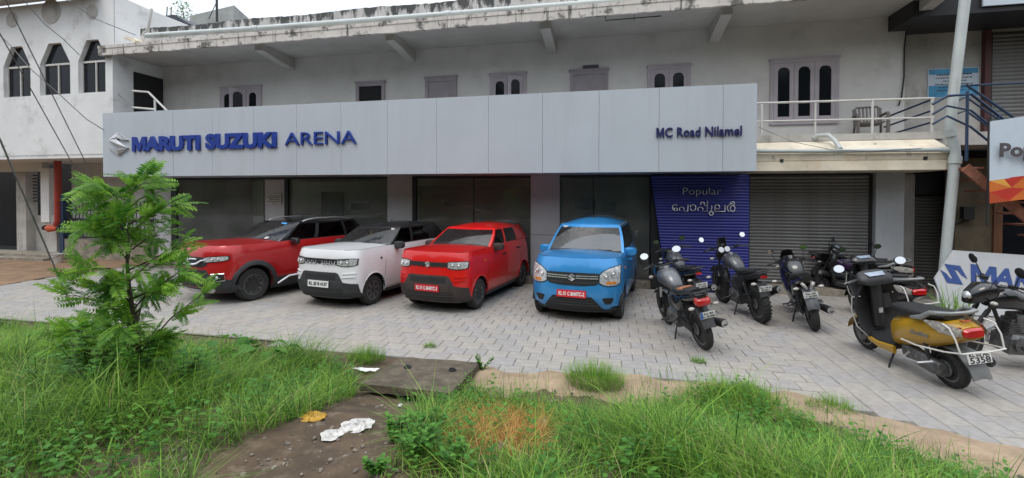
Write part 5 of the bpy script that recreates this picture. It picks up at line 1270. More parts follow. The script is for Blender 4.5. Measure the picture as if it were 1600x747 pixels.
c.plate(.57, 'KL 02 BE 1010', M['sheet_white'], M['txt_black'])
for sg in (1, -1):
    for xa in (0, -2.5):
        m = MB(); rings = []
        for k in range(25):
            t = -.18+(pi+.36)*k/24; rr_ = []
            for r, o in ((.398, .004), (.405, .024), (.485, .022), (.50, .004)):
                x, z = xa+r*cos(t), .332+r*sin(t); z = max(z, .24); x = min(x, .45)
                p = c.side(x, z, o, sg); rr_.append(p)
            rings.append(rr_)
        m.grid(rings); c.part('arch_cladding', m, M['cladding'], smooth=50)
    m = MB(); c.spatch([(-.42, .21, .42), (-2.12, .21, .42)], sg, .016, .05, m); c.part('sill_cladding', m, M['cladding'])
    m = MB(); m.tube([c.side(x, z, .02, sg) for x, z in ((-.52, .27), (-.62, .34), (-.75, .40), (-2.05, .43))], .022, 6); c.part('sill_strip', m, M['steel'])
    m = MB(); pts = [c.gpt(('s', (x, x)), 1.0) for x in (-1.28, -1.4, -1.6, -2.2, -2.55, -2.7)]; m.tube([(x, sg*(y-.03), z+h) for (x, y, z), h in zip(pts, (.01, .045, .07, .075, .055, .01))], .019, 6); c.part('roof_rail', m, M['steel'])
c.handles([(-1.28, .98), (-2.15, 1.02)], rp_, .18)
m = MB(); p = c.scr(.30, .90, .005); m.cbox(p, (.002, 0, 0), (0, .10, 0), (-.012, 0, .018)); c.part('windscreen_sticker', m, M['sticker_blue'])
m = MB(); p = c.scr(.42, .10, .005); q = c.scr(.42, .2, .005); m.cbox((p+q)/2, (.001, 0, .001), (0, .06, 0), (q-p)*.5); c.part('windscreen_sticker', m, M['paper'])
# ================================================================== TWO-WHEELERS
M['bike_black'] = mat('gloss_black_bodywork', (.012, .012, .014), .22, coat=.6)
M['bike_matt'] = mat('matt_black_bodywork', (.022, .022, .024), .5, var=.1)
M['grey_body'] = mat('dark_grey_bodywork', (.065, .068, .075), .3, coat=.4)
M['silver_body'] = mat('silver_grey_tank', (.13, .135, .145), .3, metal=.3, coat=.4)
M['engine'] = mat('engine_alloy', (.20, .20, .20), .45, metal=.6, var=.25, scale=18)
M['seat_black'] = mat('black_vinyl_seat', (.018, .018, .019), .55, var=.15, bump=.2)
M['tan'] = mat('worn_tan_patch', (.42, .16, .08), .7, var=.2, scale=14)
M['mirror'] = mat('mirror_glass', (.62, .64, .66), .05, metal=1, var=0)
M['clear_lens'] = mat('clear_lens', (.55, .52, .48), .15, var=.3, scale=30)
M['purple'] = mat('purple_black_panel', (.05, .02, .08), .25, coat=.5)
M['orange_acc'] = mat('orange_red_accent', (.55, .07, .02), .35)
M['yellow_body'] = stain(mat('mustard_yellow_bodywork', (.42, .235, .012), .3, var=.05, coat=.5), (.25, .16, .05), scale=4, lo=.55, hi=.8, amount=.3)
M['scoot_grey'] = mat('grey_plastic', (.16, .165, .165), .5, var=.1)
M['grab'] = mat('silver_grab_rail', (.30, .31, .31), .4, metal=.4)
M['plate_blue'] = mat('plate_blue_strip', (.03, .15, .55), .4)
def bwheel(b, x, R, w_, spokes, knob=False, drum=.06, hub=None):
    mb = MB(); mb.lathe([(R-w_*.75, -w_*.3), (R-w_*.5, -w_*.5), (R-w_*.15, -w_*.38), (R, -w_*.12), (R, w_*.12), (R-w_*.15, w_*.38), (R-w_*.5, w_*.5), (R-w_*.75, w_*.3)], (0, 0, 0), 'Y', 36)
    if knob:
        for k in range(30):
            a = 2*pi*k/30
            for s in (-1, 0, 1):
                r = R+.004-abs(s)*.012; c = Vector((r*cos(a+s*.05), s*w_*.32, r*sin(a+s*.05))); n = Vector((cos(a), 0, sin(a))); t = Vector((-sin(a), 0, cos(a))); mb.cbox(c, n*.010, t*.014, Vector((0, w_*.12, 0)))
    t = part('wheel', mb, M['tyre'], b, (x, 0, R), smooth=40)
    m = MB(); ri = R-w_*.72
    m.lathe([(ri+.004, -w_*.36), (ri+.006, w_*.36), (ri-.014, w_*.3), (ri-.02, 0), (ri-.014, -w_*.3)], (0, 0, 0), 'Y', 32)
    m.lathe([(.03, -.07), (drum, -.05), (drum, .05), (.03, .07)], (0, 0, 0), 'Y', 16)
    if spokes > 12:
        for k in range(spokes): a = 2*pi*k/spokes; d = .5*(1 if k % 2 else -1); m.tube([(drum*cos(a+d), (.04 if k % 4 < 2 else -.04), drum*sin(a+d)), (ri*cos(a), 0, ri*sin(a))], .0028, 4)
    else:
        for k in range(spokes): a = 2*pi*k/spokes; m.tube([(.04*cos(a), 0, .04*sin(a)), (ri*.55*cos(a+.05), 0, ri*.55*sin(a+.05)), (ri*cos(a), 0, ri*sin(a))], [.022, .014, .017], 6)
    m.lathe([(.085, .052), (.09, .056), (.09, .060), (.085, .064)], (0, 0, 0), 'Y', 20)
    part('rim', m, M['rim_black'], t, smooth=40)
    return t
def bplate(b, c, up, nrm, lines, w_=.20, h=.10, strip=False, sheet=None):
    c, up, n = Vector(c), Vector(up).normalized(), Vector(nrm).normalized(); r = up.cross(n).normalized()
    m = MB(); m.cbox(c, r*(w_/2), up*(h/2), n*.003); o = part('number_plate', m, sheet or M['sheet_white'], b, smooth=0)
    if strip: m = MB(); m.cbox(c-r*(w_/2-.016)+n*.0035, r*.016, up*(h/2-.002), n*.001); part('plate_strip', m, M['plate_blue'], o, smooth=0)
    for k, t in enumerate(lines):
        hh = h*(.30 if len(lines) == 2 else .6) if not isinstance(t, tuple) else t[1]*h; body = t if isinstance(t, str) else t[0]
        me = text_mesh(body, hh*1.4, .0008, .0012, 0, M['txt_black'], align='CENTER'); a, q = xr(me); f = min(1.3, w_*(.78 if strip else .88)/(q[0]-a[0]))
        me.transform(Matrix.Translation((0, -(a[1]+q[1])/2, 0))); me.transform(Matrix.Diagonal((f, 1, 1, 1)))
        off = 0 if len(lines) == 1 else (h*.25 if k == 0 else -h*.20)
        put('lettering', me, o, c+up*off+n*.005+(r*.012 if strip else r*0), Matrix((r, up, n)).transposed().to_euler())
    return o
def bmirror(b, base, tip, sz=.05, mx=None, back=(-1, 0, .25), round_=False):
    m = MB(); base, tip = Vector(base), Vector(tip); m.tube([base, lerp(base, tip, .55)+Vector((0, 0, .015)), tip], .006, 6); o = part('mirror', m, M['black'], b)
    n = Vector(back).normalized(); rot = n.to_track_quat('Z', 'Y').to_matrix()
    for nm, mm, h0, k in (('shell', M['black'], -.012, 1.08), ('mirror_glass', M['mirror'], .006, 1.0)):
        s = MB(); rg = []
        for z, f in ((h0-.014 if nm == 'shell' else h0, .5 if nm == 'shell' else 1), (h0, 1), (h0+.012 if nm == 'shell' else h0+.003, 1)):
            rg.append([tip+rot @ Vector((sz*(1.0 if round_ else 1.35)*k*f*cos(2*pi*i/18), sz*k*f*sin(2*pi*i/18), z)) for i in range(18)])
        s.rings(rg); part(nm, s, mm, o, smooth=40)
    return o
def place(b, p, head, roll):
    b.location = p; b.rotation_mode = 'XYZ'; b.rotation_euler = (radians(roll), 0, radians(head))
def motorcycle(name, label, p, head, roll, body, K):
    b = thing(name, label, 'motorcycle', group='two-wheelers parked before the shop'); place(b, p, head, roll)
    g = lambda k, d=None: K.get(k, d)
    wb, R, RF, wr, wf = g('wb', 1.27), g('R', .305), g('RF', .305), g('wr', .11), g('wf', .085)
    sh = g('seat', .79); hb_ = g('bar', 1.10); big = g('bulk', 1.0)
    bwheel(b, 0, R, wr, g('spokes', 6), g('knob', False)); bwheel(b, wb, RF, wf, g('spokes', 6), g('knob', False))
    hx, hz = wb-.30, .91*g('hk', 1)        # steering head
    for s in (-1, 1):
        m = MB(); m.tube([(wb, s*.085, RF), (hx+.06, s*.085, hz-.14)], .026, 8); m.tube([(hx+.10, s*.085, hz-.28), (hx-.02, s*.085, hz+.10)], .019, 8); part('fork_leg', m, M['dark_metal'], b); m = MB(); m.tube([(hx+.14, s*.085, hz-.38), (hx+.07, s*.085, hz-.20)], .0205, 8); part('fork_tube', m, M['steel'], b)
        m = MB(); m.tube([(0, s*.10, R), (.48, s*.08, .36)], .022, 6); part('swingarm', m, M['bike_matt'], b)
        m = MB(); m.tube([(.02, s*.125, R+.04), (.20, s*.12, sh-.16)], .018, 8)
        pts = [(.02+.18*t, s*.125, R+.06+(sh-.2-R)*t) for t in np.linspace(0, .8, 9)]
        for q in pts: m.lathe([(.030, -.008), (.034, 0), (.030, .008)], q, 'Z', 8)
        part('shock_absorber', m, M['dark_metal'], b)
        m = MB(); m.tube([(.38, s*.08, .42), (.42, s*.20, .34), (.42, s*.27, .34)], .014, 6); part('foot_peg', m, M['black'], b); m = MB(); m.tube([(.66, s*.08, .38), (.68, s*.22, .31), (.68, s*.30, .31)], .016, 6); part('foot_peg', m, M['black'], b)
    # front mudguard
    m = MB(); G_ = []
    for k in range(13):
        a = radians(35+k*125/12); r = RF+.022+(.05 if g('high_fender') else 0); w_ = wf*.62
        G_.append([(wb+r*cos(a)-.0, y, RF+r*sin(a)-.9*abs(y)*.2) for y in (-w_, -w_*.6, 0, w_*.6, w_)])
    m.grid(G_); part('front_mudguard', m, body if not g('high_fender') else M['bike_matt'], b, smooth=60)
    # frame, engine
    m = MB(); m.tube([(hx, 0, hz), (hx-.16, 0, .55), (.72, 0, .26), (.46, 0, .30), (.40, 0, .62), (.30, 0, sh-.12)], .022, 7); m.tube([(hx, 0, hz), (.45, 0, .70), (.05, 0, sh-.06)], .022, 7); part('frame', m, M['bike_matt'], b)
    m = MB(); m.bbox(.42, .78, -.14, .14, .22, .46, .04); m.loft([((.40, 0, .56), (0, .10, 0), (0, 0, .14)), ((.58, 0, .58), (0, .11, 0), (0, 0, .14)), ((.70, 0, .62), (0, .09, 0), (0, 0, .10))], 10, 4); m.cyl((.50, -.17, .35), (.50, .16, .35), .10, n=16); m.cyl((.66, -.15, .35), (.66, .17, .35), .085, n=16)
    for k in range(7): m.box(.60, .78, -.10, .10, .44+k*.026, .453+k*.026)
    m.box(.63, .75, -.075, .075, .44, .65); part('engine', m, M['engine'], b)
    # exhaust on the right
    m = MB(); m.tube([(.76, -.05, .55), (.86, -.09, .45), (.80, -.15, .27), (.45, -.16, .24), (.25, -.18, .28)], .022, 8); part('exhaust_pipe', m, M['steel'], b)
    m = MB(); ez = g('exz', .46); m.tube([(.30, -.18, .28), (.18, -.19, .30+(ez-.3)*.3), (-.28, -.22, ez), (-.31, -.22, ez+.005)], [.03, .055, .06, .045], 12); part('muffler', m, M['black'], b)
    m = MB(); m.lathe([(.046, 0), (.05, .012), (.036, .014), (.030, -.03)], (0, 0, 0), 'X', 14); m.v = [(-.312-x, -.22+y, ez+.005+z) for x, y, z in m.v]; part('muffler_tip', m, M['steel'], b)
    # tank and side panels
    tx = .80; tw = .15*big
    m = MB(); m.loft([((tx+.22, 0, sh+.07), (0, .07, 0), (0, 0, .06)), ((tx+.14, 0, sh+.11), (0, tw*.95, 0), (0, 0, .125)), ((tx, 0, sh+.12), (0, tw, 0), (0, 0, .14)), ((tx-.16, 0, sh+.08), (0, tw*.85, 0), (0, 0, .115)), ((tx-.30, 0, sh-.0), (0, tw*.55, 0), (0, 0, .06))], 18, 2.5); part('fuel_tank', m, g('tankm', body), b, smooth=60)
    m = MB(); m.cyl((tx+.02, 0, sh+.25), (tx+.02, 0, sh+.275), .035, n=14); part('tank_cap', m, M['steel'], b)
    for s in (-1, 1):
        m = MB(); m.loft([((.16, s*.10, sh-.10), (0, .025, 0), (0, 0, .06)), ((.26, s*.115, sh-.16), (0, .035, 0), (0, 0, .12)), ((.42, s*.12, .60), (0, .035, 0), (0, 0, .12)), ((.54, s*.11, .64), (0, .02, 0), (0, 0, .06))], 10, 3); part('side_panel', m, g('panel', body), b, smooth=50)
    if g('fairing'):
        m = MB(); m.loft([((hx+.30, 0, hz-.02), (0, .06, 0), (0, 0, .07)), ((hx+.18, 0, hz-.03), (0, .16, 0), (0, 0, .16)), ((hx-.02, 0, .66), (0, .20, 0), (0, 0, .24)), ((.66, 0, .52), (0, .19, 0), (0, 0, .22)), ((.46, 0, .46), (0, .15, 0), (0, 0, .12))], 18, 3); part('fairing', m, body, b, smooth=50)
        m = MB(); m.loft([((hx+.16, 0, hz+.12), (0, .12, 0), (0, 0, .01)), ((hx+.04, 0, hz+.26), (0, .09, 0), (0, 0, .008)), ((hx+.0, 0, hz+.29), (0, .05, 0), (0, 0, .006))], 12, 3); part('fairing_screen', m, M['bike_matt'], b, smooth=50)
    if g('shroud'):
        for s in (-1, 1):
            m = MB(); m.prism([(tx+.05, sh+.06), (tx+.30, sh+.02), (tx+.24, sh-.22), (tx+.02, sh-.12)], lambda a, c: (a, s*(tw+.005), c), (0, s*.02, 0)); part('tank_shroud', m, body, b, smooth=0)
    # seat
    m = MB(); sw = .125*big; tail = g('tail', -.22)
    m.loft([((tx-.26, 0, sh+.0), (0, .07, 0), (0, 0, .035)), ((tx-.36, 0, sh-.02), (0, sw, 0), (0, 0, .045)), ((.22, 0, sh+.01), (0, sw*1.05, 0), (0, 0, .05)), ((.06, 0, sh+.045), (0, sw*.95, 0), (0, 0, .045)), ((tail+.10, 0, sh+.07), (0, sw*.62, 0), (0, 0, .035))], 16, 3); st_ = part('seat', m, M['seat_black'], b, smooth=50)
    if g('tan'):
        m = MB(); m.loft([((.36, 0, sh+.015), (0, sw*.70, 0), (0, 0, .025)), ((.26, 0, sh+.04), (0, sw*.9, 0), (0, 0, .03)), ((.12, 0, sh+.055), (0, sw*.8, 0), (0, 0, .035))], 12, 3); part('seat_patch', m, M['tan'], st_, smooth=50)
    # tail
    m = MB(); m.loft([((.30, 0, sh-.10), (0, .12, 0), (0, 0, .06)), ((.0, 0, sh-.035), (0, .115, 0), (0, 0, .065)), ((tail, 0, sh+.02), (0, .085, 0), (0, 0, .055)), ((tail-.08, 0, sh+.03), (0, .06, 0), (0, 0, .035))], 14, 3); part('tail_cowl', m, g('tailm', body), b, smooth=50)
    if g('grab', True):
        m = MB(); m.tube([(.12, .13, sh-.0), (-.05, .15, sh+.06), (tail-.10, .11, sh+.11), (tail-.14, 0, sh+.115), (tail-.10, -.11, sh+.11), (-.05, -.15, sh+.06), (.12, -.13, sh-.0)], .013, 7); part('grab_rail', m, M['bike_matt'], b)
    lt = g('light', 'box')
    tz = sh-.03 if lt == 'box' else sh+.02
    if lt == 'box':
        m = MB(); m.loft([((tail-.02, 0, tz), (0, .105, 0), (0, 0, .06)), ((tail-.09, 0, tz-.01), (0, .10, 0), (0, 0, .055)), ((tail-.115, 0, tz-.01), (0, .07, 0), (0, 0, .035))], 14, 4); part('tail_light', m, M['red_lens'], b, smooth=50)
    elif lt == 'fangs':
        for s in (-1, 1):
            m = MB(); m.tube([(tail-.08, s*.085, sh-.02), (tail-.095, s*.06, sh-.05), (tail-.09, s*.025, sh-.12)], [.022, .028, .012], 8); part('tail_light', m, M['clear_lens'], b)
    else:
        m = MB(); m.loft([((tail-.07, 0, sh+.0), (0, .06, 0), (0, 0, .022)), ((tail-.10, 0, sh+.0), (0, .05, 0), (0, 0, .018))], 10, 4); part('tail_light', m, M['red_lens'], b)
    # rear mudguard and plate
    rm = g('mud', 'long'); m = MB(); G_ = []
    pts = [(.02, sh-.12), (tail+.02, sh-.12), (tail-.10, sh-.26), (tail-.15, .42)] if rm == 'long' else [(.02, sh-.12), (tail+.02, sh-.10), (tail-.05, sh-.2), (tail-.09, sh-.32)]
    for x, z in pts: G_.append([(x+.02*abs(y)/.085, y, z-abs(y)*.25) for y in (-.085, -.05, 0, .05, .085)])
    m.grid(G_); H_ = [[(x+.012, y, z-.004) for x, y, z in r] for r in G_]; m.grid(H_); m.grid([[r[0] for r in G_], [r[0] for r in H_]]); m.grid([[r[-1] for r in G_], [r[-1] for r in H_]]); m.grid([G_[-1], H_[-1]]); part('rear_mudguard', m, g('mudm', M['bike_matt']), b, smooth=50)
    if K.get('plate'): bplate(b, (tail-.135, 0, sh-.20) if rm == 'long' else (tail-.09, 0, sh-.19), (-.25 if rm != 'x' else 0, 0, 1), (-1, 0, .1), K['plate'], .20, .10, g('strip', False))
    for s in (-1, 1):
        m = MB(); y = s*.17; m.tube([(tail-.02, s*.06, sh-.10), (tail-.05, y-s*.02, sh-.10)], .010, 6); o = part('indicator', m, M['black'], b); m = MB(); m.ell((tail-.06, y, sh-.10), .035, .045, .024); part('indicator_lens', m, M['clear_lens'], o)
        m = MB(); y = s*.19; m.tube([(hx+.08, s*.08, hz-.02), (hx+.10, y-s*.02, hz-.02)], .009, 6); o = part('indicator', m, M['black'], b); m = MB(); m.ell((hx+.10, y, hz-.02), .035, .04, .026); part('indicator_lens', m, M['clear_lens'], o)
    # headlamp
    hl = g('head', 'cowl')
    if hl == 'round':
        m = MB(); m.lathe([(.05, -.10), (.08, -.05), (.09, 0), (.09, .02)], (hx+.15, 0, hz+.02), 'X', 18); part('headlamp_shell', m, M['bike_matt'], b); m = MB(); m.lathe([(.085, .018), (.06, .035), (.01, .045)], (hx+.15, 0, hz+.02), 'X', 18); part('headlamp', m, M['lamp'], b)
    else:
        m = MB(); m.loft([((hx+.02, 0, hz+.08), (0, .12, 0), (0, 0, .10)), ((hx+.14, 0, hz+.06), (0, .13, 0), (0, 0, .12)), ((hx+.24, 0, hz+.0), (0, .085, 0), (0, 0, .09)), ((hx+.28, 0, hz-.03), (0, .04, 0), (0, 0, .05))], 14, 3); part('headlamp_cowl', m, body, b, smooth=50)
        m = MB(); m.ell((hx+.235, 0, hz+.01), .055, .075, .06); part('headlamp', m, M['lamp'], b)
    if g('screen'):
        m = MB(); m.loft([((hx+.05, 0, hz+.14), (0, .10, 0), (.008, 0, .0)), ((hx-.0, 0, hz+.36), (0, .085, 0), (.006, 0, 0)), ((hx-.01, 0, hz+.39), (0, .06, 0), (.004, 0, 0))], 12, 4); part('windscreen', m, M['bike_black'], b)
    if g('dials'):
        for s in (-1, 1):
            m = MB(); m.lathe([(.045, -.03), (.052, 0), (.052, .012)], (0, 0, 0), 'X', 16); m.v = [(hx-.06-x*.9+z*.3, y+s*.058, hz+.16+z+x*.3) for x, y, z in m.v]; o = part('dial', m, M['steel'], b)
    m = MB(); m.bbox(hx-.08, hx+.02, -.09, .09, hz+.09, hz+.15, .02); part('instrument', m, M['bike_matt'], b)
    # handlebar
    bz = hb_; bw = g('barw', .36); clip = g('clip', False)
    m = MB(); m.tube([(hx-.18, bw, bz-.01), (hx-.10, bw*.7, bz+.01), (hx-.03, bw*.3, bz-.02 if clip else bz-.03), (hx-.03, -bw*.3, bz-.03), (hx-.10, -bw*.7, bz+.01), (hx-.18, -bw, bz-.01)], .011, 7); hb = part('handlebar', m, M['dark_metal'], b)
    for s in (-1, 1):
        m = MB(); m.tube([(hx-.105, s*bw*.68, bz+.01), (hx-.185, s*(bw+.01), bz-.01)], .018, 8); part('grip', m, M['black'], hb)
        m = MB(); m.tube([(hx-.05, s*bw*.6, bz), (hx-.08, s*bw*.95, bz-.02)], .006, 5); m.cbox((hx-.07, s*bw*.55, bz+.0), (.025, 0, 0), (0, .035, 0), (0, 0, .022)); part('brake_lever', m, M['dark_metal'], hb)
        mh = g('mirz', .15); bmirror(b, (hx-.07, s*bw*.6, bz), (hx-.02, s*(bw*g('mirw', .95)), bz+mh), g('mirs', .05), back=(-1, -s*.1+.0, g('mtilt', .3)), round_=g('mround', False))
    for s in (-1, 1):
        m = MB(); m.tube([(hx-.07, s*bw*.5, bz), (hx+.08, s*.12, bz+.03), (hx+.12, s*.06, hz-.05), (hx-.1, 0, hz-.15)], .005, 5); part('cable', m, M['black'], b)
    # side stand
    m = MB(); m.tube([(.52, .10, .30), (.46, .19, .16), (.44, .27, .015-.27*sin(radians(-roll)))], .013, 6); m.cbox((.44, .28, .012-.27*sin(radians(-roll))), (.035, 0, 0), (0, .018, 0), (0, 0, .006)); part('side_stand', m, M['black'], b)
    m = MB(); m.prism([(-.02, R-.05), (.48, R+.0), (.48, R+.10), (-.02, R+.05)], lambda a, c: (a, .11, c), (0, .02, 0)); part('chain_cover', m, M['black'], b, smooth=0)
    return b
pA = pix(1101, 545, z=0); pB = pix(1092, 489, z=0); pC = pix(1189, 503, z=0); pD = pix(1274, 516, z=0)
motorcycle('motorcycle', 'black motorcycle with red tail light and tan seat patch, nearest the blue hatchback', pA, 105, -13, M['bike_black'], dict(tankm=M['silver_body'], tan=True, plate=['KL 82', 'C 8756'], strip=True, exz=.40, mirs=.05, mirz=.17, mirw=.75, mtilt=.35, panel=M['bike_black']))
motorcycle('motorcycle', 'black motorcycle partly hidden behind the one with the tan seat patch', pB, 103, -10, M['bike_black'], dict(plate=['KL 16', 'B 1256'], mirs=.042, mirz=.17, mtilt=.2, tankm=M['grey_body'], light='thin', exz=.50, mirw=.75))
motorcycle('adventure_motorcycle', 'tall black adventure motorcycle with twin dials and knobbly tyres before the blue slatted sign', pC, 100.7, -8, M['bike_matt'], dict(wb=1.46, RF=.345, R=.325, wr=.13, wf=.10, spokes=32, knob=True, seat=.83, bar=1.16, hk=1.06, screen=True, dials=True, high_fender=True, tankm=M['grey_body'], shroud=True, plate=['KL 16 U', '87877'], mud='short', light='thin', barw=.42, mirs=.048, mirz=.20, mround=True, mtilt=.35, exz=.60, head='round'))
motorcycle('sports_motorcycle', 'black sports motorcycle with fang-shaped tail lights before the grey shutter', pD, 80, -12, M['bike_black'], dict(fairing=True, wb=1.36, seat=.84, bar=1.0, light='fangs', mud='long', mudm=M['grey_body'], plate=['KL 24', 'T 5144'], grab=False, bulk=1.1, mirz=.20, mirw=.75, mirs=.04, mtilt=.0, wr=.13, exz=.36, tail=-.2))
pE = pix(1296, 458, z=0)
motorcycle('motorcycle', 'black and purple motorcycle standing crosswise behind the sports motorcycle', pE, 14, -9, M['bike_black'], dict(fairing=True, light='thin', tankm=M['purple'], panel=M['purple'], mirs=.03, mirz=.10, shroud=True))

def scooter(name, label, p, head, roll, body, K):
    b = thing(name, label, 'scooter', group='two-wheelers parked before the shop'); place(b, p, head, roll); g = lambda k, d=None: K.get(k, d)
    wb, R = 1.24, .215
    bwheel(b, 0, R, .10, 5, drum=.08); bwheel(b, wb, R, .09, 5, drum=.08)
    inn = g('inner', M['bike_matt'])
    # front mudguard, fork
    m = MB(); G_ = []
    for k in range(11): a = radians(10+k*170/10); r = R+.03; G_.append([(wb+r*cos(a), y, R+r*sin(a)-abs(y)*.3) for y in (-.075, -.05, 0, .05, .075)])
    m.grid(G_); part('front_mudguard', m, body, b, smooth=60)
    m = MB(); m.tube([(wb-.02, .06, R), (wb-.10, .06, .55), (wb-.26, 0, .98)], .022, 7); m.tube([(wb-.02, -.06, R), (wb-.10, -.06, .55), (wb-.26, 0, .98)], .022, 7); part('fork', m, M['bike_matt'], b)
    # leg shield: outer skin and inner panel
    ys = np.linspace(-1, 1, 11)
    def shield(dx):
        G_ = []
        for z, hw, x in ((.28, .18, wb-.27), (.42, .235, wb-.24), (.62, .26, wb-.20), (.80, .245, wb-.22), (.95, .17, wb-.25)): G_.append([(x+dx-.09*abs(f)**2.2, f*hw, z) for f in ys])
        return G_
    A, B = shield(.045), shield(.0); m = MB(); m.grid(A); m.grid([[r[0] for r in A], [r[0] for r in B]]); m.grid([[r[-1] for r in A], [r[-1] for r in B]]); m.grid([A[-1], B[-1]]); part('leg_shield', m, body, b, smooth=50)
    m = MB(); m.grid(B); m.loft([((wb-.27, 0, .40), (0, .07, 0), (.06, 0, 0)), ((wb-.28, 0, .7), (0, .06, 0), (.05, 0, 0)), ((wb-.29, 0, .93), (0, .07, 0), (.05, 0, 0))], 12, 3); m.loft([((wb-.29, -.115, .62), (0, .055, 0), (.03, 0, 0)), ((wb-.27, -.115, .8), (0, .05, 0), (.03, 0, 0))], 10, 4); part('inner_shield', m, inn, b, smooth=50)
    m = MB(); m.cbox((wb-.335, .0, .60), (.006, 0, 0), (0, .022, 0), (0, 0, .028)); m.tube([(wb-.33, 0, .63), (wb-.37, 0, .64), (wb-.365, 0, .60)], .006, 5); part('bag_hook', m, M['steel'], b)
    # floor
    m = MB(); m.loft([((wb-.26, 0, .31), (0, .15, 0), (0, 0, .03)), ((wb-.45, 0, .285), (0, .19, 0), (0, 0, .035)), ((wb-.72, 0, .29), (0, .18, 0), (0, 0, .04))], 12, 4); part('footboard', m, inn, b)
    for s in (-1, 1):
        m = MB(); m.loft([((wb-.30, s*.165, .27), (0, .02, 0), (0, 0, .03)), ((wb-.5, s*.19, .25), (0, .02, 0), (0, 0, .04)), ((wb-.74, s*.185, .26), (0, .02, 0), (0, 0, .05))], 8, 3); part('floor_side', m, body, b)
    # handlebar head
    m = MB(); m.loft([((wb-.18, 0, 1.0), (0, .09, 0), (0, 0, .06)), ((wb-.24, 0, 1.02), (0, .19, 0), (0, 0, .085)), ((wb-.32, 0, 1.0), (0, .22, 0), (0, 0, .075)), ((wb-.385, 0, .975), (0, .17, 0), (0, 0, .04))], 16, 2.8); part('handlebar_cowl', m, g('headm', body), b, smooth=50)
    m = MB(); G_ = [[(wb-.30-.07*t, y*(.115-.02*t), 1.078-.035*t+.008) for y in np.linspace(-1, 1, 7)] for t in (0, .5, 1)]; m.grid(G_); part('instrument', m, mat('instrument_glass', (.30, .36, .45), .1, var=.2), b)
    for s in (-1, 1):
        m = MB(); m.tube([(wb-.30, s*.2, 1.01), (wb-.36, s*.37, .99)], .018, 8); part('grip', m, M['black'], b); m = MB(); m.tube([(wb-.25, s*.2, 1.0), (wb-.29, s*.36, .98)], .006, 5); part('brake_lever', m, M['steel'], b)
        mz = g('mir', (.36, 1.19)); bmirror(b, (wb-.29, s*.2, 1.04), (wb-.25, s*mz[0], mz[1]), g('mirs', .055), back=(-1, 0, g('mtilt', .35)))
    # body side panels, seat
    m = MB(); m.loft([((.62, 0, .36), (0, .10, 0), (0, 0, .10)), ((.54, 0, .46), (0, .165, 0), (0, 0, .18)), ((.30, 0, .53), (0, .19, 0), (0, 0, .175)), ((.0, 0, .60), (0, .185, 0), (0, 0, .15)), ((-.22, 0, .66), (0, .15, 0), (0, 0, .11)), ((-.33, 0, .68), (0, .11, 0), (0, 0, .065))], 20, 3); part('body_panel', m, body, b, smooth=50)
    m = MB(); m.loft([((.60, 0, .74), (0, .09, 0), (0, 0, .04)), ((.50, 0, .75), (0, .145, 0), (0, 0, .045)), ((.25, 0, .765), (0, .16, 0), (0, 0, .048)), ((.0, 0, .79), (0, .15, 0), (0, 0, .04)), ((-.14, 0, .80), (0, .10, 0), (0, 0, .03))], 16, 3); part('seat', m, M['seat_black'], b, smooth=50)
    m = MB(); m.tube([(.20, .17, .73), (.04, .185, .77), (-.08, .18, .85), (-.26, .12, .875), (-.30, 0, .88), (-.26, -.12, .875), (-.08, -.18, .85), (.04, -.185, .77), (.20, -.17, .73)], [.016, .03, .024, .02, .02, .02, .024, .03, .016], 8); part('grab_rail', m, M['grab'], b, smooth=50)
    # tail light cluster
    m = MB(); m.loft([((-.27, 0, .705), (0, .11, 0), (0, 0, .045)), ((-.34, 0, .685), (0, .10, 0), (0, 0, .045)), ((-.36, 0, .68), (0, .08, 0), (0, 0, .034))], 14, 4); part('tail_light', m, M['red_lens'], b)
    for s in (-1, 1):
        m = MB(); G_ = []
        for x, z, h in ((-.34, .70, .05), (-.27, .705, .07), (-.14, .72, .075), (-.0, .75, .012)):
            y = float(np.interp(x, [-.33, -.22, 0], [.112, .155, .193])); G_.append([(x-.004, s*(y+.003), z-h*.8), (x-.006, s*(y+.010), z), (x-.004, s*(y-.004), z+h*.7)])
        m.grid(G_); part('indicator', m, M['clear_lens'], b, smooth=50)
        m = MB(); m.grid([[(r[0][0], r[0][1]+s*.001, r[0][2]+.010), (r[2][0], r[2][1]+s*.003, r[2][2]+.016)] for r in []] or [[(-.30, s*.125, .64), (-.31, s*.12, .75)], [(-.31, s*.105, .64), (-.32, s*.09, .75)]]); part('red_reflector', m, M['red_lens'], b)
    # rear: mudguard, plate, engine, muffler
    m = MB(); G_ = [[(x, y, z-abs(y)*.2) for y in (-.09, 0, .09)] for x, z in ((.05, .50), (-.22, .48), (-.34, .34), (-.37, .24))]; m.grid(G_); m.grid([[(x+.012, y, z-.006) for x, y, z in r] for r in G_]); part('rear_mudguard', m, M['scoot_grey'], b, smooth=50)
    if K.get('plate'): bplate(b, (-.36, 0, .45), (.12, 0, 1), (-1, 0, .1), K['plate'], .22, .115)
    m = MB(); m.loft([((.45, .07, .27), (0, .07, 0), (0, 0, .09)), ((.1, .12, .24), (0, .05, 0), (0, 0, .09)), ((-.06, .12, .22), (0, .045, 0), (0, 0, .07))], 12, 3); part('engine', m, M['engine'], b, smooth=50)
    m = MB(); m.tube([(.35, -.12, .25), (.2, -.17, .25), (-.25, -.19, .34), (-.28, -.19, .345)], [.025, .06, .055, .03], 12); part('muffler', m, M['bike_matt'], b)
    m = MB(); m.tube([(.05, .14, .22), (.10, .15, .55)], .02, 8); part('shock_absorber', m, M['dark_metal'], b)
    m = MB(); m.tube([(.58, .10, .26), (.55, .22, .10), (.53, .29, .01-.28*sin(radians(-roll)))], .012, 6); part('side_stand', m, M['black'], b)
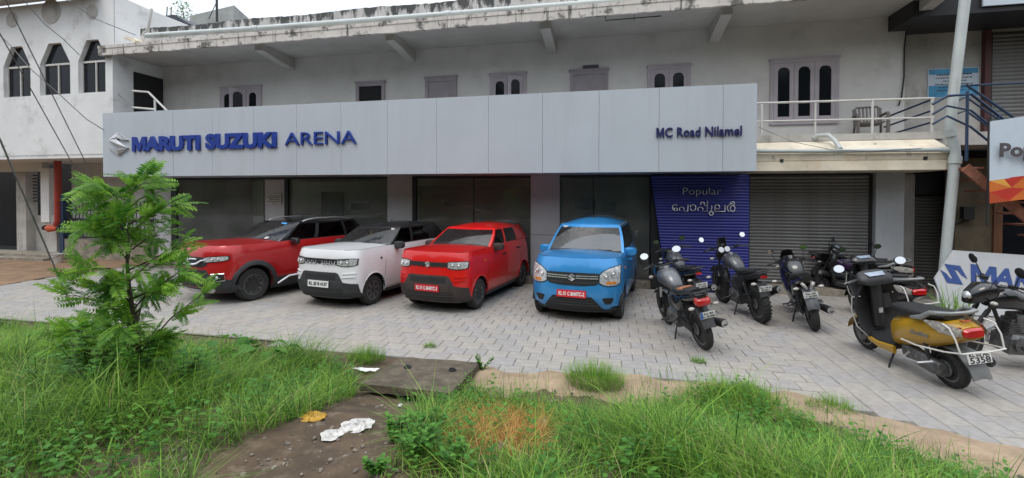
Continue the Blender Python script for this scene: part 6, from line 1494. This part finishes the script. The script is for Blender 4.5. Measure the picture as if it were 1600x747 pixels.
    m = MB(); m.tube([(.30, .17, .30), (.22, .30, .29), (.02, .30, .30), (-.02, .18, .31)], .012, 6); part('saree_guard', m, M['steel'], b)
    if g('guard'):
        gm = M['rail_white']
        for s in (-1, 1):
            m = MB(); m.tube([(wb-.30, s*.17, .28), (wb-.22, s*.24, .40), (wb-.19, s*.26, .60), (wb-.22, s*.25, .78), (wb-.30, s*.20, .80)], .007, 6); part('front_guard', m, gm, b)
        m = MB(); m.tube([(.35, .20, .44), (.1, .235, .455), (-.25, .235, .50), (-.42, .20, .53), (-.46, 0, .535), (-.42, -.20, .53), (-.25, -.235, .50), (.1, -.235, .455), (.35, -.20, .44)], .0085, 6)
        part('rear_guard', m, gm, b)
        for s in (-1, 1):
            m = MB(); m.tube([(-.40, s*.205, .53), (-.38, s*.215, .66), (-.33, s*.215, .76), (-.24, s*.20, .78)], .008, 6); part('rear_guard', m, gm, b)
    return b
pH = pix(1489, 605, z=0)
sc_h = scooter('scooter', 'mustard yellow scooter with black leg shield and white tubular guards, nearest the camera', pH, 99, -9, M['yellow_body'], dict(inner=M['bike_matt'], headm=M['bike_matt'], plate=['KL 02 AK', ('5358', .5)], guard=True, mir=(.38, 1.17), mirs=.048, mtilt=.35))
sc_h.scale = (1.06, 1.06, 1.06)
# learner mark and script on the yellow scooter
for ch in sc_h.children:
    if ch.name.startswith('leg_shield'): ch.data.materials[0] = M['bike_matt']
m = MB(); m.tube([(-.245, .035, .808-.018), (-.275, .03, .788), (-.268, -.045, .789)], .009, 5); part('learner_mark', m, M['orange_acc'], sc_h)
me = text_mesh('Activa', .075, .002, .001, .3, M['grab'], sx=1.25); put('script_badge', me, sc_h, (.22, .196, .55), Matrix((Vector((-1, -.02, .06)).normalized(), Vector((.06, 0, 1)).normalized(), Vector((0, 1, 0)))).transposed().to_euler())
pG = pix(1418, 516, z=0)
scooter('scooter', 'black scooter with a broad red tail light, half hidden behind the yellow scooter', pG, 96, -6, M['bike_black'], dict(mir=(.30, 1.22), mirs=.042, mtilt=.1, guard=True))
pF = pix(1392, 470, z=0)
scooter('scooter', 'black scooter with an orange-red front edge, facing out beside the white pier', pF, 150, -6, M['bike_black'], dict(mir=(.28, 1.18), mirs=.045, mtilt=.0))
pI = pix(1552, 573, z=0)+Vector((.84, .12, 0))
motorcycle('motorcycle', 'black motorcycle facing left, cut off by the right edge of the photo', pI, 185, -8, M['bike_black'], dict(mirs=.06, mirz=.22, mirw=.9, mtilt=.3, mround=True))
# ================================================================== VERGE: slab, litter, plants
P0 = [pix(562, 597, z=.175), pix(703, 613, z=.175), pix(750, 565, z=.12), pix(631, 557, z=.12)]
mb = MB(); n_ = 9; rs2 = random.Random(8)
top = [[lerp(lerp(P0[0], P0[1], i/n_), lerp(P0[3], P0[2], i/n_), j/n_)+Vector((rs2.uniform(-.012, .012), rs2.uniform(-.012, .012), rs2.uniform(-.005, .005) - (.02 if i in (0, n_) or j in (0, n_) else 0)*.5)) for i in range(n_+1)] for j in range(n_+1)]
mb.grid(top); bot = [[v-Vector((0, 0, .075+rs2.uniform(-.012, .012))) for v in r] for r in top]
for a, b in ((top[0], bot[0]), (top[-1], bot[-1]), ([r[0] for r in top], [r[0] for r in bot]), ([r[-1] for r in top], [r[-1] for r in bot])): mb.grid([a, b])
mb.grid(bot); sl_ = tag(part('drain_slab', mb, M['concrete'], smooth=30), 'broken-edged mossy concrete slab lying over the drain at the edge of the paving', 'slab')
mb = MB()
for px, py in ((637, 574), (707, 578)):
    p = pix(px, py, z=.15); mb.tube([p+Vector((-.04, 0, .0)), p+Vector((-.02, 0, .022)), p+Vector((.02, 0, .022)), p+Vector((.04, 0, .0))], .009, 5); mb.lathe([(.045, .0), (.045, .004)], tuple(p), 'Z', 12)
part('lifting_ring', mb, M['black'], sl_, smooth=40)
def scrap(name, label, cat, poly, m, h=.02, seed=0):
    """crumpled sheet over a polygon given in photo pixels, lying on the land"""
    r = random.Random(seed); poly = [(lerp(a[0], b[0], t)+(r.uniform(-2.2, 2.2) if t else 0), lerp(a[1], b[1], t)+(r.uniform(-1.2, 1.2) if t else 0)) for a, b in zip(poly, poly[1:]+poly[:1]) for t in (0, .33, .66)]; pts = [pix(*p) for p in poly]; c = sum(pts, Vector())/len(pts); mb = MB(); rings = [[c+Vector((0, 0, h+.012))]*len(pts)]
    R_ = []
    for f in (.0, .2, .4, .6, .8, 1.0):
        R_.append([c+(p-c)*f+Vector((0, 0, .012+r.uniform(0, h)*(1 if 0 < f < 1 else .4))) for p in pts])
    mb.rings(R_, True, False); o = part(name, mb, m, smooth=0); return tag(o, label, cat)
scrap('plastic_wrapper', 'crumpled yellow wrapper lying on the bare soil', 'wrapper', [(468, 655), (476, 649), (492, 647), (511, 650), (506, 658), (490, 663), (472, 662)], mat('yellow_wrapper', (.58, .33, .04), .45, var=.2, scale=14), .03, 1)
scrap('paper_sheet', 'larger torn white paper sheet on the soil path', 'paper', [(530, 672), (536, 663), (556, 658), (578, 657), (586, 660), (580, 672), (562, 678), (540, 680)], M['paper'], .025, 2)
scrap('paper_sheet', 'smaller torn white paper sheet left of the larger one', 'paper', [(500, 681), (508, 676), (535, 673), (538, 681), (524, 690), (502, 693)], M['paper'], .02, 3)
scrap('board_offcut', 'pale thin offcut lying beside the concrete slab', 'offcut', [(549, 577), (570, 577), (594, 577), (586, 582), (566, 581)], M['sheet_white'], .01, 4)
scrap('crumpled_packet', 'small silver packet caught in the grass beside the dry patch', 'packet', [(841, 668), (842, 660), (849, 658), (857, 659), (856, 670), (848, 672)], M['steel'], .06, 5)
scrap('paper_bit', 'tiny white paper bit below the concrete slab', 'paper', [(622, 634), (626, 632), (630, 633), (627, 638), (623, 637)], M['paper'], .01, 6)
scrap('crumpled_cup', 'white crumpled cup in the burnt straw', 'litter', [(777, 702), (782, 697), (790, 700), (788, 706), (780, 708)], M['paper'], .04, 7)
def topix(X, Y, Z):
    X, Y, Z = np.asarray(X, float), np.asarray(Y, float), np.asarray(Z, float)-CAMH
    x = X*cos(CYAW)+Y*sin(CYAW); y = -X*sin(CYAW)+Y*cos(CYAW)
    yy = y*cos(CP)-Z*sin(CP); zz = y*sin(CP)+Z*cos(CP); yy = np.maximum(yy, .05)
    return CCX+CF*x/yy, CCY-CF*zz/yy
def inpoly(px, py, poly):
    r = np.zeros(len(px), bool); n = len(poly)
    for i in range(n):
        x0, y0 = poly[i]; x1, y1 = poly[(i+1) % n]
        if y0 == y1: continue
        c = ((y0 > py) != (y1 > py)) & (px < (x1-x0)*(py-y0)/(y1-y0)+x0); r ^= c
    return r
landv = np.vectorize(lambda x, y: max(land(x, y), -.012))
def sample(n, poly, box, seed, edge=0):
    r = np.random.default_rng(seed); X = r.uniform(box[0], box[1], n); Y = r.uniform(box[2], box[3], n); Z = landv(X, Y)
    u, v = topix(X, Y, Z); k = inpoly(u, v, poly)
    return X[k], Y[k], Z[k]
def blades(name, X, Y, Z, H, Wd, m, seed, bend=.6, spread=1.0, az=None, tone=None, seg=4, parent=None):
    r = np.random.default_rng(seed); n = len(X); H = np.asarray(H); a = r.uniform(0, 2*pi, n) if az is None else az
    bd = bend*r.uniform(.2, 1.6, n); dx, dy = np.cos(a), np.sin(a); sx, sy = -dy, dx
    tw = r.uniform(-.8, .8, n); V = np.empty((n, seg*2+1, 3)); 
    for i in range(seg):
        t = i/seg; out = H*bd*(t**1.7)*spread; z = H*(t-.45*bd.clip(0, 1.3)*t*t*.8); wdt = Wd*(1-t*.75)*(.7+.6*t*(1-t))
        cx, cy = X+dx*out, Y+dy*out; ex, ey = sx*np.cos(tw*t)+dx*np.sin(tw*t), sy*np.cos(tw*t)+dy*np.sin(tw*t)
        V[:, 2*i, 0] = cx-ex*wdt; V[:, 2*i, 1] = cy-ey*wdt; V[:, 2*i, 2] = Z+z-.01; V[:, 2*i+1, 0] = cx+ex*wdt; V[:, 2*i+1, 1] = cy+ey*wdt; V[:, 2*i+1, 2] = Z+z-.01
    out = H*bd*spread; V[:, -1, 0] = X+dx*out; V[:, -1, 1] = Y+dy*out; V[:, -1, 2] = Z+H*(1-.45*bd.clip(0, 1.3)*.8)
    nv = seg*2+1; base = (np.arange(n)*nv)[:, None]
    quads = np.concatenate([base+np.array([[2*i, 2*i+1, 2*i+3, 2*i+2]]) for i in range(seg-1)], 1).reshape(-1, 4); tris = base+np.array([[2*seg-2, 2*seg-1, 2*seg]])
    me = bpy.data.meshes.new(name); me.vertices.add(n*nv); me.vertices.foreach_set('co', V.ravel())
    nq, ntri = len(quads), len(tris); me.loops.add(nq*4+ntri*3); me.loops.foreach_set('vertex_index', np.concatenate([quads.ravel(), tris.ravel()]).astype(np.int32))
    me.polygons.add(nq+ntri); me.polygons.foreach_set('loop_start', np.concatenate([np.arange(nq)*4, nq*4+np.arange(ntri)*3]).astype(np.int32))
    me.update(calc_edges=True); me.materials.append(m)
    tn = r.uniform(0, .92, n) if tone is None else tone
    at = me.attributes.new('tone', 'FLOAT', 'POINT'); at.data.foreach_set('value', np.repeat(tn, nv).astype(np.float32))
    return put(name, me, parent)
def fbm(X, Y, s=1.0, seed=0):
    r = np.random.default_rng(seed); o = np.zeros_like(X)
    for k in range(6): a, f, p = r.uniform(0, 2*pi), s*r.uniform(.8, 2.6), r.uniform(0, 6); o += np.sin((X*cos(a)+Y*sin(a))*f+p)
    return o/6
DRY = [(690, 672), (740, 650), (800, 655), (870, 672), (872, 715), (800, 735), (730, 728), (690, 702)]
LG = [(-60, 520), (60, 518), (150, 530), (260, 541), (330, 544), (430, 550), (505, 566), (552, 592), (556, 622), (500, 645), (440, 668), (385, 690), (352, 712), (315, 738), (285, 830), (-80, 900)]
RG = [(672, 650), (700, 632), (735, 612), (790, 628), (900, 640), (1040, 632), (1090, 614), (1170, 612), (1250, 652), (1310, 688), (1370, 710), (1450, 738), (1540, 752), (1680, 768), (1800, 900), (540, 900), (590, 760), (625, 705), (645, 672)]
for poly, box, n, sd in ((LG, (-10, 0, .3, 6.2), 150000, 1), (RG, (-2.5, 4.5, 1.2, 5.6), 130000, 2)):
    X, Y, Z = sample(n, poly, box, sd); r = np.random.default_rng(sd+20)
    q = fbm(X, Y, 2.2, sd); keep = r.uniform(0, 1, len(X)) < (.52 if sd == 1 else .36)+.55*(q+.35); u_, v_ = topix(X, Y, Z); keep &= ~(inpoly(u_, v_, DRY) & (r.uniform(0, 1, len(X)) < .88)); X, Y, Z, q = X[keep], Y[keep], Z[keep], q[keep]
    d_ = np.hypot(X, Y); H = ((.115 if sd == 1 else .09)+.19*(q+.5).clip(0, 1.2))*r.uniform(.5, 1.5, len(X))*(1.15 if sd == 1 else .95); tall = r.uniform(0, 1, len(X)) < .03; H[tall] *= 1.8
    Wd = r.uniform(.0020, .0052, len(X))*np.where(r.uniform(0, 1, len(X)) < .12, 1.9, 1)
    tone = (r.uniform(-.2, 1.05, len(X))*.85+.10+.30*fbm(X, Y, 1.3, sd+5)).clip(0, .92); dry_ = r.uniform(0, 1, len(X)) < .06; tone[dry_] = 1.0
    tag(blades('grass', X, Y, Z, H, Wd, M['grass'], sd+40, bend=1.05, tone=tone), kind='stuff')
# thin scattered stalks on the sandy border and path edge
X, Y, Z = sample(16000, [(760, 590), (900, 600), (1080, 590), (1250, 625), (1420, 690), (1600, 740), (1500, 760), (1200, 690), (900, 650), (700, 640)], (-2.5, 4.5, 2.5, 6), 9); r = np.random.default_rng(9); k = r.uniform(0, 1, len(X)) < .30
tag(blades('sparse_grass', X[k], Y[k], Z[k]+.02, r.uniform(.08, .34, k.sum()), r.uniform(.0014, .003, k.sum()), M['grass'], 91, bend=.5), kind='stuff')
mb = MB(); rg_ = random.Random(77)
for _ in range(900):
    q = pix(rg_.uniform(240, 1600), rg_.uniform(600, 746))
    if q.y > edge_y(q.x)-.1: continue
    s = rg_.choice((.004, .006, .008, .012, .02)); mb.ell((q.x, q.y, q.z+s*.2), s*rg_.uniform(.7, 1.4), s*rg_.uniform(.7, 1.2), s*.6, 6, 4, rot=Matrix.Rotation(rg_.uniform(0, 3), 3, 'Z'))
tag(part('gravel', mb, mat('pebble', (.26, .22, .18), .9, var=.3, scale=9), smooth=60), kind='stuff')
# burnt straw patch
X, Y, Z = sample(26000, [(690, 668), (740, 650), (800, 655), (860, 672), (862, 712), (800, 728), (730, 722), (692, 700)], (-2.5, 1.5, 2, 5), 12); r = np.random.default_rng(12); k = r.uniform(0, 1, len(X)) < .8
tag(blades('dry_grass', X[k], Y[k], Z[k]+.02, r.uniform(.07, .26, k.sum()), r.uniform(.0016, .0036, k.sum()), M['dry'], 92, bend=1.3), kind='stuff')
def leaf(mb, c, d, up, L, W_, tone=0, fold=.18):
    d = Vector(d).normalized(); up = Vector(up); s = d.cross(up).normalized(); u = s.cross(d).normalized(); c = Vector(c)
    prof = ((0, .04), (.18, .62), (.42, 1), (.72, .62), (1, .02)); A = []
    for t, w_ in prof:
        p = c+d*(L*t)-u*(L*.22*t*t); A.append([p+s*(W_*w_)+u*(fold*W_*w_), p, p-s*(W_*w_)+u*(fold*W_*w_)])
    o = len(mb.v); mb.grid(A); mb.t[o:] = [tone]*(len(mb.v)-o)
# small-leaved weeds through the grass (uncountable)
mb = MB(); rw = random.Random(21)
def weed(mb, p, h, nl, L, tone0):
    a0 = rw.uniform(0, 6); tip = Vector((rw.uniform(-.3, .3)*h, rw.uniform(-.3, .3)*h, h))
    for k in range(nl):
        t = .25+.75*k/nl; a = a0+k*2.4; q = p+tip*t; sz = L*(1.1-.5*t)
        leaf(mb, q, (cos(a), sin(a), .25+.3*t), (0, 0, 1), sz, sz*.36, min(1, max(0, tone0+rw.uniform(-.2, .2))))
for poly, box, n, sd, keep in ((LG, (-10, 0, .6, 6.2), 3000, 31, .7), (RG, (-2.5, 4.5, 1.6, 5.6), 2600, 32, .7)):
    X, Y, Z = sample(n, poly, box, sd); q = fbm(X, Y, 1.6, sd+3)
    for x, y, z, f in zip(X, Y, Z, q):
        if rw.random() < keep*(.75+f): weed(mb, Vector((x, y, z)), rw.uniform(.10, .30), rw.randint(5, 9), rw.uniform(.035, .08), rw.uniform(.2, .8))
tag(part('ground_cover', mb, M['weed'], smooth=180), kind='stuff')
# leafy weeds one can tell apart: dense bush of small leaves by the soil path
def weed_plant(name, label, p, h, n_st, L, group, seed, spread=.5):
    r = random.Random(seed); t = thing(name, label, 'weed', tuple(p), 0, group); st_ = MB(); lf = MB()
    for s in range(n_st):
        a = r.uniform(0, 6.28); b = spread*r.uniform(.2, 1); tip = Vector((cos(a)*b*h, sin(a)*b*h, h*r.uniform(.6, 1.05))); st_.tube([(0, 0, 0), tip*.5+Vector((0, 0, h*.06)), tip], [.004, .003, .0015], 5)
        for k in range(9):
            f = .2+.8*k/8; q = tip*f; aa = r.uniform(0, 6.28)
            for s2 in (0, pi): leaf(lf, q, (cos(aa+s2), sin(aa+s2), .3), (0, 0, 1), L*r.uniform(.7, 1.1)*(1.15-.4*f), L*.36, r.uniform(.2, .95))
    part('stem', st_, M['bark'], t, smooth=60); o = part('foliage', lf, M['weed'], t, smooth=180); o['kind'] = 'stuff'; return t
wl = ['small-leaved green weed at the right edge of the soil path, nearest the white paper', 'small-leaved green weed leaning over the soil path below the white paper', 'bushy small-leaved weed left of the burnt straw', 'low small-leaved weed at the bottom end of the soil path', 'bushy small-leaved weed in front of the burnt straw', 'small-leaved weed standing at the corner of the concrete slab']
for k, (px, py, h, n, L) in enumerate(((618, 692, .22, 8, .05), (650, 715, .24, 9, .05), (668, 690, .22, 9, .05), (590, 742, .12, 5, .045), (705, 735, .2, 9, .05), (752, 580, .22, 4, .05))):
    weed_plant('leafy_weed', wl[k], pix(px, py), h, n, L, 'small-leaved weeds by the soil path', 50+k, .7)
# broad-leaved creepers at the far edge of the left grass
def broad_leaf_mesh(tone):
    mb = MB(); prof = ((0, .30), (.10, .62), (.3, .95), (.55, .85), (.8, .45), (1, .03)); A = []
    for t, w_ in prof: A.append([(t-.1*(1 if w_ < .4 and t == 0 else 0)*abs(f), f*w_*.55, .10*abs(f)*w_-.25*t*t) for f in (-1, -.5, 0, .5, 1)])
    mb.grid(A); mb.t = [tone]*len(mb.v); return mb.mesh('leaf', M['weed'], smooth=180)
blm = [broad_leaf_mesh(t) for t in (.25, .5, .75)]
def creeper(label, p, n, rad, L, seed):
    r = random.Random(seed); t = thing('broad_leaf_creeper', label, 'creeper', tuple(p), 0, 'broad-leaved creepers at the grass edge'); sb = MB()
    for k in range(n):
        a = r.uniform(0, 6.28); b = rad*sqrt(r.random()); q = Vector((cos(a)*b, sin(a)*b*.6, r.uniform(.16, .38))); sb.tube([(q.x*.4, q.y*.4, 0), (q.x*.8, q.y*.8, q.z*.8), q], .0025, 4)
        o = put('leaf', blm[r.randrange(3)], t, q, (r.uniform(-.3, .3), r.uniform(-.1, .5), a+r.uniform(-.6, .6))); s = L*r.uniform(.7, 1.2); o.scale = (s, s, s)
    part('stem', sb, M['bark'], t, smooth=60); return t
creeper('broad-leaved creeper at the far grass edge, nearest the concrete slab', pix(410, 585), 16, .42, .15, 1); creeper('broad-leaved creeper at the far grass edge right of the sapling', pix(340, 575), 16, .38, .15, 2); creeper('broad-leaved creeper around the foot of the sapling', pix(265, 600), 14, .4, .14, 3)
# grass tufts on and beside the paving
def tuft(label, px, py, rad, h, n, seed, z=None, w_=.0025, bend=.55):
    p = pix(px, py, z=z) if z is not None else pix(px, py); r = np.random.default_rng(seed); a = r.uniform(0, 2*pi, n); b = rad*np.sqrt(r.uniform(0, 1, n))
    o = blades('grass_tuft', b*np.cos(a), b*np.sin(a)*.7, np.zeros(n), h*r.uniform(.4, 1.15, n)*(1-.35*b/rad), w_*r.uniform(.5, 1.3, n), M['grass'], seed, bend, az=a+r.uniform(-.9, .9, n)); o.location = p
    return tag(o, label, 'grass tuft', 'grass tufts growing in the paving')
tuft('grass tuft at the paving edge in front of the white hatchback', 572, 562, .26, .26, 900, 1, 0)
tuft('small grass tuft on the paving in front of the red hatchback', 672, 542, .09, .11, 240, 2, 0)
tuft('largest grass tuft, at the paving edge before the blue hatchback', 930, 600, .32, .34, 1700, 3, .01, bend=.6)
tuft('small grass tuft just in front of the nearest motorcycle wheel', 1091, 566, .09, .13, 260, 4, 0)
tuft('grass tuft at the sandy paving edge left of the yellow scooter', 1298, 640, .22, .20, 600, 5, .0)
tuft('grass tuft at the sandy edge below the nearest motorcycle', 1160, 622, .34, .22, 900, 6, .02)
p = pix(1487, 500, z=0); n = 70; r = np.random.default_rng(5); a = r.uniform(0, 2*pi, n)
o = blades('tall_grass', .14*r.normal(0, 1, n), .08*r.normal(0, 1, n), np.zeros(n), r.uniform(.4, .85, n), r.uniform(.006, .012, n), M['grass'], 7, .6, az=a, tone=r.uniform(.3, .9, n)); o.location = p; tag(o, 'clump of broad-bladed tall grass before the leaning grey sign board', 'plant')
# the sapling
def frond_mesh(seed, n=10):
    r = random.Random(seed); mb = MB(); mb.tube([(0, 0, 0), (.5, 0, .05), (1, 0, -.08)], [.010, .007, .003], 4); mb.t = [.3]*len(mb.v)
    tone = r.uniform(.1, .9)
    for k in range(n):
        t = .12+.86*k/(n-1); z = .10*t-.18*t*t
        for s in (-1, 1):
            l = .30*(sin(pi*(.12+.8*t))**.6)*r.uniform(.85, 1.1); leaf(mb, (t, 0, z), (.45, s, r.uniform(-.15, .12)), (0, 0, 1), l, l*.18, min(1, max(0, tone+r.uniform(-.18, .18))), .1)
    return mb.mesh('frond', M['frond'], smooth=180)
def spray_mesh(seed):
    r = random.Random(seed+70); mb = MB()
    for k in range(3):
        q = frond_mesh(seed*3+k); a = np.empty(len(q.vertices)*3); q.vertices.foreach_get('co', a); tn = np.empty(len(q.vertices)); q.attributes['tone'].data.foreach_get('value', tn)
        s = r.uniform(.7, 1.05); R_ = Matrix.Translation((r.uniform(0, .3), r.uniform(-.05, .05), r.uniform(-.1, .1))) @ Euler((r.uniform(-.7, .7), r.uniform(-.7, .5), (-1 if k % 2 else 1)*r.uniform(.15, 1.1))).to_matrix().to_4x4() @ Matrix.Scale(s, 4)
        o = len(mb.v); mb.v += [tuple(R_ @ Vector(v)) for v in a.reshape(-1, 3)]; mb.f += [tuple(i+o for i in pl.vertices) for pl in q.polygons]; mb.m += [0]*len(q.polygons); mb.t += list((tn+r.uniform(-.3, .3)).clip(0, 1)); bpy.data.meshes.remove(q)
    return mb.mesh('leaf_spray', M['frond'], smooth=180)
fm = [spray_mesh(k) for k in range(7)]
def sapling(name, label, base, top, branches, L0, L1, fr_len, seed, low=.1, nf=6, cat='sapling'):
    r = random.Random(seed); t = thing(name, label, cat, tuple(base)); T = Vector(top)-Vector(base); mb = MB()
    tr = lambda f: T*f+Vector((.05*sin(f*5), .04*sin(f*7+1), 0)); mb.tube([tr(f) for f in np.linspace(0, 1, 9)], [.026-.021*f for f in np.linspace(0, 1, 9)], 8); part('trunk', mb, M['bark'], t, smooth=60); nfr = 0
    for k in range(branches):
        f = low+(1-low)*(k+.3)/branches; a = k*2.4+r.uniform(-.9, .9); l = lerp(L0, L1, f)*r.uniform(.45, 1.35); b0 = tr(min(1, f)); d = Vector((cos(a), sin(a)*.85, r.uniform(.2, 1.15))); b1 = b0+d*l; mb = MB(); mid = b0+d*l*.5+Vector((0, 0, .04*l)); b1.z -= .12*l; mb.tube([b0, mid, b1], [.009, .006, .003], 5); br_ = part('branch', mb, M['bark'], t, smooth=60)
        for j in range(nf):
            u = .3+.7*j/(nf-1) if nf > 1 else 1; q = lerp(lerp(b0, mid, min(1, u*2)), b1, max(0, u*2-1)); aa = a+(1 if j % 2 else -1)*r.uniform(.4, 1.2)*(1 if j < nf-1 else .2)
            o = put('leaf_spray', fm[r.randrange(7)], t, q, (r.uniform(-.8, .8), r.uniform(-.6, .6), aa+r.uniform(-.5, .5))); s = fr_len*r.uniform(.7, 1.25); o.scale = (s, s, s); nfr += 1
    return t
bs = pix(207, 610); tp = Vector((0, 0, 0)); D_ = math.hypot(bs.x, bs.y); tpp = pix(203, 292, y=bs.y+.02)
sapling('sapling', 'young green sapling with feathery compound leaves in the left grass', bs, tpp, 36, .44, .20, .225, 3, .0, 5)
b2 = pix(86, 560); sapling('sapling', 'low seedling with feathery leaves left of the tall sapling', b2, b2+Vector((.02, 0, .42)), 7, .30, .15, .18, 5, .2, 3); b3 = pix(130, 585)
sapling('sapling', 'second low seedling crowding the foot of the tall sapling', b3, b3+Vector((.0, 0, .5)), 9, .34, .18, .18, 6, .1, 4)
for k, (dx, dy, h) in enumerate(((-.30, -.1, .5), (.28, -.15, .55), (.05, -.30, .45), (-.55, .0, .4), (.5, .05, .4))):
    q = bs+Vector((dx, dy, 0)); q.z = land(q.x, q.y); weed_plant('leafy_weed', ('bushy weed at the left foot of the sapling', 'bushy weed at the right foot of the sapling', 'bushy weed before the sapling trunk', 'bushy weed between the sapling and the low seedling', 'bushy weed right of the sapling beside the creepers')[k], q, h, 12, .07, 'bushy weeds round the sapling', 90+k, .55)
# tree on the roof line far behind
tt = thing('small_tree', 'small leafy tree top showing above the roof at the left', 'tree', tuple(pix(287, 40, y=15))); r = random.Random(9); mb = MB(); mb.tube([(0, 0, -.6), (.02, 0, .2), (-.05, 0, .8)], [.03, .02, .008], 6); part('trunk', mb, M['bark'], tt); mb = MB()
for k in range(260):
    a, b, c = r.gauss(0, .16), r.gauss(0, .16), r.uniform(-.35, .95); leaf(mb, (a-.06, b, c), (r.gauss(0, 1), r.gauss(0, 1), r.uniform(-.4, .6)), (0, 0, 1), r.uniform(.07, .14), .03, r.random())
part('crown', mb, M['weed'], tt, smooth=180)['kind'] = 'stuff'
# wires
def cable(name, label, pts, r, cat='cable'):
    mb = MB(); mb.tube(pts, r, 6); return tag(part(name, mb, M['wire'], smooth=60), label, cat)
vs = pix(112, 480, z=.0); ve = pix(0, 218, y=5.3)
dv_ = (ve-vs); stw = cable('stay_wire', 'thick stay wire with a vine climbing it, leaning to the upper left', [vs, ve+dv_*.25], .014); mb = MB(); r = random.Random(2)
for k in range(46):
    f = r.random()**.8; q = vs+dv_*f; a = r.uniform(0, 6.28); leaf(mb, q, (cos(a), sin(a), .2), (0, 0, 1), r.uniform(.03, .06), .016, r.random())
o = part('vine', mb, M['weed'], stw, smooth=180); o['kind'] = 'stuff'
for k, (a, b, ya, yb, lab) in enumerate((((26, 35), (182, 352), 5.6, 8.6, 'taut stay wire dropping behind the sapling from the upper left'), ((4, 60), (168, 354), 5.4, 8.6, 'taut stay wire dropping behind the sapling, left of its twin'))):
    p, q = pix(*a, y=ya), pix(*b, y=yb); cable('stay_wire', lab, [p+(p-q)*.3, q+(q-p)*.03], .009)
cable('overhead_cable', 'sagging overhead cable crossing the pointed windows down to the sign', [pix(-5, 50, y=9), pix(20, 75, y=9.1), pix(47, 107, y=9.2), pix(90, 145, y=9.4), pix(136, 187, y=9.6), pix(162, 203, y=9.79)], .011)
cable('overhead_cable', 'overhead cable running from the top edge to the window beside the veranda', [pix(33, -4, y=9), pix(70, 38, y=9.6), pix(100, 62, y=10), pix(124, 86, y=10.9)], .010); cable('overhead_cable', 'overhead cable running from the top edge to the left end of the roof', [pix(100, -3, y=9), pix(150, 30, y=9.9), pix(212, 55, y=10.6)], .010)
cable('drop_cable', 'thin drop cable hanging from the window beside the veranda to the rail', [pix(166, 127, y=10.9), pix(190, 152, y=10.9), pix(208, 167, y=10.88)], .008)
cable('loose_cable', 'thin black cable sagging along the balcony ledge over the drain pipe', [pix(1186, 199, y=10.9), pix(1240, 222, y=10.5), pix(1300, 234, y=10.3), pix(1360, 236, y=10.3), pix(1440, 232, y=10.3)], .006)
# trees across the road, behind the camera: what the glass and the paint reflect
mb = MB(); r = random.Random(4)
for k in range(46):
  for _q in range(2):
    x = -46+k*2.1+r.uniform(-1, 1); h = r.uniform(9, 15); mb.ell((x, -21+r.uniform(-3, 3), h*.5), r.uniform(2, 3.6), r.uniform(1.6, 2.6), h*.55, 10, 7)
tag(part('roadside_trees', mb, M['treemass'], smooth=180), kind='stuff')
